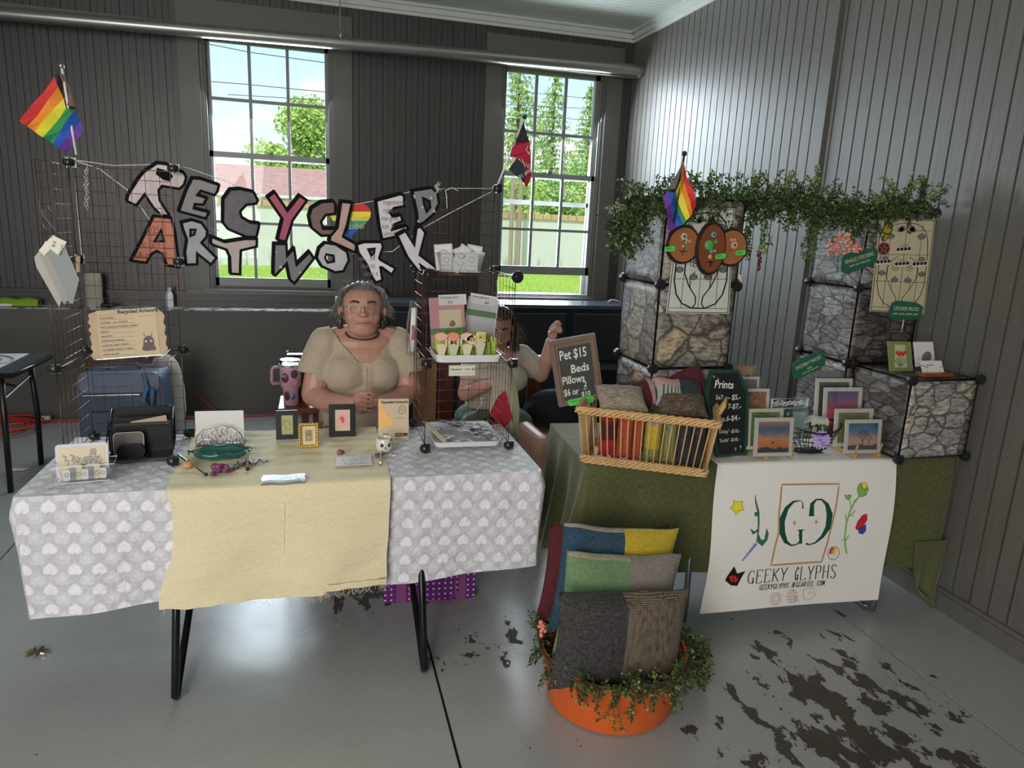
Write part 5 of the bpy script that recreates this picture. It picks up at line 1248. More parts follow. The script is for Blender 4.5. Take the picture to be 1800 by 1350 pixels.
# cellophane bouquet bag on the left side of the tower
q = P(735, 528, Y=2.88); t = thing('cellophane_bag', 'clear cellophane bag with a paper flower hanging on the left side of the wire tower', 'bag', (tx0 - .03, 2.88, P(735, 622, Y=2.88).z), None)
mb = MB()
def bagf(u, v):
    a = 2 * PI * u; r = (.006 + .034 * math.sin(PI * min(1, v * .62 + .08)) ** .7) * (1 + .15 * math.sin(a * 5 + v * 3)); zt = q.z; zb = P(735, 622, Y=2.88).z
    return (tx0 - .034 + .5 * r * math.cos(a) - .010 * v, 2.88 + 1.2 * r * math.sin(a), zt + (zb - zt) * v)
mb.grid(24, 14, bagf); mb.build('film', MCELL, t, smooth='all', fix=False)
zc = (q.z + P(735, 622, Y=2.88).z) / 2
for k in range(5): a = k * 1.25; MB().ell((tx0 - .036, 2.87 + .014 * math.cos(a), zc - .02 + .018 * math.sin(a)), (.006, .012, .018), nu=10, nv=6).build('petal', M('magenta paper', (.45, .06, .16), rough=.7), t, smooth='all')
MB().tube([(tx0 - .03, 2.88, zc + .08), (tx0 - .036, 2.88, zc - .10)], .012, 8).build('paper_wrap', MCARD, t, smooth='all'); MB().tube([(tx0 - .002, 2.88, q.z + .03), (tx0 - .02, 2.88, q.z + .02), (tx0 - .03, 2.88, q.z)], .0015, 5).build('hook', MBLKM, t)
# white cord with charm
a = P(874, 492, Y=2.76); b_ = P(868, 596, Y=2.76); t = thing('necklace_cord', 'thin white cord hanging at the right front of the wire tower', 'cord', b_); MB().tube([a, P(875, 540, Y=2.76), P(872, 560, Y=2.76), b_], .0013, 5).build('cord', MSTR, t, smooth='all')
# patchwork bag hung on the right side
t = thing('patchwork_pennant', 'red and beige patchwork cloth hanging on the right side of the wire tower', 'cloth', (tx1 + .02, 2.9, .80), None)
MRED = M('red cloth', (.42, .012, .03), rough=.8); MBEI = M('beige cloth', (.42, .36, .29), rough=.85); MGRC = M('sage cloth', (.22, .25, .14), rough=.85); MTLC = M('pale teal cloth', (.25, .38, .35), rough=.85)
pz = lambda px, py: (lambda d: (P(px, py, Y=3.0).x, 3.0, P(px, py, Y=3.0).z))(0)
for nm, mt_, pts, dy in (('beige_patch', MBEI, [(880, 645), (897, 640), (905, 700), (903, 745), (890, 690), (876, 706), (862, 730), (868, 680)], 0), ('red_patch', MRED, [(876, 700), (890, 688), (903, 745), (905, 720), (903, 735), (880, 765), (862, 768), (860, 735)], -.004), ('sage_patch', MGRC, [(897, 640), (902, 650), (912, 690), (915, 720), (912, 800), (905, 770), (904, 700)], -.002), ('teal_patch', MTLC, [(905, 760), (914, 745), (914, 830), (906, 850), (903, 790)], 0), ('beige_patch', MBEI, [(862, 770), (880, 767), (903, 740), (905, 760), (904, 800), (880, 790)], -.001)):
    MB().prism([pts], lambda u, v, w, dy=dy: (P(u, v, Y=3.10).x, 3.125 + dy + w + .006 * math.sin(u * .3), P(u, v, Y=3.10).z), .002).build(nm, mt_, t)

# ================================================================= on the left grid
c = P(232, 645, Y=2.86); t = thing('kraft_sign', 'kraft price sign with printed list leaning on the middle shelf of the left grid stand', 'sign', (c.x + .0, 2.86, LV[1] + .006), (-.22, -.075, .02))
rag = [(-.125, 0), (.105, .0)] + [(.125 + .004 * math.sin(k * 2.1), .012 + k * .0135) for k in range(12)] + [(.10, .178), (-.10, .178), (-.125, .170)] + [(-.128 + .005 * math.sin(k * 2.7), .165 - k * .0135) for k in range(12)]
slab2(MB(), [rag], 0, .0015).build('kraft_sheet', MKRAFT, t); slab2(MB(), [rbox(.20, .182, .001, 1, y0=-.002)], -.0014, .0008).build('price_sheet', M('tan price sheet', (.58, .46, .30), rough=.7), t)
text('Recycled Artwork', .0185, t, (-.030, -.0022, .170), MINK, off=.0006)
rows = ['Postcards', 'Stickers    $2  3 for $5', 'Postcards & stickers combo', 'Prints', 'Magnets', 'Paper bookmarks', 'Custom  and  prints', 'Oil based pastel works', 'Cash or app']
mb = MB()
for i, r in enumerate(rows):
    z = .150 - i * .0168; text(r.upper(), .0085, t, (-.092, -.0022, z), MINK); lines(mb, [(-.094, z - .006), (.022, z - .006)], .0008, -.0020)
lines(mb, [(-.094, .160), (-.035, .160)], .0008, -.0020); lines(mb, [(.035, .150), (.088, .150)], .0008, -.0020); mb.build('ruled_lines', MINK, t, fix=False)
slab2(MB(), [smoothloop([(.042, .02), (.06, .018), (.07, .02), (.085, .018), (.09, .028), (.082, .035), (.084, .06), (.075, .075), (.06, .075), (.048, .065), (.046, .04), (.040, .03)], 1)], -.0022, .0006).build('creature_print', M('purple grey print', (.14, .09, .11), rough=.7), t)
for sx in (.056, .074): slab2(MB(), [circle(sx, .055, .004, 8)], -.0030, .0005).build('eye_print', MCREAMC, t); lines(MB(), [(sx, .074), (sx + (sx - .065) * .8, .086)], .002, -.0024).build('horn_print', MINK, t, fix=False)
MB().box((-.11, -.03, -.003), (.11, .006, .0)).build('acrylic_foot', MACR, t)
# S hook and packets
t = thing('s_hook', 'black S-shaped hook on the left grid stand', 'hook', P(96, 410, Y=2.70)); MB().tube([P(a, b_, Y=2.70) for a, b_ in ((89, 374), (82, 362), (75, 361), (72, 368), (74, 378), (85, 392), (96, 405), (95, 411), (88, 410), (76, 399), (74, 392))], .0022, 6).build('hook', MBLKM, t, smooth='all')
for i, (poly, mt_, lb) in enumerate(((((92, 413), (60, 452), (64, 470), (104, 540), (118, 500), (104, 440)), M('frosted packet', (.30, .28, .24), rough=.4), 'beige packet, rearmost of the clear packets on the S hook'), (((94, 413), (70, 450), (112, 535), (130, 520), (110, 440)), M('taupe packet', (.22, .20, .17), rough=.4), 'taupe packet, middle of the clear packets on the S hook'), (((97, 415), (84, 446), (122, 533), (128, 534), (139, 492), (112, 430)), M('grey film packet', (.20, .22, .22), rough=.5), 'shiny grey packet, front of the clear packets on the S hook'))):
    yy = 2.690 - .006 * i; t = thing('hanging_packet', lb, 'packet', P(104, 538, Y=yy)); MB().prism([list(poly)], lambda u, v, w, yy=yy: (P(u, v, Y=yy).x, yy + w, P(u, v, Y=yy).z), .003).build('packet', mt_, t)
    lb_ = [(93, 414), (86, 436), (104, 450), (117, 425)] if i == 2 else [(88 - 8 * (1 - i), 418 + 6 * (1 - i)), (70 - 2 * i, 440), (78, 450), (100, 425)]
    MB().prism([lb_], lambda u, v, w, yy=yy: (P(u, v, Y=yy - .004).x, yy - .004 + w, P(u, v, Y=yy - .004).z), .0008).build('label_card', M('ivory label', (.74, .70, .58)), t)
    if i == 2:
        q = P(97, 434, Y=yy - .0048); text('$15', .013, t, (q.x - .006, yy - .0052, q.z), MINK, rz=1.2); q = P(103, 438, Y=yy - .0048); text('Pack of 4', .010, t, (q.x, yy - .0052, q.z - .02), MINK, rz=1.2)
t = thing('beaded_tag', 'small orange-brown beaded tag clipped beside the upper connector of the left grid', 'tag', P(136, 480, Y=3.02)); MB().prism([[(133, 448), (141, 450), (140, 478), (134, 480)]], lambda u, v, w: (P(u, v, Y=3.02).x, 3.02 + w, P(u, v, Y=3.02).z), .003).build('tag', M('orange brown beads', (.38, .18, .10), rough=.4, var=.6, scale=200), t)
MB().tube([P(137, 449, Y=3.02), (gx0 + .012, gy1 - .006, P(137, 446, Y=3.02).z)], .001, 4).build('clip', MBLKM, t)
# ================================================================= stone print towers on the right table
def stonemat(name, pal, scale, dark, rnd, squash=1.7):
    m, nt, b = newmat(name); co = nt.coord(); wn = nt.noise(co, 9, 3, .6, out=1)
    v = nt.new('ShaderNodeMixRGB', blend_type='ADD', ins={0: .06, 1: nt.mapping(co, scale=(1, 1, squash), loc=(rnd, rnd * .7, rnd * .3)), 2: wn}).outputs[0]
    d = nt.new('ShaderNodeTexVoronoi', feature='DISTANCE_TO_EDGE', ins={'Vector': v, 'Scale': scale, 'Randomness': .9}).outputs[0]
    cv = nt.new('ShaderNodeTexVoronoi', ins={'Vector': v, 'Scale': scale, 'Randomness': .9}).outputs['Color']
    grain = nt.noise(nt.mapping(co, scale=(1, 1, 3.2), rot=(.5, .4, 0)), 26, 8, .72)
    c = nt.ramp(nt.sep(cv)[0], [(0, pal[0]), (.35, pal[1]), (.7, pal[2]), (.92, pal[3])], 'CONSTANT')
    g = nt.ramp(grain, [(.33, .10), (.62, 1.35)])
    c = nt.mix(1.0, c, g, 'MULTIPLY'); c = nt.mix(nt.ramp(d, [(.0, 1), (.075, 0)]), c, dark)
    setp(nt, b, col=c, rough=.45, spec=.4, normal=bump(nt, nt.noise(co, 12, 2), .12, .01)); return m
SG = [stonemat('grey ledge stone print', ((.19, .18, .172), (.28, .27, .262), (.36, .35, .345), (.36, .29, .22)), 8.5, (.035, .033, .03), 0.0, 2.4),
      stonemat('tan flagstone print', ((.22, .20, .17), (.32, .28, .23), (.26, .25, .24), (.45, .36, .24)), 8.5, (.05, .04, .032), 3.3, 1.0),
      stonemat('dark ledge stone print', ((.075, .065, .06), (.12, .105, .095), (.17, .155, .145), (.14, .11, .085)), 9, (.015, .013, .012), 7.1, 2.5),
      stonemat('light field stone print', ((.34, .32, .30), (.44, .41, .37), (.38, .37, .36), (.50, .42, .30)), 9.5, (.07, .06, .05), 5.2, 1.5)]
TB = TOPZ + .006
def cap_conn(t, p, d, r=.0225):
    p = Vector(p); d = Vector(d); MB().tube([p - d * .016, p + d * .004, p + d * .010], [r * .8, r, r * .92], 18).build('connector', MCONN, t, smooth=True)
def sheet(t, o, du, dv, mt_, name='stone_panel'):
    o = Vector(o); du = Vector(du); dv = Vector(dv); n = du.cross(dv).normalized(); e = .006; U = du.normalized() * e; V = dv.normalized() * e; mb = MB()
    k = 10; mb.uv = []
    def f(u, v): return o + U + V + (du - 2 * U) * u + (dv - 2 * V) * v + n * (.0018 * mnoise.noise(Vector((u * 4 + o.x * 9, v * 4 + o.z * 7, o.y * 5))))
    mb.grid(k, k, f, lambda u, v: (u, v)); s_ = mb.build(name, mt_, t, smooth='all', fix=False)
    md = s_.modifiers.new('t', 'SOLIDIFY'); md.thickness = .001
    MB().tube([o + U * .6 + V * .6, o + du - U * .6 + V * .6, o + du + dv - U * .6 - V * .6, o + dv + U * .6 - V * .6], .0026, 6, closed=True).build('wire_rim', MBLKM, t, smooth='all')
SH = .348
def tower(label, x0, x1, y0, y1, lv, mats, group=None, sides=('f', 'l')):
    t = thing('stone_print_cube_tower', label, 'display stand', (x0, y0, TB)); z0 = TB + .012
    for k in range(lv):
        zz = z0 + k * SH; mf, ml = mats[k]
        sheet(t, (x0, y0, zz), (x1 - x0, 0, 0), (0, 0, SH), mf); sheet(t, (x0, y1, zz), (0, y0 - y1, 0), (0, 0, SH), ml)
        sheet(t, (x1, y0, zz), (0, y1 - y0, 0), (0, 0, SH), ml); sheet(t, (x1, y1, zz), (x0 - x1, 0, 0), (0, 0, SH), mf)
    sheet(t, (x0, y0, z0 + lv * SH), (x1 - x0, 0, 0), (0, y1 - y0, 0), SG[2], 'top_panel')
    for k in range(lv + 1):
        zz = z0 + k * SH
        for x_ in (x0, x1): cap_conn(t, (x_, y0 - .004, zz), (0, -1, 0)); cap_conn(t, (x_, y1, zz), (0, 1, 0))
        for y_ in (y0, y1): cap_conn(t, (x0 - .002, y_, zz), (-1, 0, 0), .019)
    return t
T1 = tower('tall stone-print cube tower behind the wicker basket, left end of the garland', 1.345, 1.700, 2.60, 2.95, 3, [(SG[1], SG[0]), (SG[1], SG[1]), (SG[1], SG[0])])
T2 = tower('tall stone-print cube tower beside the side wall, right end of the garland', 2.372, 2.727, 2.662, 3.0, 3, [(SG[2], SG[0]), (SG[2], SG[0]), (SG[0], SG[0])])
T3 = tower('single stone-print cube at the right end of the olive table', 2.392, 2.752, 2.305, 2.640, 1, [(SG[3], SG[2])])
# --- leaded glass look panels
MLEAD = M('black leading', (.015, .015, .015), rough=.35); MLG = M('grey leaf glass', (.20, .21, .19), rough=.4, var=.2); MPK = M('pink petal glass', (.50, .28, .30), rough=.4)
def art_panel(label, y, TL, TR, BR, BL, base, dim, extra=None):
    t = thing('tile_art_panel', label, 'panel', P((BL[0] + BR[0]) / 2, (BL[1] + BR[1]) / 2, Y=y))
    def fn(u, v, w=0):
        px = (TL[0] * (1 - u) + TR[0] * u) * v + (BL[0] * (1 - u) + BR[0] * u) * (1 - v); py = (TL[1] * (1 - u) + TR[1] * u) * v + (BL[1] * (1 - u) + BR[1] * u) * (1 - v)
        q = P(px, py, Y=y); return (q.x, y - w, q.z)
    MB().prism([[(0, 0), (1, 0), (1, 1), (0, 1)]], lambda a, b_, w: fn(a, b_, w - .003), .003).build('white_panel', base, t)
    def st(pts, w, lay=1, name='lead_line', mt_=MLEAD, closed=False):
        mb = MB(); n = len(pts)
        for i in range(n if closed else n - 1):
            a = Vector((pts[i][0], pts[i][1] * 1.8)); b_ = Vector((pts[(i + 1) % n][0], pts[(i + 1) % n][1] * 1.8)); d = b_ - a
            if d.length < 1e-5: continue
            q = Vector((-d.y, d.x)).normalized() * w / 2; k = .0006 * lay
            mb.add([fn(a.x + q.x, (a.y + q.y) / 1.8, k), fn(b_.x + q.x, (b_.y + q.y) / 1.8, k), fn(b_.x - q.x, (b_.y - q.y) / 1.8, k), fn(a.x - q.x, (a.y - q.y) / 1.8, k)], [(0, 1, 2, 3)])
        return mb.build(name, mt_, t, fix=False)
    def blob_(pts, mt_, lay=1.5, name='leaf'): 
        MB().prism([pts], lambda a, b_, w: fn(a, b_, .0006 * lay - w), .0004).build(name, mt_, t)
    for x in (.22, .5, .78): st([(x, .05), (x, .95)], .008)
    for z in (.05, .33, .62, .88): st([(.04, z), (.96, z)], .008)
    st([(.02, .01), (.98, .01), (.98, .99), (.02, .99)], .012, closed=True)
    st(smoothloop([(.07, .05), (.93, .05), (.93, .75), (.80, .93), (.5, .97), (.20, .93), (.07, .75)], 2), .024 * dim, 1.2, closed=True)
    for sx in (-1, 1):
        c = lambda L: [(.5 + sx * x, z) for x, z in L]
        st(c([(.10, .05), (.05, .09), (.06, .16), (.18, .26), (.27, .38), (.27, .48), (.20, .56), (.10, .60)]), .020 * dim, 1.4); st(c([(.16, .25), (.17, .34), (.10, .40)]), .016 * dim, 1.4)
        for (x, z, r) in ((.36, .42, .07), (.12, .35, .07), (.33, .58, .06), (.28, .82, .08)):
            lf = [(.5 + sx * (x + r * a), z + r * b_ * .6) for a, b_ in ((-1, 0), (-.3, .6), (.5, .6), (1, -.1), (.3, -.7), (-.5, -.6))]; blob_(smoothloop(lf, 1), MLG); st(smoothloop(lf, 1), .013 * dim, 2, closed=True); st([lf[0], lf[3]], .008, 2)
        for k in range(5):
            a = k * 2 * PI / 5; pc = circle(.5 + sx * .13 + .045 * math.cos(a), .49 + .028 * math.sin(a), .032, 8, .020); st(pc, .011 * dim, 2, closed=True)
        for k in range(3): lf = smoothloop([(.5 + sx * (.03 + .03 * k), .92), (.5 + sx * (.10 + .03 * k), .94 - .02 * k), (.5 + sx * (.13 + .02 * k), .88 - .01 * k), (.5 + sx * .05, .87)], 1); blob_(lf, MPK if k == 0 else MLG); st(lf, .010 * dim, 2, closed=True)
    return t, fn, st
T_W, T_C = M('white marbled tile', (.58, .60, .54), rough=.35, var=.15, scale=22), M('cream tile', (.56, .50, .33), rough=.4, var=.08, scale=12)
art_panel('white leaded-glass look panel with vine leaves, behind the round wooden plaques', 2.592, (1192, 368), (1292, 366), (1281, 552), (1171, 550), T_W, 1.0)
t, fn, st = art_panel('cream leaded-glass look panel covered with stickers on the right tower', 2.640, (1547, 385), (1645, 386), (1625, 552), (1529, 547), T_C, .55)
MOCH = M('ochre sticker', (.45, .30, .02), rough=.5); MMAR = M('dark maroon sticker', (.09, .01, .015), rough=.5)
def decal(parent, fn, pts, mt_, k, nm): MB().prism([pts], lambda a, b_, w: fn(a, b_, .0006 * k - w), .0004).build(nm, mt_, parent)
s_ = thing('mushroom_sticker', 'ochre mushroom sticker at the upper left of the cream panel', 'sticker', fn(.17, .80, .004)); 
decal(s_, fn, smoothloop([(.02, .86), (.14, .99), (.24, .96), (.23, .84), (.14, .83)], 1), MLEAD, 4, 'edge'); decal(s_, fn, smoothloop([(.05, .865), (.14, .97), (.22, .95), (.21, .85), (.14, .845)], 1), MOCH, 5, 'cap'); decal(s_, fn, smoothloop([(.09, .84), (.17, .84), (.18, .77), (.05, .76)], 1), MLEAD, 4, 'stem_edge'); decal(s_, fn, smoothloop([(.105, .835), (.16, .835), (.165, .775), (.07, .77)], 1), MOCH, 5, 'stem')
s_ = thing('star_sticker', 'round dark maroon sticker with a pink five-pointed star', 'sticker', fn(.12, .62, .004)); decal(s_, fn, circle(.12, .68, .115, 20, .072), M('dusty pink ink', (.42, .18, .18)), 4, 'rim'); decal(s_, fn, circle(.12, .68, .10, 20, .062), MMAR, 5, 'disc')
pent = [(.12 + .09 * math.sin(k * 4 * PI / 5), .68 + .056 * math.cos(k * 4 * PI / 5)) for k in range(5)]
mb = MB()
for i in range(5):
    a, b_ = pent[i], pent[(i + 1) % 5]; mb.tube([fn(a[0], a[1], .0042), fn(b_[0], b_[1], .0042)], .0009, 4)
mb.build('star_line', MATS['dusty pink ink'], s_)
for i, (u, v) in enumerate(((.48, .70), (.14, .56), (.48, .545), (.80, .55))):
    s_ = thing('paw_sticker', ['small sticker with a row of dark dots, top one on the cream panel', 'dotted sticker, left one of the lower row on the cream panel', 'dotted sticker, middle of the lower row on the cream panel', 'dotted sticker, right one of the lower row on the cream panel'][i], 'sticker', fn(u, v - .04, .003))
    decal(s_, fn, [(u - .13, v - .01), (u + .13, v + .01), (u + .13, v - .045), (u - .13, v - .06)], MCREAMC, 4, 'label_face')
    for k in range(4): decal(s_, fn, circle(u - .10 + .065 * k, v - .025 + .004 * k, .030, 10, .019), MLEAD, 5, 'dot')
    for k in range(2): decal(s_, fn, [(u - .08, v + .028 - .018 * k), (u + .08, v + .036 - .018 * k), (u + .08, v + .030 - .018 * k), (u - .08, v + .022 - .018 * k)], MINKG, 4, 'print_line')
# --- round plaques
MWD = M('dark stained rim', (.035, .016, .010), rough=.35, var=.3); MWC = M('orange stained wood', (.34, .13, .045), rough=.4, var=.25, scale=9, stretch=(1, 1, .2)); MWR = M('red brown stained wood', (.20, .060, .025), rough=.35, var=.3, scale=9, stretch=(1, 1, .2)); MNEON = M('green price tag', (.10, .62, .10), rough=.6, var=.05)
def plaque(label, px, py, rx, ry, y, mt_, tilt=0):
    c = P(px, py, Y=y); s = (P(px + 10, py, Y=y) - c).length / 10; t = thing('wood_plaque', label, 'plaque', (c.x, y, c.z - ry * s), (0, tilt, 0)); rx, ry = rx * s, ry * s
    for f, y0, th in ((1.0, 0, .006), (.94, -.004, .005), (.90, -.007, .004)): slab2(MB(), [circle(0, ry, rx * f, 30, ry * f)], y0, th).build('rim_step', MWD, t)
    slab2(MB(), [circle(0, ry, rx * .85, 30, ry * .87)], -.0085, .003).build('wood_face', mt_, t); return t, rx, ry
def bloom(t, x, z, r, mt_, y=-.010, n=6):
    for k in range(n): a = 2 * PI * k / n; MB().ell((x + r * .5 * math.cos(a), y - .002, z + r * .5 * math.sin(a)), (r * .5, .0035, r * .42), Matrix.Rotation(-a, 3, 'Y'), nu=10, nv=6).build('petal', mt_, t, smooth='all')
    MB().ell((x, y - .005, z), (r * .28, .003, r * .28), nu=10, nv=6).build('flower_centre', MLEAD if r > .012 else mt_, t, smooth='all')
MBONE = M('bone clay', (.45, .42, .32), rough=.6); MGRN = M('green clay', (.10, .38, .08), rough=.5, var=.2); MTLQ = M('turquoise clay', (.12, .34, .32), rough=.5); MSALM = M('salmon clay', (.62, .33, .23), rough=.5); MYEL = M('yellow clay', (.55, .42, .10), rough=.5)
t, rx, ry = plaque('round orange wood plaque with bone coloured flowers, left of the three', 1200.5, 430, 30, 30.5, 2.576, MWC)
bloom(t, -.004, ry + .032, .017, MBONE)
for q in ((.010, .018), (.022, .014), (.006, .008), (-.004, -.006)): bloom(t, q[0], ry + q[1], .007, MBONE, n=4)
mb = MB(); mb.tube([(.0, -.010, ry + .02), (-.002, -.010, ry - .03), (-.004, -.010, ry - .045)], .0014, 5); 
for k in range(3): mb.tube([(-.016 + .012 * k, -.010, ry - .022), (-.012 + .012 * k, -.010, ry - .030), (-.006 + .010 * k, -.010, ry - .024)], .0016, 5)
mb.build('dark_stem', MLEAD, t, smooth='all')
t, rx, ry = plaque('round orange wood plaque with salmon flower, right of the three', 1285, 435, 29, 29.5, 2.570, MWC)
bloom(t, .008, ry + .010, .018, MSALM); bloom(t, -.008, ry + .030, .008, MSALM, n=4); bloom(t, .006, ry + .032, .007, MSALM, n=4); MB().tube([(.0, -.010, ry), (-.014, -.010, ry - .02), (-.020, -.010, ry - .038)], .0013, 5).build('dark_stem', MLEAD, t)
t, rx, ry = plaque('oval red-brown plaque with a green rose and turquoise flowers, middle of the three', 1249.5, 437, 26.5, 42, 2.556, MWR)
for k in range(4): MB().tube([(-.016 + (.017 - .004 * k) * math.cos(a), -.011 - .0008 * k, ry + .014 + (.017 - .004 * k) * math.sin(a)) for a in np.linspace(0, 2 * PI, 14)[:-1]], .003, 6, closed=True).build('rose_petal', MGRN, t, smooth='all')
bloom(t, .000, ry + .055, .013, MTLQ); bloom(t, -.002, ry - .010, .010, MTLQ); bloom(t, .012, ry + .028, .009, MGRN, n=4); bloom(t, -.006, ry - .032, .010, MYEL); bloom(t, .012, ry - .008, .006, MYEL, n=4)
MB().box((-.012, -.011, ry - .055), (.012, -.008, ry - .050)).box((-.003, -.011, ry - .072), (.003, -.008, ry - .05)).build('dark_mark', MLEAD, t)
for px, py, s_, lb, y in ((1179, 437, '$10.-', 'green ten dollar price tag on the left round plaque', 2.560), (1268, 450, '$15.-', 'green fifteen dollar price tag on the oval plaque', 2.540), (1303, 444, '$10.-', 'green ten dollar price tag on the right round plaque', 2.554)):
    q = P(px, py, Y=y); t = thing('price_tag', lb, 'price tag', (q.x, y, q.z - .012), (0, -.14, 0)); slab2(MB(), [[(-.022, .002), (.018, 0), (.024, .012), (.018, .022), (-.022, .020), (-.026, .011)]], 0, .001).build('tag_card', MNEON, t); text(s_, .014, t, (-.018, -.001, .012), MINK, ex=.0002)
# --- scalloped green signs
MSG = M('dark green sign card', (.018, .115, .070), rough=.55, var=.06); MGT = M('pale gold lettering', (.62, .62, .42), rough=.5)
def scallop(label, px, py, w, h, rot, y, l1, l2, l3=None, s1=.022):
    q = P(px, py, Y=y); t = thing('scalloped_sign', label, 'sign', (q.x, y, q.z - h / 2), (0, rot, 0)); pts = []
    for k in range(48):
        a = 2 * PI * k / 48; r = 1 + .07 * math.cos(4 * a) ** 2 * (1 if math.sin(a) > 0 else .5); x = w / 2 * abs(math.cos(a)) ** .45 * (1 if math.cos(a) > 0 else -1); z = h / 2 * abs(math.sin(a)) ** .6 * (1 if math.sin(a) > 0 else -1); pts.append((x * (1 + .04 * math.sin(6 * a)), h / 2 + z * (1 + .10 * math.cos(3 * a + .4))))
    slab2(MB(), [pts], 0, .003).build('sign_board', MSG, t)
    text(l1, s1, t, (0, -.0006, h * .62), MGT, align='CENTER', sx=.82); text(l2, s1 * .46, t, (0, -.0006, h * .34), MGT, align='CENTER')
    if l3: text(l3, s1 * .36, t, (0, -.0006, h * .18), MGT, align='CENTER')
    MB().box((-.004, .003, -.06), (.004, .006, h * .5)).build('clear_stake', MACR, t); return t
scallop('dark green scalloped sign for single stickers, tilted, under the coral blossom', 1515, 457, .190, .085, -.30, 2.630, 'SINGLE STICKERS', '$2/EA OR 3 FOR $5.00', s1=.024)
scallop('dark green scalloped sign for sticker packs on the right tower', 1592, 547, .185, .085, .02, 2.625, 'STICKER PACKS', '$3/PK  $5/2PK  $7/3PK  $10/4', s1=.025)
scallop('dark green scalloped sign for mystery packs, steeply tilted, left of the right tower', 1428, 640, .175, .085, -.42, 2.60, 'MYSTERY PACKS', '$5/EA', 'WHEN THEY ARE GONE', s1=.022)
# --- greenery
MLF = [M('dark garland leaf', (.022, .048, .015), rough=.55, var=.4, scale=30), M('mid garland leaf', (.055, .105, .022), rough=.5, var=.4, scale=30), M('light garland leaf', (.16, .23, .045), rough=.5, var=.3, scale=30), M('frosted sprig leaf', (.26, .31, .22), rough=.6)]
def sprig(mbs, stem, a, d, L, rr, s=.012, pal=(0, 0, 1), dens=.010):
    p = Vector(a); d = Vector(d).normalized(); n = max(3, int(L / dens)); pts = [p.copy()]
    for i in range(n):
        d = (d + Vector((rr.uniform(-.18, .18), rr.uniform(-.18, .18), rr.uniform(-.20, .14)))).normalized(); p = p + d * dens; pts.append(p.copy())
        for _ in range(3):
            e = Vector((rr.uniform(-1, 1), rr.uniform(-1, 1), rr.uniform(-1, 1))); e = (e - e.dot(d) * d * .5).normalized(); l = s * rr.uniform(.7, 1.4); w = e.cross(Vector((rr.uniform(-1, 1), rr.uniform(-1, 1), rr.uniform(-1, 1)))).normalized() * l * .30; q = p + d * l * .4
            mbs[rr.choice(pal)].add([p, p + (e * .55 + d * .2) * l + w, q * .35 + (p + (e + d * .4) * l) * .65 + e * l * .3, p + (e * .55 + d * .2) * l - w], [(0, 1, 2, 3)])
    stem.tube(pts, .0010, 3)
def garland(t, path, rr, n, rad, Lr, s=.012, pal=(0, 0, 1, 1, 2), down=.4):
    mbs = [MB() for _ in range(4)]; stem = MB(); stem.tube(path, .004, 6)
    cum = [0]
    for i in range(len(path) - 1): cum.append(cum[-1] + (Vector(path[i + 1]) - Vector(path[i])).length)
    for k in range(n):
        f = rr.random() * cum[-1]; i = max(j for j in range(len(cum)) if cum[j] <= f); i = min(i, len(path) - 2); u = (f - cum[i]) / (cum[i + 1] - cum[i]); p = Vector(path[i]).lerp(Vector(path[i + 1]), u)
        d = Vector((rr.gauss(0, 1), rr.gauss(0, .8), rr.gauss(-down, 1))); sprig(mbs, stem, p + d.normalized() * rad * rr.random() * .4, d, rr.uniform(*Lr), rr, s, pal)
    stem.build('vine', M('vine brown', (.06, .045, .025), rough=.8), t, fix=False)
    for k, m_ in enumerate(mbs):
        if m_.v: m_.build('leaves', MLF[k], t, fix=False, kind='stuff')
rr = random.Random(21)
zt1, zt2 = TB + .012 + 3 * SH, TB + .012 + 3 * SH
gl_ = thing('leafy_garland', 'long leafy green garland draped over both stone print towers', 'garland', P(1300, 380, Y=2.60))
path = [P(1100, 425, Y=2.66), P(1104, 385, Y=2.66), P(1125, 356, Y=2.66), P(1165, 348, Y=2.62), P(1230, 352, Y=2.62), P(1300, 352, Y=2.63), P(1360, 348, Y=2.66), P(1410, 352, Y=2.68), P(1460, 362, Y=2.68), P(1505, 376, Y=2.67), P(1545, 374, Y=2.66), P(1590, 360, Y=2.67), P(1632, 352, Y=2.68)]
garland(gl_, path, rr, 900, .05, (.06, .12), .0135, (0, 0, 0, 1, 1, 2), .25)
mbs = [MB() for _ in range(4)]; stem = MB()
for px, py, dx, dz, L, pal in ((1150, 340, -.8, .4, .15, (3, 3, 0)), (1105, 365, -1, .3, .09, (3, 3)), (1100, 400, -.5, -1, .12, (0, 2, 1)), (1215, 335, .1, 1, .08, (2, 2, 1)), (1240, 335, .3, 1, .09, (2, 1)), (1320, 330, .4, .8, .08, (2, 1)), (1385, 335, -.1, 1, .09, (2, 2)), (1430, 330, .1, 1, .10, (2, 2, 1)), (1575, 345, -.6, .5, .12, (2, 2)), (1600, 340, .1, 1, .08, (2, 2)), (1625, 350, 1, .3, .12, (3, 2)), (1560, 355, -1, .4, .10, (2, 2)),
        (1315, 395, -.05, -1, .18, (2, 1)), (1318, 395, .12, -1, .14, (0, 1)), (1345, 385, .05, -1, .13, (0, 2)), (1425, 395, -.1, -1, .18, (0, 1)), (1425, 395, .2, -1, .13, (2, 2)), (1280, 380, .0, -1, .09, (0, 1)), (1450, 380, .1, -1, .11, (0, 1, 2)), (1500, 395, 0, -1, .08, (0, 1)), (1110, 430, .4, -1, .05, (0, 1)), (1395, 375, 0, -1, .08, (0, 1)), (1115, 345, .2, 1, .07, (0, 3))):
    q = P(px, py, Y=2.60)
    for k in range(3): sprig(mbs, stem, q, (dx + rr.uniform(-.25, .25), rr.uniform(-.2, .1), dz + rr.uniform(-.2, .2)), L * rr.uniform(.7, 1.1), rr, .014, pal)
stem.build('sprig_stem', M('vine brown', (.06, .045, .025)), gl_, fix=False, kind='stuff')
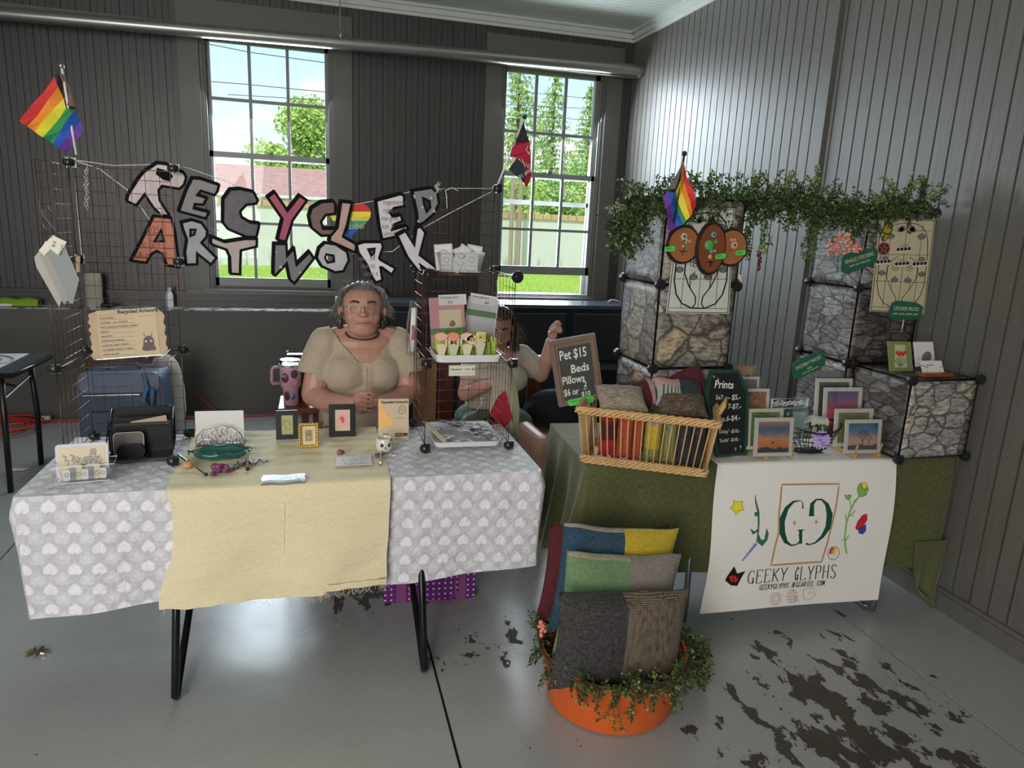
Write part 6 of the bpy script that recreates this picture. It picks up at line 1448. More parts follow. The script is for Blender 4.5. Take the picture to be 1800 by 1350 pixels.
for k, m_ in enumerate(mbs): m_.build('sprig_leaves', MLF[k], gl_, fix=False, kind='stuff')
t = thing('red_bloom', 'dark red hanging bloom below the garland against the side wall', 'artificial flower', P(1333, 478, Y=2.60)); mb = MB()
for k in range(36): q = P(1335 + rr.uniform(-3.5, 3.5) * (1 - k / 60), 442 + k * .95, Y=2.60); mb.ell((q.x, 2.60 + rr.uniform(-.006, .006), q.z), .0045, nu=6, nv=4)
mb.build('florets', M('dark red floret', (.13, .008, .02), rough=.6), t, smooth='all', kind='stuff'); MB().tube([P(1340, 405, Y=2.60), P(1337, 425, Y=2.60), P(1334, 442, Y=2.60)], .0016, 5).build('stem', MLF[1], t)
mb = MB(); [mb.ell(P(1340 + 3 * k, 432 - 3 * k, Y=2.60), (.010, .004, .014), Matrix.Rotation(.6 * k - .8, 3, 'Y'), nu=8, nv=5) for k in range(-1, 2)]; mb.build('leaf', MLF[2], t, smooth='all')
t = thing('coral_blossom', 'spray of coral pink blossom against the right tower', 'artificial flower', P(1480, 452, Y=2.63)); mb = MB(); mg = [M('coral petal', (.75, .22, .17), rough=.6, var=.3, scale=60), M('pale coral petal', (.80, .48, .38), rough=.6)]
m2 = MB()
for k in range(170):
    u = rr.random(); px = 1453 + 62 * u; top = 447 - 40 * math.sin(PI * min(1, u * .8 + .12)) ** 1.0; py = rr.uniform(top, 450 - 8 * u); q = P(px, py, Y=2.62 + rr.uniform(-.03, .02)); (mb if rr.random() < .6 else m2).ell(q, (.0075, .004, .005), Matrix.Rotation(rr.uniform(0, 3), 3, 'Y') @ Matrix.Rotation(rr.uniform(0, 3), 3, 'X'), nu=6, nv=4)
mb.build('petals', mg[0], t, smooth='all', kind='stuff'); m2.build('pale_petals', mg[1], t, smooth='all', kind='stuff')
MB().tube([P(1472, 480, Y=2.635), P(1473, 450, Y=2.635)], .004, 6).build('clear_stem', MACR, t)
t = thing('small_card', 'small white card with a red mark hanging at the right side of the left tower', 'card', P(1297, 506, Y=2.62)); MB().prism([[(1291, 483), (1303, 483), (1304, 506), (1292, 506)]], lambda a, b_, w: (P(a, b_, Y=2.62).x, 2.62 + w, P(a, b_, Y=2.62).z), .002).build('card', MCARD, t); MB().ell(P(1297, 493, Y=2.617), (.010, .003, .006), nu=8, nv=6).build('red_mark', MFR, t)
# --- things on the single cube
TBX = TB + .012 + SH + .004
def qcard(name, lb, cat, TL, TR, BR, BL, y, mt_, th=.004, parent=None):
    t = parent or thing(name, lb, cat, P((BL[0] + BR[0]) / 2, BR[1], Y=y)); f = lambda a, b_, w: (P(a, b_, Y=y).x, y + w, P(a, b_, Y=y).z)
    MB().prism([[TL, TR, BR, BL]], f, th).build('card' if not parent else name, mt_, t); return t
t = qcard('greeting_card', 'olive green greeting card with red carnations standing on the stone cube', 'card', (1560, 600), (1601, 601), (1605, 652), (1564, 653), 2.47, M('olive card', (.22, .26, .10), rough=.5))
qcard('oval_mount', None, None, (1573, 606), (1591, 606), (1595, 646), (1573, 646), 2.468, M('pale green card', (.50, .52, .28), rough=.5), .001, t)
for k in range(5): q = P(1577 + 3.4 * k, 620 + (k % 2) * 3, Y=2.462); MB().ell(q, (.009, .002, .008), nu=8, nv=6).build('carnation', MATS['rainbow red'], t, smooth='all')
mb = MB()
for k in range(7): mb.tube([P(1583, 645, Y=2.464), P(1572 + 4 * k, 626 + abs(k - 3) * 2, Y=2.464)], .0012, 4)
mb.build('stems', INKT, t)
t = qcard('greeting_card', 'white greeting card with a round emblem standing on the stone cube', 'card', (1606, 601), (1640, 601), (1644, 640), (1610, 645), 2.46, MCARD); q = P(1629, 628, Y=2.456); MB().ell(q, (.026, .001, .026), nu=20, nv=8).build('round_emblem', M('grey violet print', (.16, .15, .18), rough=.5, var=.6, scale=80), t)
t = thing('card_holder', 'small wooden holder with white business cards on the stone cube', 'holder', P(1638, 660, Y=2.36), None); a = P(1616, 655, Y=2.37); b_ = P(1665, 662, Y=2.37)
MB().box((a.x, 2.34, TBX), (b_.x, 2.39, TBX + .016)).build('wood_base', MWR, t)
for k in range(3): y = 2.372 - k * .003; MB().prism([[(1616, 634), (1655, 634), (1660, 655), (1622, 656)]], lambda a, b_, w, y=y: (P(a, b_, Y=y).x, y + w, P(a, b_, Y=y).z), .0015).build('business_card', MCARD, t)
mb = MB(); [mb.tube([P(x, 658, Y=2.36), P(x + 1, 646, Y=2.36), P(x - 12 * sg, 642, Y=2.36)], .0012, 5) for x, sg in ((1630, 1), (1650, -1))]; mb.build('wire_clip', MGOLD, t)
q = P(1638, 642, Y=2.364); text('Card holder', .008, t, (q.x - .03, 2.3655, q.z), MINK)

# ================================================================= prints on stands
def gradmat(name, stops, nz=.0, sc=5):
    m, nt, b = newmat(name); uv = nt.sep(nt.new('ShaderNodeUVMap').outputs[0]); z = uv[1]
    if nz: z = nt.math('ADD', z, nt.math('MULTIPLY', nt.math('SUBTRACT', nt.noise(nt.mapping(nt.coord('UV'), scale=(1, 2.5, 1)), sc, 5), .5), nz))
    setp(nt, b, col=nt.ramp(z, stops), rough=.35); return m
G_SUN = gradmat('sunset photo', [(0, (.05, .05, .10)), (.14, (.08, .06, .10)), (.17, (.80, .25, .07)), (.45, (.80, .38, .16)), (.62, (.22, .26, .38)), (.8, (.10, .17, .30)), (.95, (.5, .28, .25))], .35, 4)
G_PNK = gradmat('pink dusk photo', [(0, (.02, .10, .12)), (.18, (.03, .10, .12)), (.24, (.60, .12, .13)), (.6, (.62, .13, .20)), (.85, (.25, .12, .30)), (1, (.14, .12, .30))], .12, 5)
G_BLU = gradmat('blue dusk photo', [(0, (.08, .10, .12)), (.16, (.10, .10, .12)), (.2, (.80, .45, .32)), (.45, (.70, .42, .42)), (.7, (.10, .28, .48)), (1, (.02, .16, .32))], .25, 3)
def noisemat(name, cs, sc=12):
    m, nt, b = newmat(name); n = nt.noise(nt.coord('UV'), sc, 6, .7); setp(nt, b, col=nt.ramp(n, [(.3, cs[0]), (.45, cs[1]), (.55, cs[2]), (.7, cs[3])]), rough=.35); return m
G_AUT = noisemat('autumn tree photo', ((.03, .06, .05), (.35, .12, .04), (.55, .25, .10), (.45, .50, .50))); G_GRN = noisemat('spring trees photo', ((.02, .05, .02), (.10, .20, .04), (.22, .32, .08), (.45, .50, .35))); G_DRK = noisemat('dark woods photo', ((.01, .02, .02), (.02, .06, .03), (.05, .12, .05), (.35, .42, .35))); G_MEA = noisemat('meadow photo', ((.10, .16, .04), (.30, .25, .12), (.14, .26, .06), (.35, .40, .15)), 7)
G_GRY = M('grey lilac print', (.25, .24, .28), rough=.4, var=.3, scale=30); MWARM = M('warm white mat', (.86, .83, .74), rough=.55, var=.03); MSLV = M_glass('clear sleeve', (.9, .9, .9), .08, .08)
def printc(lb, px0, py0, px1, py1, y, mt_, lean=.14, z0=None, name='matted_print', mat_m=None, mg=.10):
    a = P(px0, py0, Y=y); b_ = P(px1, py1, Y=y); w = abs(b_.x - a.x); h = (a.z - b_.z) / math.cos(lean) if z0 is None else (a.z - z0) / math.cos(lean)
    t = thing(name, lb, 'print', ((a.x + b_.x) / 2, y, a.z - h * math.cos(lean)), (-lean, 0, BA)); t['_w'] = 0; del t['_w']
    m0 = w * mg; slab2(MB(), [rbox(w, h, .001, 1)], 0, .003).build('mount', mat_m or MWARM, t)
    p = slab2(MB(), [rbox(w - 2 * m0, h - 2 * m0 * .9, .0005, 1, y0=m0 * .9)], -.0008, .0006).build('picture', mt_, t); slab2(MB(), [rbox(w + .004, h + .004, .001, 1, y0=-.002)], -.0025, .0004).build('sleeve', MSLV, t)
    return t, w, h, m0
ZT = TOPZ + .004
t, w, h, m0 = printc('sunset print with a heart shaped cloud at the front of the left wooden stand', 1334, 738, 1391, 797, 2.405, G_SUN, z0=ZT + .020)
slab2(MB(), [[(-.004 + .0010 * 16 * math.sin(a) ** 3 * .42, h * .36 + .00042 * (13 * math.cos(a) - 5 * math.cos(2 * a) - 2 * math.cos(3 * a) - math.cos(4 * a))) for a in np.linspace(0, 2 * PI, 25)[:-1]]], -.0012, .0003).build('heart_cloud', M('dark cloud print', (.10, .07, .09)), t)
printc('green spring tree print, second from the front of the left wooden stand', 1322, 722, 1372, 790, 2.470, G_GRN, z0=ZT + .03)
printc('autumn tree print in the middle of the left wooden stand', 1306, 687, 1352, 740, 2.55, G_AUT, z0=ZT + .03)
printc('pale violet seascape print behind the autumn tree print', 1300, 666, 1338, 700, 2.62, M('violet sea photo', (.26, .23, .36), rough=.4, var=.3, scale=20), z0=ZT + .03)
t, w, h, m0 = printc('peach card with a black and red bird drawing at the back left', 1278, 645, 1329, 690, 2.70, M('peach card', (.66, .42, .28), rough=.5, var=.03), z0=ZT + .03, mg=.06, mat_m=M('brown peach edge', (.40, .22, .14)))
slab2(MB(), [smoothloop([(.02, h * .7), (.045, h * .88), (.06, h * .8), (.05, h * .78), (.042, h * .82), (.03, h * .62)], 1)], -.0014, .0004).build('bird_drawing', INKK, t)
t, w, h, m0 = printc('blue dusk print of a bare tree at the front of the right wooden stand', 1494, 741, 1545, 795, 2.385, G_BLU, z0=ZT + .020)
mb = MB()
def br(x, z, a, l, wd, k):
    x1, z1 = x + l * math.sin(a), z + l * math.cos(a); lines(mb, [(x, z), (x1, z1)], wd, -.0012)
    if k:
        for da in (-.55, .1, .6): br(x1, z1, a + da + rr.uniform(-.15, .15), l * .68, wd * .6, k - 1)
br(-.002, h * .16, .02, h * .20, .0035, 4); br(.030, h * .16, -.05, h * .15, .0022, 3); mb.build('bare_tree', INKK, t, fix=False)
printc('meadow print, second from the front of the right wooden stand', 1476, 722, 1528, 790, 2.450, G_MEA, z0=ZT + .03)
t, w, h, m0 = printc('pink dusk print in the middle of the right wooden stand', 1459, 685, 1513, 745, 2.53, G_PNK, z0=ZT + .03)
for x, r in ((-.022, .016), (.026, .015)): slab2(MB(), [circle(x, h * .22, r, 12, r * 1.3)], -.0012, .0003).build('tree_shape', M('dark teal print', (.015, .06, .07)), t)
printc('dark woods print behind the pink dusk print', 1445, 669, 1497, 730, 2.60, G_DRK, z0=ZT + .03)
printc('grey lilac pattern print behind the dark woods print', 1446, 656, 1497, 700, 2.635, G_GRY, z0=ZT + .03, mat_m=G_GRY)
MPINE = M('pine stand wood', (.50, .29, .11), rough=.5, var=.2, scale=30, stretch=(1, .2, 1))
for lb, pp in (('left pine print stand with two rails and pegs', ((1346, 808), (1391, 806))), ('right pine print stand with two rails and pegs', ((1503, 805), (1545, 803)))):
    t = None
    for px, py in pp:
        q = P(px, py, Z=ZT)
        if t is None: t = thing('print_stand', lb, 'stand', (q.x, q.y, ZT))
        d = Bv; s_ = Bu; mb = MB(); a = Vector((q.x, q.y, ZT)); 
        rot = Matrix.Translation(a) @ Matrix.Rotation(BA, 4, 'Z'); mb.box((-.008, 0, 0), (.008, .32, .018), rot); mb.build('rail', MPINE, t)
        MB().tube([a + Vector((0, .006, .016)), a + Vector((.002, -.004, .062))], [.006, .004], 8).build('peg', MPINE, t, smooth=True)
        for k in range(4): b0 = a + d * (.075 + .07 * k); MB().tube([b0 + Vector((0, 0, .016)), b0 + Vector((0, .008, .05))], .004, 8).build('peg', MPINE, t, smooth=True)
# --- black wire basket with paper roll
c = P(1433, 800, Z=ZT); t = thing('wire_basket', 'black wire basket between the two print stands', 'basket', (c.x, c.y + .058, ZT), (0, 0, BA))
mb = MB(); WR = .0022
def brim(a, f): return Vector(((.062 + .076 * f ** .6) * math.cos(a), (.040 + .055 * f ** .6) * math.sin(a), .002 + f * (.105 + .03 * abs(math.cos(a)) ** 2)))
for f in (0, .18, .36, .55, .78): mb.tube([brim(a, f) for a in np.linspace(0, 2 * PI, 33)[:-1]], WR * .8, 5, closed=True)
for k in range(24): a = 2 * PI * k / 24; mb.tube([brim(a, 0), brim(a + .05, .3), brim(a, .65), brim(a + .03, 1)], WR * .8, 4)
for k in range(-3, 4): mb.tube([(-.062, k * .011, .002), (.062, k * .011, .002)], WR * .7, 4); mb.tube([(k * .018, -.040, .002), (k * .018, .040, .002)], WR * .7, 4)
mb.build('wire_mesh', MBLKM, t, smooth='all'); MB().tube([brim(a, 1) for a in np.linspace(0, 2 * PI, 41)[:-1]], .0035, 6, closed=True).build('rim', MBLKM, t, smooth='all')
q = P(1437, 742, Y=c.y + .04); t = thing('rolled_paper', 'curled cream paper packet lying in the black wire basket', 'packet', (q.x, c.y + .05, q.z - .02)); mb = MB()
mb.grid(16, 12, lambda u, v: (q.x - .045 + .092 * u + .006 * v, c.y + .05 - .026 * math.cos(v * 4.2 - .5), q.z + .024 * math.sin(v * 4.2 - .5) + .004 * math.sin(u * 5))); mb.build('paper', M('pale grey paper', (.55, .56, .48), rough=.5), t, smooth='all', fix=False)
mb = MB(); [mb.add([(x, c.y + .022, z), (x + .004, c.y + .022, z + .012), (x + .006, c.y + .022, z)], [(0, 1, 2)]) for x, z in [(q.x - .03 + rr.random() * .06, q.z - .018 + rr.random() * .006) for _ in range(40)]]; mb.build('green_print', INKL, t, fix=False, kind='stuff')
t = thing('sigil_label', 'spiky lilac price burst on the front of the black wire basket', 'label', (P(1443, 785, Y=c.y - .04).x, c.y - .045, P(1443, 787, Y=c.y - .04).z), (-.25, 0, BA))
pts = []
for k in range(32): a = 2 * PI * k / 32; r = 1 if k % 2 else .76; pts.append((.050 * r * math.cos(a), .036 + .043 * r * math.sin(a)))
slab2(MB(), [pts], 0, .001).build('card', M('lilac card', (.52, .38, .70), rough=.6, var=.04), t); text('Assorted', .0125, t, (-.026, -.0008, .052), INKB, rz=.05); text('Sigils', .0125, t, (-.018, -.0008, .036), INKB); text('$2.00', .009, t, (-.004, -.0008, .022), INKB); text('2/$3.00', .008, t, (.0, -.0008, .011), INKB)
# white filigree card holder behind
a, b_ = P(1356, 718, Y=2.62), P(1421, 700, Y=2.62); t = thing('filigree_holder', 'white filigree metal holder behind the black wire basket', 'holder', (a.x, 2.62, ZT)); mb = MB(); W2 = b_.x - a.x
mb.tube([(a.x, 2.62, ZT + .01), (a.x, 2.62, b_.z), (b_.x, 2.62, b_.z), (b_.x, 2.62, ZT + .01)], .0035, 6, closed=True)
mb.tube([(a.x, 2.62, b_.z - .045), (b_.x, 2.62, b_.z - .045)], .0025, 6)
for k in range(9):
    cx = a.x + W2 * (k + .5) / 9; sgn = 1 if k % 2 else -1; mb.tube([(cx + p[0], 2.62, b_.z - .022 + p[1]) for p in spiral(0, 0, .014, 1.5, sgn, k)], .0024, 5)
mb.build('filigree', MWPL, t, smooth='all')
t = thing('acrylic_sleeve_box', 'clear sleeve box of teal cards left of the rolled packet', 'box', P(1400, 750, Y=2.52)); MB().prism([[(1378, 715), (1420, 714), (1422, 752), (1382, 752)]], lambda u, v, w: (P(u, v, Y=2.52).x, 2.52 + w, P(u, v, Y=2.52).z), .02).build('sleeve', MACR, t); MB().prism([[(1394, 725), (1416, 724), (1418, 750), (1396, 750)]], lambda u, v, w: (P(u, v, Y=2.53).x, 2.53 + w, P(u, v, Y=2.53).z), .004).build('teal_card', M('teal pale card', (.30, .48, .42)), t)

# ================================================================= chalk boards
MCHK = M('chalkboard', (.010, .012, .012), rough=.55, var=.2); MCHG = M('grey chalkboard', (.060, .060, .058), rough=.6, var=.2); MCHALK = M('chalk', (.78, .78, .74), rough=.9, var=.1); MDG = M('dark green frame paint', (.012, .055, .038), rough=.5, var=.2); MBARN = M('weathered barn wood', (.20, .13, .095), rough=.7, var=.45, scale=10, stretch=(1, 1, .25))
yc = 2.478; b0 = P(1287, 802, Y=yc)
cof = [(1250, 651), (1300, 651), (1317, 691), (1314, 800), (1260, 804), (1240, 693)]
t = thing('coffin_chalkboard', 'dark green coffin shaped chalkboard listing print prices', 'chalkboard', (b0.x, yc, ZT)); f = lambda u, v, w, dy=0: (P(u, v, Y=yc).x, yc + dy + w, P(u, v, Y=yc).z)
MB().prism([cof, inset(cof, 5)], f, .016).build('frame', MDG, t); MB().prism([inset(cof, 4.5)], lambda u, v, w: f(u, v, w, .005), .006).build('board', MCHK, t)
def ctext(s, px, py, sz, par, y, rz=0, mt_=None, sx=.85, nm='chalk_lettering', off=.0): q = P(px, py, Y=y); text(s, sz, par, (q.x, y, q.z), mt_ or MCHALK, nm, rz=rz, sx=sx, ex=.0003, off=off)
yk = yc + .0045
ctext('Prints', 1256, 676, .046, t, yk, -.05, off=.0006); ctext('5x7', 1258, 699, .027, t, yk); ctext("- $5.-", 1280, 699, .032, t, yk, off=.0004); ctext("7x9", 1260, 717, .025, t, yk); ctext("7-$7.-", 1279, 715, .032, t, yk, off=.0004); ctext("p.6-$4.-", 1269, 737, .033, t, yk, .05, off=.0004); ctext("Daisy' -$10.-", 1264, 759, .0235, t, yk); ctext("'Sushi' -$10.-", 1264, 775, .0225, t, yk, .03)
mb = MB()
for px, py in ((1255, 662), (1293, 789), (1302, 785), (1262, 667)): 
    for d in (0, 1): mb.tube([P(px - 2 * d, py - 3 * (1 - d), Y=yk), P(px + 2 * d, py + 4 * (1 - d), Y=yk)], .0007, 4)
mb.build('chalk_sparkle', MCHALK, t)
ys = 2.64; sg = [(966, 600), (1046, 586), (1062, 700), (984, 716)]
t = thing('framed_chalkboard', 'weathered wood framed chalkboard with pet bed prices behind the wicker basket', 'chalkboard', P(1022, 712, Y=ys)); f = lambda u, v, w, dy=0: (P(u, v, Y=ys).x, ys + dy + w, P(u, v, Y=ys).z)
inn = [(980, 613), (1038, 602), (1049, 692), (993, 705)]
for k, nm in enumerate(('top', 'right', 'bottom', 'left')): MB().prism([[sg[k], sg[(k + 1) % 4], inn[(k + 1) % 4], inn[k]]], f, .018).build('frame_rail', MBARN, t)
for k in range(4): mid0 = [((a[0] * .55 + b_[0] * .45), (a[1] * .55 + b_[1] * .45)) for a, b_ in ((sg[k], inn[k]), (sg[(k + 1) % 4], inn[(k + 1) % 4]))]; MB().tube([P(*mid0[0], Y=ys - .002), P(*mid0[1], Y=ys - .002)], .004, 6).build('frame_bead', MBARN, t)
MB().prism([[(979, 612), (1039, 601), (1050, 693), (992, 706)]], lambda u, v, w: f(u, v, w, .006), .006).build('board', MCHG, t)
yk = ys + .0055; ctext('Pet $15', 983, 627, .056, t, yk, .17, off=.0007, sx=.68); ctext('Beds', 1003, 650, .050, t, yk, .17, off=.0007); ctext('Pillows', 988, 671, .047, t, yk, .15, off=.0006, sx=.75); ctext('2', 1026, 676, .034, t, yk, .15, off=.0005); ctext('$6 or', 991, 692, .040, t, yk, .15, off=.0006, sx=.72); ctext('for', 1026, 684, .013, t, yk, .15); ctext('$10', 1022, 694, .031, t, yk, .15, off=.0005)
MB().box((1.115, ys + .018, TOPZ), (1.135, ys + .03, P(1022, 640, Y=ys).z)).build('back_leg', MBARN, t)
t2 = thing('green_tag', 'bright green paper tag clipped to the bottom of the wood framed chalkboard', 'tag', P(1022, 712, Y=ys - .01)); MB().prism([[(1000, 703), (1040, 695), (1046, 700), (1042, 708), (1002, 714), (997, 709)]], lambda u, v, w: (P(u, v, Y=ys - .01).x, ys - .01 + w, P(u, v, Y=ys - .01).z), .001).build('tag_card', MNEON, t2); ctext('Custom Colors', 1003, 706, .0105, t2, ys - .0106, .12, MINK)

# ================================================================= cushions and baskets
def fabric(name, c1, c2, sc=300, kind='weave', rough=.9):
    m, nt, b = newmat(name); co = nt.coord()
    if kind == 'knit': n = nt.math('MULTIPLY', nt.noise(nt.mapping(co, scale=(1, 1, .25)), sc * .6, 2), nt.math('ADD', .4, nt.math('ABSOLUTE', nt.math('SINE', nt.math('MULTIPLY', nt.sep(co)[2], 520))))); n = nt.ramp(n, [(.28, 0), (.62, 1)])
    elif kind == 'rib': n = nt.ramp(nt.math('ABSOLUTE', nt.math('SINE', nt.math('MULTIPLY', nt.math('ADD', nt.sep(co)[0], nt.sep(co)[1]), 260))), [(.2, 0), (.7, 1)])
    else: n = nt.ramp(nt.math('MULTIPLY', nt.math('ADD', nt.noise(nt.mapping(co, scale=(1, 1, .2)), sc, 2), nt.noise(nt.mapping(co, scale=(.2, .2, 1)), sc, 2)), .5), [(.42, 0), (.58, 1)])
    setp(nt, b, col=nt.mix(n, c1, c2), rough=rough, sheen=.05, normal=bump(nt, n, .4, .003)); return m
FB = dict(char=fabric('charcoal weave', (.018, .016, .016), (.060, .055, .055)), knit=fabric('brown knit', (.035, .024, .016), (.19, .145, .10), 160, 'knit'), green=fabric('sage cotton', (.12, .20, .095), (.17, .27, .135)), lilac=fabric('mauve grey linen', (.20, .165, .15), (.27, .225, .21)), navy=fabric('denim blue', (.012, .035, .065), (.03, .08, .13)), yel=fabric('mustard velvet', (.45, .32, .02), (.56, .42, .03)), wine=fabric('wine cotton', (.060, .006, .010), (.10, .012, .018)), tan=fabric('tan linen', (.30, .24, .17), (.40, .33, .25)), red=fabric('crimson cotton', (.30, .008, .016), (.42, .015, .025)), rust=fabric('rust cotton', (.33, .055, .020), (.45, .085, .035)), olive=fabric('olive rib', (.14, .15, .045), (.24, .25, .09), 300, 'rib'), slate=fabric('dark slate weave', (.012, .016, .020), (.04, .05, .06)), plum=fabric('plum weave', (.03, .012, .022), (.075, .035, .055)), tweed=fabric('brown tweed', (.045, .030, .020), (.17, .12, .08), 250), beige=fabric('beige weave', (.20, .16, .12), (.38, .33, .26), 250), bw=fabric('black and white rib', (.02, .02, .02), (.34, .33, .33), 300, 'rib'), pink=fabric('dusty pink cotton', (.38, .22, .20), (.50, .31, .28)), black=fabric('black weave', (.010, .010, .011), (.03, .03, .033)))
def pillow(lb, loc, rot, w, h, th, patches, seed=0, name='cushion', group=None):
    t = thing(name, lb, 'cushion', loc, rot, group); N = 22
    def pt(u, v, s):  # u,v in 0..1
        a, b_ = 2 * u - 1, 2 * v - 1
        pin = 1 - .055 * (1 - abs(a) ** 2) * abs(b_) ** 3; pinz = 1 - .06 * (1 - abs(b_) ** 2) * abs(a) ** 3
        k = max(0, (1 - abs(a) ** 3.2)) ** .55 * max(0, (1 - abs(b_) ** 3.2)) ** .55
        wr = .10 * mnoise.noise(Vector((a * 2.3 + seed, b_ * 2.1, s * 3)))
        return (a * w / 2 * pinz, s * th / 2 * k * (1 + wr), h / 2 + b_ * h / 2 * pin + .01 * mnoise.noise(Vector((a * 2, seed, 0))))
    for (u0, u1, v0, v1, mk) in patches:
        mb = MB(); nu = max(3, int(N * (u1 - u0))); nv = max(3, int(N * (v1 - v0)))
        for s in (-1, 1): mb.grid(nu, nv, lambda u, v, s=s: pt(u0 + (u1 - u0) * u, v0 + (v1 - v0) * v, s))
        mb.build('fabric_patch', FB[mk], t, smooth='all')
    q = [pt(u, v, 0) for u, v in [(i / 12, 0) for i in range(12)] + [(1, i / 12) for i in range(12)] + [(1 - i / 12, 1) for i in range(12)] + [(0, 1 - i / 12) for i in range(12)]]
    MB().tube(q, .0022, 5, closed=True).build('seam', FB[patches[0][4]], t, smooth='all'); return t
# orange tub with cushions
tc = Vector((1.022, 2.082, 0)); RT = .262
t = thing('orange_tub', 'orange round tub on the floor full of patchwork cushions', 'tub', tc); m, nt, b = newmat('orange tub paint'); co = nt.coord(); sp_ = nt.noise(nt.mapping(co, scale=(1, 1, .12)), 22, 4); setp(nt, b, col=nt.mix(sp_, (.52, .085, .010), (.66, .125, .018)), rough=.38, normal=bump(nt, sp_, .15, .004))
MB().lathe([(.001, 0), (.222, 0), (.232, .008), (.246, .09), (.260, .195), (.265, .20), (.265, .208), (.257, .208), (.244, .10), (.226, .012), (.001, .010)], 56, tc, cap=False).build('tub', m, t, smooth=True)
pillow('dark charcoal and brown knit cushion at the front of the orange tub', (.985, 1.965, .125), (-.10, .09, .02), .50, .345, .14, [(0, .47, 0, 1, 'char'), (.47, 1, 0, 1, 'knit')], 1)
pillow('sage green and mauve cushion, second in the orange tub', (1.015, 2.085, .160), (-.10, .125, .02), .46, .385, .10, [(0, .53, 0, .96, 'green'), (0, .53, .96, 1, 'tan'), (.53, 1, 0, 1, 'lilac')], 2)
pillow('denim blue and mustard cushion, third in the orange tub', (1.035, 2.180, .19), (-.08, .125, .02), .48, .42, .10, [(0, .50, 0, .97, 'navy'), (0, .5, .97, 1, 'tan'), (.50, 1, 0, 1, 'yel')], 3)
pillow('wine red cushion at the back of the orange tub', (1.02, 2.25, .19), (-.02, .10, .02), .50, .40, .06, [(0, 1, 0, 1, 'wine')], 4)
gt = thing('leafy_garland', 'green leafy garland wound around the rim of the orange tub', 'garland', (tc.x, tc.y, .15)); rr = random.Random(33)
path = [Vector((tc.x + (RT + .012) * math.cos(a), tc.y + (RT + .012) * math.sin(a), .215 + .012 * math.sin(3 * a))) for a in np.linspace(-.2, 2 * PI - .5, 30)]
garland(gt, path[::-1] + [Vector((tc.x + .30, tc.y - .02, .22)), Vector((tc.x + .335, tc.y - .06, .14)), Vector((tc.x + .34, tc.y - .09, .05))], rr, 380, .02, (.03, .075), .0115, (0, 0, 1, 1, 2), .35)
mbs = [MB() for _ in range(4)]; stem = MB()
for a, L in ((-1.95, .11), (-1.75, .08), (-1.2, .09), (-1.5, .06), (-2.3, .05), (-2.9, .08), (-.9, .06)):
    q = Vector((tc.x + (RT + .02) * math.cos(a), tc.y + (RT + .02) * math.sin(a), .20))
    for k in range(3): sprig(mbs, stem, q, (.3 * math.cos(a) + rr.uniform(-.2, .2), -.25, -1), L, rr, .011, (1, 2, 0))
for k in range(60): q = Vector((tc.x + .33 + rr.uniform(-.03, .03), tc.y - .05 + rr.uniform(-.03, .03), rr.uniform(.06, .22))); sprig(mbs, stem, q, (rr.uniform(-.6, .6), rr.uniform(-.5, .2), -1), .06, rr, .011, (1, 2, 0))
stem.build('sprig_stem', MATS['vine brown'], gt, fix=False, kind='stuff')
for k, m_ in enumerate(mbs):
    if m_.v: m_.build('sprig_leaves', MLF[k], gt, fix=False, kind='stuff')
t = thing('red_blossom', 'small red blossom at the left rim of the orange tub', 'artificial flower', P(953, 1120, Y=2.03)); mb = MB(); [mb.ell(P(953 + rr.uniform(-5, 6), rr.uniform(1092, 1118), Y=2.03 + rr.uniform(-.01, .01)), (.008, .004, .007), nu=6, nv=4) for _ in range(18)]; mb.build('petals', MATS['coral petal'], t, smooth='all', kind='stuff')
# wicker basket
MWK = M('wicker cane', (.58, .36, .15), rough=.45, var=.3, scale=40)
BAa = P(1025, 812, Z=TOPZ + .002); BBb = P(1238, 838, Z=TOPZ + .002); U = (BBb - BAa); U.z = 0; LW = U.length; U.normalize(); V = Vector((-U.y, U.x, 0)); DW = .26
ang = math.atan2(U.y, U.x); t = thing('wicker_basket', 'long openwork wicker basket of rolled fabric on the left of the olive table', 'basket', (BAa.x, BAa.y, TOPZ + .002), (0, 0, ang))
HB = .228; FL = .030
def wk(u, d, z): k = z / HB * FL; return Vector((-k + u * (LW + 2 * k), -k + d * (DW + 2 * k), z))
per = [(i / 19, 0) for i in range(19)] + [(1, i / 9) for i in range(9)] + [(1 - i / 19, 1) for i in range(19)] + [(0, 1 - i / 9) for i in range(9)]
for u, d in per:
    MB().tube([wk(u, d, .012), wk(u, d, .09) + Vector((R_.uniform(-.001, .001), R_.uniform(-.001, .001), 0)), wk(u, d, HB - .008)], .0027, 6).build('stake', MWK, t, smooth='all')
def braid(z, r, amp, n=3):
    for k in range(n):
        pts = []; M_ = 150
        for i in range(M_):
            f = i / M_ * len(per); a = per[int(f)]; b_ = per[(int(f) + 1) % len(per)]; g_ = f - int(f); u = a[0] + (b_[0] - a[0]) * g_; d = a[1] + (b_[1] - a[1]) * g_; ph = i * .72 + k * 2 * PI / n; p = wk(u, d, z + amp * math.sin(ph)); o_ = amp * math.cos(ph); p.x += o_ * (1 if u > .98 else -1 if u < .02 else 0); p.y += o_ * (1 if d > .98 else -1 if d < .02 else 0); pts.append(p)
        MB().tube(pts, r, 6, closed=True).build('woven_band', MWK, t, smooth='all')
braid(.020, .0052, .009, 4); braid(.006, .0050, .006, 3); braid(HB - .010, .0055, .010, 4); braid(HB, .005, .007, 3)
mb = MB()
for k in range(22): mb.box((LW * k / 22 + .001, 0, .002), (LW * (k + 1) / 22 - .001, DW, .006))
mb.build('base_weave', MWK, t)
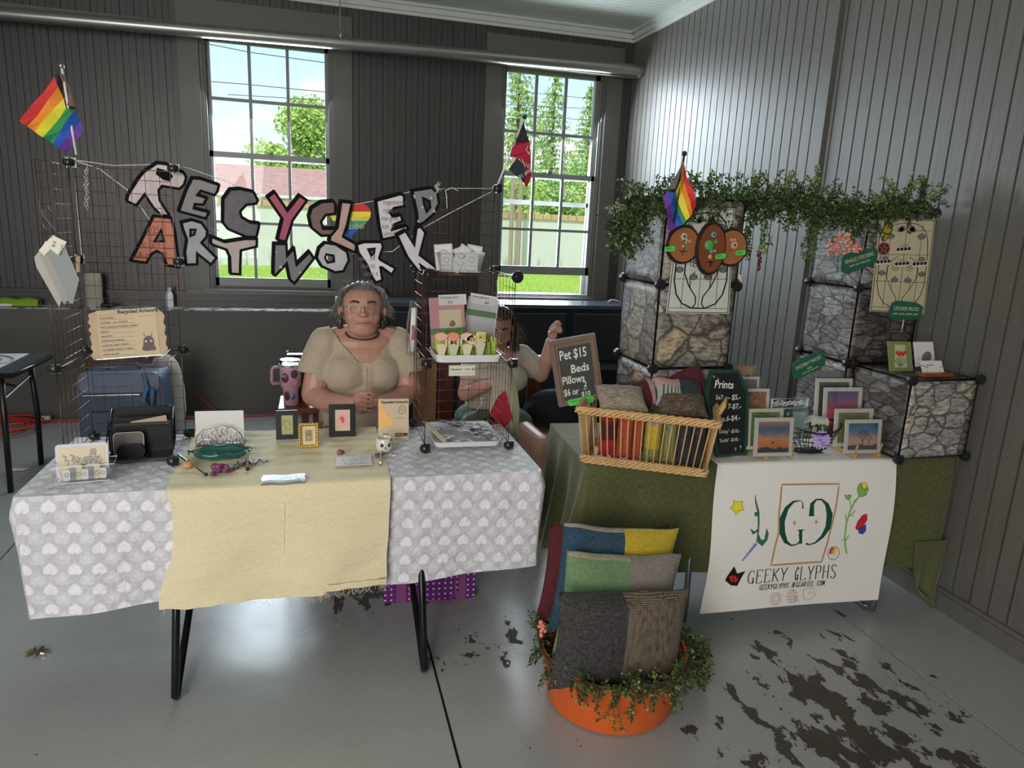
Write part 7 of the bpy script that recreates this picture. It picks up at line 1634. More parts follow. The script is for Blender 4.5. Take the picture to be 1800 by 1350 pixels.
for k in range(3): # handle at the right end
    MB().tube([wk(1, .34, HB - .01), wk(1, .35, HB + .04) + Vector((.012 + .004 * math.cos(k * 2.1), .004 * math.sin(k * 2.1), 0)), wk(1, .43, HB + .062) + Vector((.018, 0, .004 * k)), wk(1, .52, HB + .04) + Vector((.012, 0, 0)), wk(1, .54, HB - .01)], .006, 8).build('handle_strand', MWK, t, smooth='all')
BM = Matrix.Translation((BAa.x, BAa.y, TOPZ + .002)) @ Matrix.Rotation(ang, 4, 'Z')
def inb(x, y, z): return BM @ Vector((x, y, z))
cols = [('red', .055, .135, 'crimson'), ('rust', .135, .205, 'rust red'), ('rust', .205, .245, 'narrow rust'), ('yel', .250, .325, 'mustard and olive'), ('olive', .330, .390, 'olive ribbed'), ('slate', .395, .450, 'dark slate'), ('plum', .455, .505, 'plum')]
sc_ = LW / .515
for k, (fb, x0, x1, nm) in enumerate(cols):
    x0 *= sc_; x1 *= sc_; w = (x1 - x0) * .98; p = [(0, 1, 0, 1, fb)]
    if fb == 'red': p = [(0, 1, 0, .42, 'red'), (0, 1, .42, .8, 'wine'), (0, 1, .8, 1, 'red')]
    if fb == 'yel': p = [(0, 1, 0, .33, 'olive'), (0, 1, .33, .82, 'yel'), (0, 1, .82, 1, 'tan')]
    if fb == 'plum': p = [(0, 1, 0, .72, 'black'), (0, 1, .72, 1, 'plum')]
    pillow(nm + ' folded cushion standing inside the wicker basket', inb((x0 + x1) / 2, .065, .014), (0, 0, ang), w, .195, .085, p, k)
def flatp(lb, px, py, y, w, h, th, rot, p, seed): q = P(px, py, Y=y); pillow(lb, (q.x, y, q.z), rot, w, h, th, p, seed)
flatp('beige woven cushion on top of the basket at the left', 1098, 722, 2.46, .20, .13, .07, (-.95, .03, -.1), [(0, 1, 0, 1, 'beige')], 11)
flatp('black cushion lying behind the beige one on the basket', 1085, 703, 2.56, .16, .06, .05, (-.7, .05, 0), [(0, 1, 0, 1, 'black')], 12)
flatp('wine red cushion at the middle top of the basket', 1140, 715, 2.53, .18, .13, .07, (-.8, -.10, 0), [(0, .6, 0, 1, 'wine'), (.6, 1, 0, 1, 'pink')], 13)
flatp('brown tweed cushion at the right front of the basket top', 1202, 731, 2.40, .20, .12, .07, (-1.0, .04, -.25), [(0, 1, 0, 1, 'tweed')], 14)
flatp('black and white ribbed patch cushion above the tweed one', 1196, 716, 2.45, .20, .14, .07, (-.85, .05, -.2), [(0, .5, 0, .6, 'bw'), (.5, 1, 0, 1, 'slate'), (0, .5, .6, 1, 'pink')], 15)
flatp('wine red cushion propped against the coffin shaped chalkboard', 1222, 708, 2.54, .14, .15, .05, (-.35, -.35, -.2), [(0, 1, 0, 1, 'wine')], 16)
# ================================================================= people
def skinmat(name, c1, c2):
    m, nt, b = newmat(name); co = nt.coord(); n = nt.noise(co, 14, 4); setp(nt, b, col=nt.mix(n, c1, c2), rough=.45, sss=.06); b.inputs['Subsurface Radius'].default_value = (.02, .008, .004)
    setp(nt, b, normal=bump(nt, nt.noise(co, 120, 2), .05, .002)); return m
SK1 = skinmat('skin fair warm', (.46, .225, .165), (.56, .30, .225)); SK2 = skinmat('skin fair', (.50, .27, .20), (.60, .35, .27))
INKT_ = M('faded blue tattoo', (.09, .13, .13), rough=.5, var=.5, scale=60)
MSH1 = clothmat('beige linen blouse', (.40, .32, .23), (.50, .41, .30), 16, bst=.6); MSH2 = clothmat('oatmeal shirt', (.46, .40, .33), (.56, .50, .42), 14, bst=.5)
# linen needs object coordinates on the grown meshes
for mm in (MSH1, MSH2):
    for n_ in list(mm.node_tree.nodes):
        if n_.type == 'UVMAP':
            tc_ = mm.node_tree.nodes.new('ShaderNodeTexCoord')
            for l_ in list(n_.outputs[0].links): mm.node_tree.links.new(tc_.outputs['Object'], l_.to_socket)
MSKT = M('brown skirt', (.22, .15, .10), rough=.9, var=.2); MSHO = M('sage green shorts', (.10, .15, .11), rough=.9, var=.15)
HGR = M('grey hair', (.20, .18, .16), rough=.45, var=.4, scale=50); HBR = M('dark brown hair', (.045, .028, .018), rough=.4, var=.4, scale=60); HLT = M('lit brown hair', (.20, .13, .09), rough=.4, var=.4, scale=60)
MLIP = M('lip', (.36, .12, .10), rough=.4); MBROW = M('brow hair', (.07, .04, .03), rough=.8)
def V3(*a): return Vector(a)
def head_mb(mb, c, r, face, jaw=1.0, wide=1.0):
    """head lumps; face = matrix whose -y looks where the person looks"""
    def E(p, rr_): mb.ell(Vector(c) + face @ (Vector(p) * r), tuple(x * r for x in rr_) , face, nu=18, nv=12)
    E((0, .10, .18), (.78 * wide, .92, .82)); E((0, -.10, -.22), (.66 * wide, .72, .72)); E((0, -.34, -.60 * jaw), (.44 * wide, .42, .32)); E((-.36 * wide, -.38, -.28), (.28, .28, .28)); E((.36 * wide, -.38, -.28), (.28, .28, .28))
    E((0, -.66, .17), (.44 * wide, .14, .14)); E((0, -.80, -.08), (.085, .12, .22)); E((0, -.90, -.20), (.12, .13, .10)); E((-.11, -.82, -.23), (.08, .09, .065)); E((.11, -.82, -.23), (.08, .09, .065))
    E((0, -.74, -.46), (.22, .10, .06)); E((0, -.72, -.56), (.19, .10, .06)); E((-.82 * wide, .06, -.06), (.08, .16, .22)); E((.82 * wide, .06, -.06), (.08, .16, .22))
def face_parts(t, c, r, face, wide=1.0, mouth=-1, eyes=.5):
    P_ = lambda p: Vector(c) + face @ (Vector(p) * r)
    for s in (-1, 1):
        mb = MB(); mb.tube([P_((s * (.16 + .33 * k / 6) * wide, -.80 + .16 * (k / 6) ** 2 - .02 * math.sin(PI * k / 6), .25 + .05 * math.sin(PI * (k / 6)))) for k in range(7)], [.010 * r / .12 * (1 if k < 5 else .5) * .55 for k in range(7)], 6); mb.build('eyebrow', MBROW, t, smooth='all')
        mb = MB(); mb.tube([P_((s * (.17 + .26 * k / 6) * wide, -.735 + .10 * (k / 6) ** 2, .055 - .035 * math.sin(PI * k / 6))) for k in range(7)], .0018, 5); mb.build('eyelash', MBROW, t, smooth='all')
        mb = MB(); mb.ell(P_((s * .30 * wide, -.665, .06)), (.085 * r, .055 * r, .045 * r), face, nu=12, nv=8); mb.build('eyelid', t.children[0].data.materials[0] if t.children else SK1, t, smooth='all')
    mb = MB(); mb.tube([P_((x, -.835 + .45 * x * x, -.505 + mouth * .9 * x * x)) for x in np.linspace(-.29, .29, 9)], [.0016, .003, .004, .0044, .0046, .0044, .004, .003, .0016], 6); mb.build('mouth', MLIP, t, smooth='all')
def finger(mb, pts, r=.0085): mb.chain(pts, [r * (1 - .10 * i) for i in range(len(pts))], 8)
# ---- seated woman with clasped hands
CX, CY = .215, 3.52
w1_ = thing('person', 'seated woman in a beige linen blouse and glasses, hands clasped, behind the left table', 'person', (CX, CY + .1, 0))
T_ = lambda x, y, z: V3(CX + x, CY + y, z)
def torso(mb, g=0.0, z0=0):
    mb.ell(T_(0, .10, .545), (.225 + g, .19 + g, .13 + g), nu=22, nv=14); mb.ell(T_(0, .04, .68), (.215 + g, .18 + g, .14 + g), nu=22, nv=14); mb.ell(T_(0, .04, .82), (.195 + g, .15 + g, .14 + g), nu=22, nv=14); mb.ell(T_(0, .03, .96), (.19 + g, .13 + g, .14 + g), nu=22, nv=14)
    for s in (-1, 1): mb.ell(T_(s * .078, -.045, .920), (.098 + g, .088 + g, .096 + g), nu=20, nv=12)
    mb.ell(T_(0, .03, 1.06), (.185 + g, .095 + g, .075 + g), nu=22, nv=12)
    for s in (-1, 1): mb.cap(T_(s * .06, .035, 1.105), T_(s * .175, .03, 1.070), .050 + g, .058 + g, 14)
b1 = MB(); torso(b1)
ELB = {-1: (-.235, -.035, .815), 1: (.235, -.035, .82)}
for s in (-1, 1):
    b1.cap(T_(s * .185, .02, 1.055), T_(*ELB[s]), .066, .060, 14)
    wr_ = T_(s * .060, -.265, .828); b1.chain([T_(*ELB[s]), T_(ELB[s][0] * .72, -.14, .800), wr_], [.058, .050, .031], 14)
    b1.ell(T_(s * .030, -.285, .838), (.038, .026, .036), Matrix.Rotation(s * .5, 3, 'Z'), nu=14, nv=8)
    for k in range(4): # interlaced fingers: knuckles then tips folding over the other hand
        z = .868 - .0218 * k - (.0109 if s > 0 else 0); yo = 0 if s < 0 else .016; finger(b1, [T_(s * .030, -.298 + yo, z), T_(s * .004, -.326 + yo, z + .003), T_(-s * .024, -.322 + yo, z - .002), T_(-s * .038, -.300 + yo, z - .006)], .0086)
    finger(b1, [T_(s * .045, -.285, .868), T_(s * .024, -.305, .884), T_(-s * .006, -.312, .884)], .0098)
    b1.chain([T_(s * .095, .06, .53), T_(s * .14, -.34, .50), T_(s * .14, -.36, .10)], [.100, .075, .045], 14); b1.chain([T_(s * .14, -.36, .09), T_(s * .15, -.50, .04)], [.040, .030], 10)
b1.cap(T_(0, .02, 1.09), T_(0, -.01, 1.17), .068, .070, 16)
F1 = Matrix.Rotation(-.02, 3, 'Z') @ Matrix.Rotation(-.10, 3, 'X'); HC = T_(.002, -.015, 1.238); HR = .126
head_mb(b1, HC, HR, F1, 1.08, 1.06); b1.ell(T_(0, -.055, 1.150), (.070, .060, .045), nu=16, nv=10)
def tat(c):
    d1 = (c - T_(-.165, -.045, .945)).length; d2 = (c - T_(-.235, -.03, .968)).length
    return 1 if (d1 < .034 and (c.z < .96)) or (abs(c.z - .955 - .01 * math.sin(c.x * 300)) < .004 and c.x < CX - .22) else 0
remeshed(b1, 'body', [SK1, INKT_], w1_, .0036, 2, matfn=tat)
s1_ = MB(); torso(s1_, .012)
for s in (-1, 1): s1_.cap(T_(s * .175, .025, 1.065), T_(s * .225, -.005, .935), .080, .088, 16)
def keep1(c):
    x = (c.x - CX); z = c.z; y = c.y - CY
    if z < .54: return False
    if abs(x) > .165 + .0 and z < .940 - .0 and abs(x) > .21 + (z - .80) * .15: return z > .935
    vn = .985; 
    if y < .05 and z > vn and abs(x - .012) < .030 + (z - vn) * .72 + .02 * min(1, (z - vn) * 12): return False
    if abs(x) < .072 and z > 1.10: return False
    return True
remeshed(s1_, 'blouse', MSH1, w1_, .0075, 14, keep=keep1, disp=lambda p, n: p + n * (.0035 * mnoise.noise(Vector((p.x * 16, p.y * 16, p.z * 24))) + .0025 * math.sin(p.z * 70 + p.x * 18) * max(0, .86 - p.z) * 6))
sk_ = MB(); sk_.ell(T_(0, .08, .56), (.255, .215, .12), nu=22, nv=12); sk_.ell(T_(0, -.15, .52), (.24, .26, .105), nu=22, nv=12); sk_.ell(T_(0, .03, .655), (.222, .192, .06), nu=22, nv=10)
remeshed(sk_, 'skirt', MSKT, w1_, .010, 4)
MB().tube([T_(.012, -.188, .985 - .016 * k) + V3(0, .003 * k * k * .1, 0) for k in range(8)], .0018, 5).build('button_placket', M('blouse seam', (.30, .23, .16), rough=.9), w1_)
for k in range(5): MB().ell(T_(.012, -.193 + .004 * abs(k - 2), .965 - .030 * k), (.005, .003, .005), nu=8, nv=6).build('button', M('shell button', (.42, .34, .26), rough=.3), w1_, smooth='all')
MB().tube([T_(.078 * math.sin(a) * 1.0, -.01 - .074 * math.cos(a) - .012, 1.118 - .020 * math.cos(a) - .0025 * math.sin(a * 40)) for a in np.linspace(-2.0, 2.0, 60)], .0038, 6).build('necklace', M('dark red beads', (.06, .012, .010), rough=.3), w1_, smooth='all')
face_parts(w1_, HC, HR, F1, 1.0, -.7)
g1_ = MB()
for s in (-1, 1): g1_.tube([HC + F1 @ (V3(s * .33 + .22 * math.cos(a), -.86 + .03 * math.cos(a) * s, .0 + .20 * math.sin(a)) * HR) for a in np.linspace(0, 2 * PI, 21)[:-1]], .0011, 5, closed=True); g1_.tube([HC + F1 @ (V3(s * .55, -.84, .08) * HR), HC + F1 @ (V3(s * .84, -.30, .10) * HR), HC + F1 @ (V3(s * .86, .05, .04) * HR)], .0011, 5)
g1_.tube([HC + F1 @ (V3(-.12, -.88, .05) * HR), HC + F1 @ (V3(0, -.92, .09) * HR), HC + F1 @ (V3(.12, -.88, .05) * HR)], .0011, 5); g1_.build('glasses_frame', MSILV, w1_, smooth='all')
for s in (-1, 1): MB().prism([circle(s * .33 * HR, 0, .21 * HR, 18)], lambda u, v, w: HC + F1 @ V3(u, -.86 * HR + w, v), .0008).build('lens', MGLASS, w1_)
def hair_cap(t, c, r, face, mat_, cut, scale=1.06, wide=1.0, nm='hair'):
    h = MB(); E = lambda p, q: h.ell(Vector(c) + face @ (Vector(p) * r), tuple(x * r for x in q), face, nu=20, nv=14)
    E((0, .12, .20), (.84 * wide, .96, .88)); E((0, .30, -.15), (.80 * wide, .70, .65))
    inv = face.transposed()
    def keep(p): q = inv @ (p - Vector(c)) / r; return cut(q)
    return remeshed(h, nm, mat_, t, .006, 3, keep=keep, disp=lambda p, n: p + n * (.003 * math.sin((p.x - c[0]) * 260) + .003 * mnoise.noise(p * 30)))
hair_cap(w1_, HC, HR, F1, HGR, lambda q: (q.y > -.32 - .35 * max(0, q.z - .62) and not (q.y < -.02 and q.z < .62 - .9 * (abs(q.x) > .70))) or q.z > .74 + .25 * (abs(q.x) ** 2) * 0 and q.y > -.72 and q.z > .72)
rr = random.Random(8); st1, st2 = MB(), MB()
for k in range(150):
    s = rr.choice((-1, 1)); a0 = rr.uniform(.15, 1.25); p0 = V3(s * .62 * math.sin(a0), -.30 + rr.uniform(-.25, .3), .55 + .50 * math.cos(a0) * .9)
    p1 = V3(s * rr.uniform(.80, .95), -.12 + rr.uniform(-.1, .4), rr.uniform(.1, .5)); p2 = V3(s * rr.uniform(.82, 1.12), rr.uniform(-.1, .4), rr.uniform(-.22, .12)); p3 = p2 + V3(s * rr.uniform(-.15, .25), rr.uniform(-.1, .3), -rr.uniform(.05, .28))
    st1.tube([HC + F1 @ (p * HR * 1.02) for p in (p0, p0.lerp(p1, .5) + V3(s * .08, -.02, .10), p1, p2, p3)], [.0012, .0016, .0014, .0010, .0005], 4)
for k in range(26): a = rr.uniform(-1.4, 1.4); p0 = V3(.6 * math.sin(a), rr.uniform(-.3, .3), .95 + .1 * math.cos(a)); st1.tube([HC + F1 @ (p * HR) for p in (p0, p0 + V3(.12 * math.sin(a), 0, rr.uniform(.03, .1)), p0 + V3(.25 * math.sin(a * 2), 0, rr.uniform(.0, .12)))], .0006, 3)
st1.build('hair_strands', HGR, w1_, smooth='all', fix=False, kind='stuff')
for s in (-1, 1):
    p = [T_(s * .098, .0, 1.19), T_(s * .108, .02, 1.155), T_(s * .094, .015, 1.125), T_(s * .085, .02, 1.105)]; MB().tube(p, [.013, .018, .016, .006], 8).build('pigtail', HBR, w1_, smooth='all')
# ---- second woman behind the wire tower
DX, DY = 1.000, 3.78
w2_ = thing('person', 'woman with long dark braided hair looking down, one hand raised, behind the wire tower', 'person', (DX, DY + .05, 0))
U_ = lambda x, y, z: V3(DX + x, DY + y, z)
def torso2(mb, g=0.0):
    mb.ell(U_(-.03, .10, .535), (.185 + g, .16 + g, .11 + g), nu=20, nv=12); mb.ell(U_(-.03, .05, .68), (.145 + g, .115 + g, .13 + g), nu=20, nv=12); mb.ell(U_(-.01, .02, .83), (.155 + g, .110 + g, .12 + g), nu=20, nv=12); mb.ell(U_(0, .01, .94), (.155 + g, .085 + g, .06 + g), nu=20, nv=12)
    for s in (-1, 1): mb.ell(U_(s * .065, -.075, .83), (.070 + g, .065 + g, .065 + g), nu=16, nv=10)
b2 = MB(); torso2(b2)
b2.chain([U_(.145, .02, .94), U_(.245, -.01, .835)], [.052, .045], 12); b2.chain([U_(.245, -.01, .835), U_(.258, -.06, .93), U_(.262, -.09, 1.045)], [.045, .040, .026], 12)
hz = U_(.272, -.10, 1.09); b2.ell(hz, (.030, .020, .040), nu=14, nv=8)
for k in range(4): x = -.018 + .013 * k; finger(b2, [hz + V3(x, -.004, .030), hz + V3(x + .012, -.030, .060 - .006 * k), hz + V3(x + .018, -.040, .038 - .006 * k), hz + V3(x + .012, -.030, .020 - .004 * k)], .0082)
finger(b2, [hz + V3(-.022, -.008, .0), hz + V3(-.012, -.032, .028), hz + V3(.004, -.040, .052)], .0090)
b2.chain([U_(-.145, .01, .93), U_(-.205, -.06, .745)], [.052, .046], 12); b2.chain([U_(-.205, -.06, .745), U_(-.15, -.15, .80), U_(-.105, -.20, .83)], [.045, .036, .026], 12)
hz2 = U_(-.085, -.22, .84); b2.ell(hz2, (.036, .022, .026), Matrix.Rotation(-.4, 3, 'Y'), nu=14, nv=8)
for k in range(4): finger(b2, [hz2 + V3(.024, -.004, .020 - .013 * k), hz2 + V3(.050, -.012, .018 - .013 * k), hz2 + V3(.062, .004, .010 - .012 * k)], .0080)
finger(b2, [hz2 + V3(0, -.006, .024), hz2 + V3(.022, -.020, .034), hz2 + V3(.042, -.018, .028)], .0088)
for s, kx in ((-1, -.20), (1, .16)): b2.chain([U_(s * .09, .06, .52), U_(kx, -.32, .50), U_(kx + .02, -.34, .09)], [.092, .068, .040], 14); b2.chain([U_(kx + .02, -.34, .08), U_(kx + .02, -.46, .04)], [.036, .026], 10)
b2.cap(U_(-.005, .0, .97), U_(-.025, -.03, 1.03), .050, .050, 14)
F2 = Matrix.Rotation(-.12, 3, 'Z') @ Matrix.Rotation(.26, 3, 'X'); HD = U_(-.035, -.045, 1.112); HR2 = .118
head_mb(b2, HD, HR2, F2, 1.05, .90); remeshed(b2, 'body', SK2, w2_, .005, 3)
s2_ = MB(); torso2(s2_, .012)
s2_.cap(U_(.13, .015, .945), U_(.200, .005, .880), .066, .070, 14); s2_.cap(U_(-.13, .01, .94), U_(-.175, -.025, .86), .066, .068, 14)
def keep2(c):
    x, y, z = c.x - DX, c.y - DY, c.z
    if z < .60: return False
    if abs(x) < .065 + .5 * max(0, z - .95) and z > .945 and y < .08: return False
    if abs(x) < .055 and z > .96: return False
    return True
remeshed(s2_, 'shirt', MSH2, w2_, .0075, 4, keep=keep2, disp=lambda p, n: p + n * .0035 * mnoise.noise(Vector((p.x * 18, p.y * 18, p.z * 22))))
sh_ = MB(); sh_.ell(U_(-.03, .10, .56), (.205, .18, .10), nu=20, nv=12); sh_.ell(U_(-.03, .04, .625), (.165, .135, .05), nu=20, nv=10)
for s, kx in ((-1, -.16), (1, .13)): sh_.chain([U_(s * .09, .06, .53), U_(kx * .8, -.04, .54)], [.108, .102], 14)
remeshed(sh_, 'shorts', MSHO, w2_, .009, 4)
face_parts(w2_, HD, HR2, F2, .88, -.1)
hair_cap(w2_, HD, HR2, F2, HBR, lambda q: q.z > .66 or (q.y > -.22 and not (q.y < .0 and q.z < -.5)), wide=.92)
st2, st3 = MB(), MB(); rr = random.Random(18)
for k in range(170):
    s = 1 if rr.random() < .62 else -1; p0 = V3(s * rr.uniform(.66, .86), rr.uniform(.05, .5) + (.15 if s < 0 else 0), rr.uniform(.1, .7)); dz = rr.uniform(2.2, 3.2); q = p0 + V3(s * rr.uniform(.05, .30), rr.uniform(-.1, .2), -.9); q2 = q + V3(s * rr.uniform(-.1, .12), -rr.uniform(.0, .35) * (s > 0), -(dz - .9))
    (st2 if k % 3 else st3).tube([HD + p * HR2 for p in (p0, p0.lerp(q, .5) + V3(s * .10, 0, 0), q, q.lerp(q2, .5) + V3(s * rr.uniform(-.06, .12), 0, 0), q2)], [.0022, .003, .003, .0026, .0008], 4)
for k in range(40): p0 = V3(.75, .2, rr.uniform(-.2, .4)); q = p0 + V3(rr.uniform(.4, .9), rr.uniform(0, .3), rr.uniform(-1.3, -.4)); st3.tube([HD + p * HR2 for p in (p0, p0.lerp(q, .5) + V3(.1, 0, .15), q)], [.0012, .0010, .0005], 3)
st2.build('long_hair', HBR, w2_, smooth='all', fix=False, kind='stuff'); st3.build('hair_highlights', HLT, w2_, smooth='all', fix=False, kind='stuff')
for k in range(13): a = -1.15 + 2.3 * k / 12; MB().ell(HD + F2 @ (V3(.82 * math.sin(a), -.18, .22 + .86 * math.cos(a)) * HR2), (.013, .012, .011), F2 @ Matrix.Rotation(a, 3, 'Y'), nu=8, nv=6).build('crown_braid', HBR, w2_, smooth='all')
t = thing('waist_cord', 'long white drawstring on the sage green shorts', 'cord', P(868, 695, Y=3.60)); MB().tube([P(848, 706, Y=3.58), P(845, 700, Y=3.58), P(850, 697, Y=3.58), P(846, 710, Y=3.58), P(838, 722, Y=3.58), P(820, 730, Y=3.55), P(803, 748, Y=3.52)], .0035, 6).build('cord', MSTR, t, smooth='all')
t = thing('clay_piece', 'small pinkish clay piece held up in the raised hand', 'figurine', hz + V3(.02, -.035, .05)); MB().ell(hz + V3(.012, -.036, .066), (.020, .014, .014), nu=10, nv=8).ell(hz + V3(.026, -.034, .058), (.012, .012, .010), nu=8, nv=6).build('body', M('pink clay', (.50, .27, .20), rough=.5), t, smooth='all')
t = thing('dark_bangle', 'dark curly hair tie held in the lower hand', 'hair tie', hz2 + V3(0, -.03, -.05)); MB().tube([hz2 + V3(.01 + .026 * math.cos(a), -.03, -.03 + .026 * math.sin(a)) for a in np.linspace(0, 2 * PI, 17)[:-1]], .005, 6, closed=True).build('band', HBR, t, smooth='all')

# ================================================================= furniture and things behind
MWOODR = M('red brown chair wood', (.13, .035, .018), rough=.35, var=.35, scale=8, stretch=(1, 1, .2)); MWOODL = M('honey oak', (.36, .19, .09), rough=.45, var=.3, scale=10, stretch=(1, 1, .15)); MPIANO = M('black piano lacquer', (.010, .011, .014), rough=.25, var=.1); MPTOP = M('dark blue grey top', (.05, .065, .085), rough=.25, var=.3)
def chair(lb, x, y, rz, wood, sw=.46, hb=.92, slats=4):
    t = thing('wooden_chair', lb, 'chair', (x, y, 0), (0, 0, rz))
    MB().box((-sw / 2, -.22, .42), (sw / 2, .22, .45)).build('seat', wood, t)
    for sx in (-1, 1):
        MB().box((sx * sw / 2 - .02, -.21, 0), (sx * sw / 2 + .02, -.17, .42)).build('leg', wood, t); MB().box((sx * sw / 2 - .02, .18, 0), (sx * sw / 2 + .02, .22, hb)).build('leg', wood, t)
    MB().box((-sw / 2, .185, hb - .09), (sw / 2, .215, hb)).build('top_rail', wood, t)
    for k in range(slats): xx = -sw / 2 + sw * (k + .5) / slats; MB().box((xx - .022, .19, .45), (xx + .022, .21, hb - .09)).build('slat', wood, t)
chair('red-brown wooden chair the woman in the beige blouse sits on', .18, 3.74, 0, MWOODR, .50, .90)
chair('red-brown slatted wooden chair of the woman behind the wire tower', 1.06, 4.02, 0, MWOODR, .62, .86, 7)
t = thing('oak_post', 'honey oak upright board between the two seated women', 'board', (.57, 3.95, 0)); MB().box((.535, 3.93, 0), (.665, 3.96, .90)).build('board', MWOODL, t); MB().box((.50, 3.90, 0), (.70, 4.0, .03)).build('foot', MWOODR, t)
t = thing('low_bench', 'low red-brown wooden bench end to the right of the seated women', 'bench', (1.62, 4.15, 0)); MB().box((1.24, 4.0, .30), (2.0, 4.3, .34)).build('seat', MWOODR, t)
for x in (1.28, 1.94): MB().box((x - .02, 4.02, 0), (x + .02, 4.28, .30)).build('leg', MWOODR, t)
MB().box((1.26, 4.0, .24), (1.98, 4.02, .30)).build('apron', MWOODR, t)
cm = MB(); cm.ell((1.46, 4.12, .50), (.20, .13, .16), nu=16, nv=10); cm.ell((1.62, 4.14, .44), (.22, .13, .10), nu=16, nv=10); cm.ell((1.36, 4.10, .42), (.12, .12, .08), nu=16, nv=10)
t = thing('black_coat', 'black coat heaped on the low bench beside the raised arm', 'coat', (1.5, 4.12, .34)); remeshed(cm, 'cloth', M('black cloth', (.010, .011, .016), rough=.9, var=.3), t, .012, 3, disp=lambda p, n: p + n * .02 * mnoise.noise(p * 9))
# black upright cabinet under the right window
t = thing('black_cabinet', 'long black panelled upright cabinet with a blue-grey top under the right window', 'cabinet', (1.6, 5.9, 0))
MB().box((.50, 5.76, 0), (2.70, 6.10, .98)).build('case', MPIANO, t); MB().box((.47, 5.72, .98), (2.73, 6.11, 1.01)).build('top', MPTOP, t)
for k in range(4): x = .58 + k * .53; MB().box((x, 5.745, .52), (x + .46, 5.76, .92)).build('panel', M('black satin panel', (.018, .020, .022), rough=.35), t); MB().box((x, 5.735, .925), (x + .46, 5.76, .94)).build('ledge', MPTOP, t)
MB().box((.50, 5.68, .44), (2.70, 5.76, .49)).build('key_ledge', MPTOP, t)
tag(MB().tube([P(1068, 531, Y=5.95), P(1075, 527, Y=5.95), P(1084, 528, Y=5.95), P(1092, 532, Y=5.95)], .006, 6).build('white_cable', MSTR, smooth='all'), 'short white cable lying on the black cabinet top by the side wall', 'cable')
# things on the ledge of the dado
ZL = 1.014
tag(MB().box((0, 0, 0), (.001, .001, .001)).build('tmp', MSTR), 'x', 'x'); bpy.data.objects.remove(bpy.data.objects['tmp'])
ZD = .887
def ledge(px, w=0): return P(px, 540, Y=6.24).x
xg = ledge(28); t = thing('green_packet', 'bright green soft packet lying on the ledge at the far left', 'packet', (xg, 6.22, ZD)); g_ = MB(); g_.grid(14, 8, lambda u, v: (xg - .17 + .34 * u, 6.17 + .10 * v, ZD + .004 + .055 * (math.sin(PI * v) ** .5) * (1 - .12 * math.sin(u * 14)))); g_.build('packet', M('lime wrapper', (.22, .36, .03), rough=.35, var=.25), t, smooth='all'); MB().box((xg - .17, 6.168, ZD + .002), (xg + .0, 6.172, ZD + .02)).build('white_label', MCARD, t)
xr = ledge(169); t = thing('paper_roll', 'upright cream fabric roll on the ledge behind the left grid stand', 'roll', (xr, 6.22, ZD)); MB().lathe([(.001, 0), (.055, 0), (.060, .01), (.058, .10), (.061, .20), (.056, .262), (.02, .266), (.001, .26)], 20, (xr, 6.22, ZD), cap=False).build('roll', M('cream felt', (.40, .36, .29), rough=.95), t, smooth='all'); MB().tube([(xr - .02, 6.16, ZD + .02), (xr + .01, 6.12, ZD - .03), (xr + .03, 6.115, ZD - .06), (xr + .015, 6.14, ZD + .01)], .003, 5).build('loose_thread', MSTR, t)
x = ledge(190); t = thing('black_marker', 'thick black marker lying on the ledge beside the cream roll', 'marker', (x, 6.2, ZD)); MB().tube([(x - .06, 6.20, ZD + .016), (x + .03, 6.20, ZD + .016)], .016, 10).tube([(x + .03, 6.2, ZD + .016), (x + .07, 6.2, ZD + .016)], .013, 10).build('barrel', MBLKM, t, smooth=True)
x = ledge(300); t = thing('white_bottle', 'small white plastic bottle on the ledge left of the left window', 'bottle', (x, 6.22, ZD)); MB().lathe([(.001, 0), (.026, 0), (.028, .01), (.028, .10), (.020, .125), (.014, .13), (.001, .13)], 20, (x, 6.22, ZD), cap=False).build('bottle', MWPL, t, smooth='all'); MB().lathe([(.015, .13), (.016, .165), (.001, .166)], 16, (x, 6.22, ZD), cap=False).build('cap', M('grey cap', (.4, .4, .42)), t, smooth='all')
x = P(671, 530, Y=6.22).x; t = thing('patterned_can', 'black can with pale scribble pattern on the ledge behind the seated woman', 'can', (x, 6.22, ZD)); MB().lathe([(.001, 0), (.034, 0), (.036, .01), (.036, .17), (.031, .18), (.001, .18)], 22, (x, 6.22, ZD), cap=False).build('can', M('black scribbled can', (.05, .055, .05), rough=.3, var=1.0, scale=90), t, smooth='all'); MB().lathe([(.031, .18), (.033, .186), (.001, .184)], 22, (x, 6.22, ZD), cap=False).build('rim', MCHROME, t)
x = P(600, 525, Y=6.2).x; tag(MB().box((x - .05, 6.18, ZD), (x + .05, 6.24, ZD + .11)).build('pale_box', MCARD), 'pale little box on the ledge, left of the seated woman\'s head', 'box')
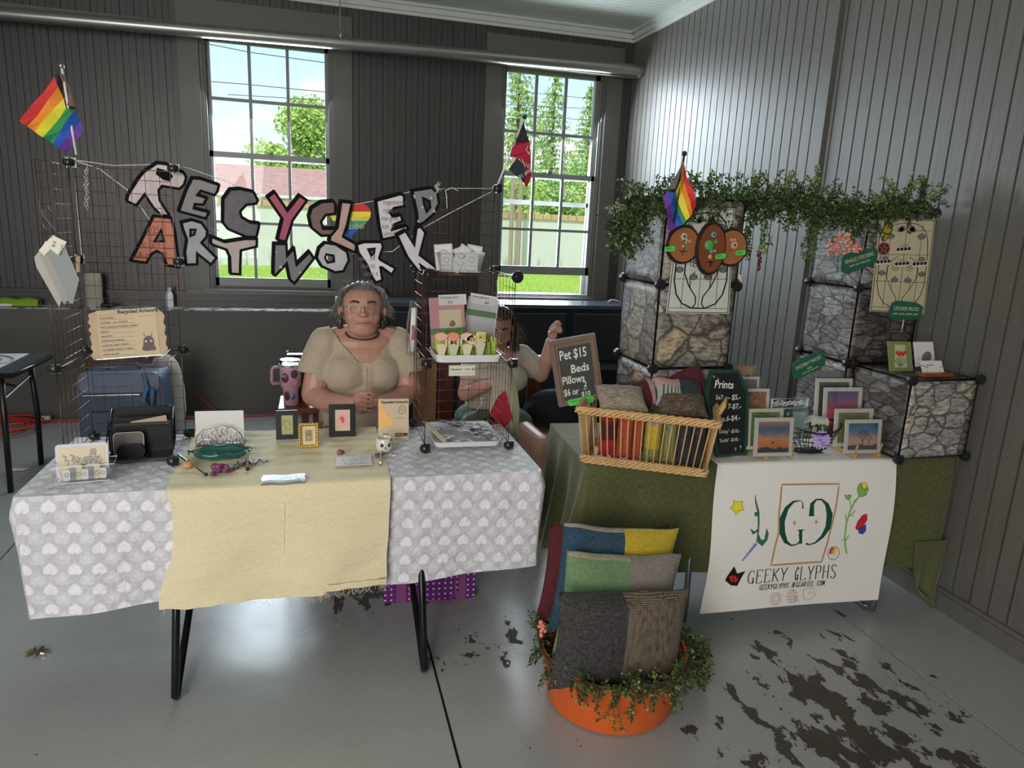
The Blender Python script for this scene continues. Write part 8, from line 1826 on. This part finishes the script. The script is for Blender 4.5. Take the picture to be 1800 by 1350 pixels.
# side table far left with poster sheets
t = thing('folding_table', 'black folding table at the far left edge with pale printed sheets on it', 'table', (-2.1, 4.70, 0)); MB().box((-2.75, 4.42, .715), (-1.64, 4.98, .745)).build('tabletop', M('charcoal table top', (.06, .07, .08), rough=.4), t)
MB().tube([(-2.75, 4.42, .725), (-1.64, 4.42, .725), (-1.63, 4.98, .725)], .017, 8).build('edge_trim', MBLKM, t, smooth='all')
for y, yb in ((4.47, 4.51), (4.90, 5.0)): MB().tube([(-1.72, y, .71), (-1.745, yb, .36), (-1.755, yb, .0)], .017, 8).build('leg', MBLKM, t, smooth='all'); MB().tube([(-2.65, y, .71), (-2.65, yb, 0)], .017, 8).build('leg', MBLKM, t, smooth='all')
MB().tube([(-1.74, 4.49, .56), (-1.73, 4.93, .62)], .008, 6).build('crossbar', MBLKM, t); MB().tube([(-1.74, 4.70, .60), (-2.1, 4.7, .70)], .008, 6).build('brace', MBLKM, t)
ps = thing('poster_sheet', 'pale sheet printed with large dark rings on the far left table', 'poster', (-2.05, 4.70, .748)); MB().box((-2.6, 4.46, .747), (-1.74, 4.95, .750)).build('sheet', MCARD, ps); rg = MB()
for r in (.05, .09, .13, .17): rg.tube([(-2.0 + r * 1.5 * math.cos(a), 4.70 + r * 1.2 * math.sin(a), .7505) for a in np.linspace(0, 2 * PI, 31)[:-1]], .007, 4, closed=True)
rg.build('ring_print', MINKG, ps, fix=False)
# blue bag with white cushion behind
bx, by = -1.265, 5.20
t = thing('blue_bag', 'dark blue zipped travel bag on the floor behind the left grid stand', 'bag', (bx, by, 0)); MBLUE = M('navy nylon', (.035, .055, .095), rough=.6, var=.3); MBLU2 = M('steel blue nylon', (.09, .13, .20), rough=.5, var=.2)
mb = MB(); lo = [(x, z) for x, z in rbox(.52, .60, .07)]; mb.prism([lo], lambda u, v, w: (bx + u, by - .16 + w, v), .30); mb.build('body', MBLUE, t, smooth=True)
mb = MB(); mb.prism([rbox(.48, .14, .05, y0=.47)], lambda u, v, w: (bx + u, by - .175 + w, v), .03); mb.build('top_flap', MBLU2, t, smooth=True); mb = MB(); mb.prism([rbox(.44, .26, .04, y0=.08)], lambda u, v, w: (bx + u, by - .19 + w, v), .04); mb.build('front_pocket', MBLUE, t, smooth=True)
MB().tube([(bx - .22, by - .18, .455), (bx + .12, by - .182, .458)], .006, 5).build('zip', MSILV, t); MB().tube([(bx + .15, by - .17, .60), (bx + .17, by - .20, .50), (bx + .14, by - .20, .42), (bx + .19, by - .20, .36), (bx + .20, by - .19, .50)], .016, 8).build('blue_scarf', M('bright blue cloth', (.05, .14, .26), rough=.6), t, smooth='all')
MB().tube([(bx - .10, by - .02, .60), (bx - .08, by - .02, .63), (bx + .08, by - .02, .63), (bx + .10, by - .02, .60)], .010, 6).build('handle', MBLUE, t, smooth='all')
wc = MB(); wc.ell((bx + .20, by + .25, .33), (.13, .10, .33), nu=18, nv=12); t = thing('white_sack', 'off-white stuffed sack standing behind the blue bag', 'sack', (bx + .2, by + .25, 0)); remeshed(wc, 'sack', M('off white cotton', (.42, .40, .34), rough=.9), t, .02, 2, disp=lambda p, n: p + n * .012 * mnoise.noise(p * 6))
# red extension cord on the floor
MCORD = M('red cord', (.50, .030, .018), rough=.45, var=.1)
pts = []
for k in range(100): a = k * .36; r = .23 + .05 * math.sin(k * .31); pts.append((-2.35 + r * 1.3 * math.cos(a), 5.80 + r * .9 * math.sin(a), .012 + .012 * (k % 7) / 7 + .0006 * k))
pts += [(-2.0, 6.02, .02), (-1.8, 6.03, .008), (-1.3, 6.05, .008), (-.9, 5.98, .008), (-.55, 6.03, .008), (.2, 6.06, .008), (.45, 5.6, .008)]
tag(MB().tube(pts, .007, 6).build('extension_cord', MCORD, smooth='all'), 'red extension cord coiled at the far left and running along the wall', 'cord')
tag(MB().tube([P(300, 688, Y=6.10), P(345, 693, Y=6.10), P(362, 706, Y=6.09), P(382, 722, Y=6.05)], .006, 6).build('wall_cord', MCORD, smooth='all'), 'red cord hanging down the dado right of the blue bag', 'cord')
tag(MB().box((-2.08, 6.0, .02), (-2.02, 6.04, .05)).build('cord_label', MCARD), 'small white label clipped to the red extension cord', 'label')
# stool and tumbler
sx_, sy_ = -.10, 3.86
t = thing('wooden_stool', 'red-brown wooden stool under the pink tumbler', 'stool', (sx_, sy_, 0)); MB().box((-.23 + .03, 3.72, .655), (.04, 4.0, .683)).build('seat', MWOODR, t)
for x in (-.18, .02):
    for y in (3.74, 3.97): MB().box((x - .015, y - .015, 0), (x + .015, y + .015, .655)).build('leg', MWOODR, t)
q = P(512, 716, Y=3.80); tx_, tz_ = q.x, .684; MPK2 = M('pink tumbler enamel', (.50, .28, .33), rough=.4, var=.04)
t = thing('travel_tumbler', 'large pink handled tumbler covered in stickers beside the seated woman', 'tumbler', (tx_, 3.80, tz_))
MB().lathe([(.001, 0), (.036, 0), (.038, .004), (.039, .085), (.052, .105), (.054, .21), (.001, .21)], 32, (tx_, 3.80, tz_), cap=False).build('cup', MPK2, t, smooth=True)
MB().lathe([(.054, .21), (.055, .222), (.001, .222)], 32, (tx_, 3.80, tz_), cap=False).build('steel_rim', MCHROME, t, smooth=True); MB().lathe([(.054, .222), (.056, .235), (.050, .245), (.001, .245)], 28, (tx_, 3.80, tz_), cap=False).build('lid', M_glass('clear lid', (.8, .82, .85), .3, .1), t, smooth=True)
MB().tube([(tx_ - .01, 3.80, tz_ + .20), (tx_ - .012, 3.80, tz_ + .29)], .005, 8).build('straw', MACR, t)
MB().tube([(tx_ - .052, 3.795, tz_ + .205), (tx_ - .085, 3.79, tz_ + .205), (tx_ - .092, 3.79, tz_ + .190), (tx_ - .094, 3.79, tz_ + .13), (tx_ - .088, 3.79, tz_ + .118), (tx_ - .050, 3.795, tz_ + .118)], .009, 8).build('handle', MPK2, t, smooth='all')
for (dx, z, w, h, mt_, nm) in ((-.026, .155, .022, .027, M('burgundy sticker', (.12, .02, .05)), 'sticker'), (.020, .175, .020, .024, M('charcoal sticker', (.05, .055, .06)), 'sticker'), (.018, .130, .024, .024, M('rose sticker', (.48, .22, .26), var=.8, scale=120), 'sticker'), (-.018, .055, .016, .026, MMAR, 'sticker'), (.012, .050, .012, .018, M('iridescent sticker', (.15, .25, .45), rough=.2, metal=.6, var=.9, scale=90), 'sticker')):
    R = .054 if z > .1 else .040; y = -math.sqrt(max(R * R - dx * dx, 0)); MB().ell((tx_ + dx, 3.80 + y + .002, tz_ + z), (w * .95, .005, h), Matrix.Rotation(math.asin(max(-1, min(1, dx / R))), 3, 'Z'), nu=14, nv=8).build(nm, mt_, t, smooth='all')
text('HC', .020, t, (tx_ - .042, 3.7455, tz_ + .165), MCARD, sx=.8)
tag(MB().box((tx_ - .02, 3.93, tz_), (tx_ + .10, 3.98, tz_ + .245)).build('glossy_box', M('dark glossy box', (.03, .03, .035), rough=.12)), 'dark glossy box standing behind the pink tumbler', 'box')
# purple polka dot bag under the left table
m, nt, b = newmat('purple polka dots'); co = nt.coord(); x_, y_, z_ = nt.sep(co)
def dot(a, p): return nt.math('MULTIPLY', nt.math('SUBTRACT', nt.math('FRACT', nt.math('DIVIDE', a, p)), .5), p)
dx_, dz_ = dot(x_, .0265), dot(z_, .0265); dd = nt.math('SQRT', nt.math('ADD', nt.math('MULTIPLY', dx_, dx_), nt.math('MULTIPLY', dz_, dz_)))
setp(nt, b, col=nt.mix(nt.math('LESS_THAN', dd, .0048), (.10, .012, .14), (.70, .40, .62)), rough=.5); MPOLKA = m
a, b_ = P(676, 1063, Z=0), P(838, 1056, Z=0); t = thing('polka_dot_bag', 'purple bag with pale polka dots on the floor under the left table', 'bag', ((a.x + b_.x) / 2, 2.9, 0), (0, 0, -.06)); hw = (b_.x - a.x) / 2
MB().prism([rbox(hw * 2, .24, .012)], lambda u, v, w: (u, -.05 + w, v), .16).build('body', MPOLKA, t, smooth=True); MB().prism([rbox(hw * 1.05, .15, .045, y0=.012, x0=-hw * .45)], lambda u, v, w: (u, -.068 + w, v), .018).build('front_pocket', MPOLKA, t, smooth=True)
MPUR = M('plum webbing', (.20, .05, .16), rough=.6)
for x in (-hw * .62, hw * .68): MB().box((x - .022, -.056, .003), (x + .022, -.050, .235)).build('strap', MPUR, t)
MB().tube([(-hw * .45, -.07, .02), (hw * .45, -.075, .004), (hw * .55, -.07, .04), (hw * .56, -.07, .14)], .003, 5).build('piping', MPUR, t, smooth='all')
# litter on the floor
t = thing('dry_leaf', 'crumpled brown and silver leaf on the floor at the left', 'leaf', P(65, 1147, Z=0)); c = P(65, 1147, Z=0.0); MLV = M('dry leaf', (.12, .10, .04), rough=.8, var=.5, scale=60); mb = MB()
for k in range(7): a = k * .95; mb.add([c + V3(0, 0, .004), c + V3(.022 * math.cos(a), .022 * math.sin(a), .016), c + V3(.044 * math.cos(a + .2), .036 * math.sin(a + .2), .003), c + V3(.022 * math.cos(a + .5), .022 * math.sin(a + .5), .002)], [(0, 1, 2, 3)])
mb.build('leaf_blade', MLV, t, fix=False); MB().tube([c + V3(.01, -.01, .004), c + V3(.03, -.025, .012), c + V3(.05, -.02, .004)], .003, 5).ell(c + V3(.028, -.022, .008), (.012, .009, .007), nu=7, nv=5).build('silver_foil', MCHROME, t)
c = P(34, 826, Z=0); tag(MB().prism([[(-.05, -.02), (.04, -.03), (.06, .01), (.0, .03), (-.04, .01)]], lambda u, v, w: (c.x + u, c.y + v, .002 + w + .008 * abs(math.sin(u * 60))), .002).build('paper_scrap', MCARD), 'white paper scrap on the floor under the far left table', 'paper')
make_texts()
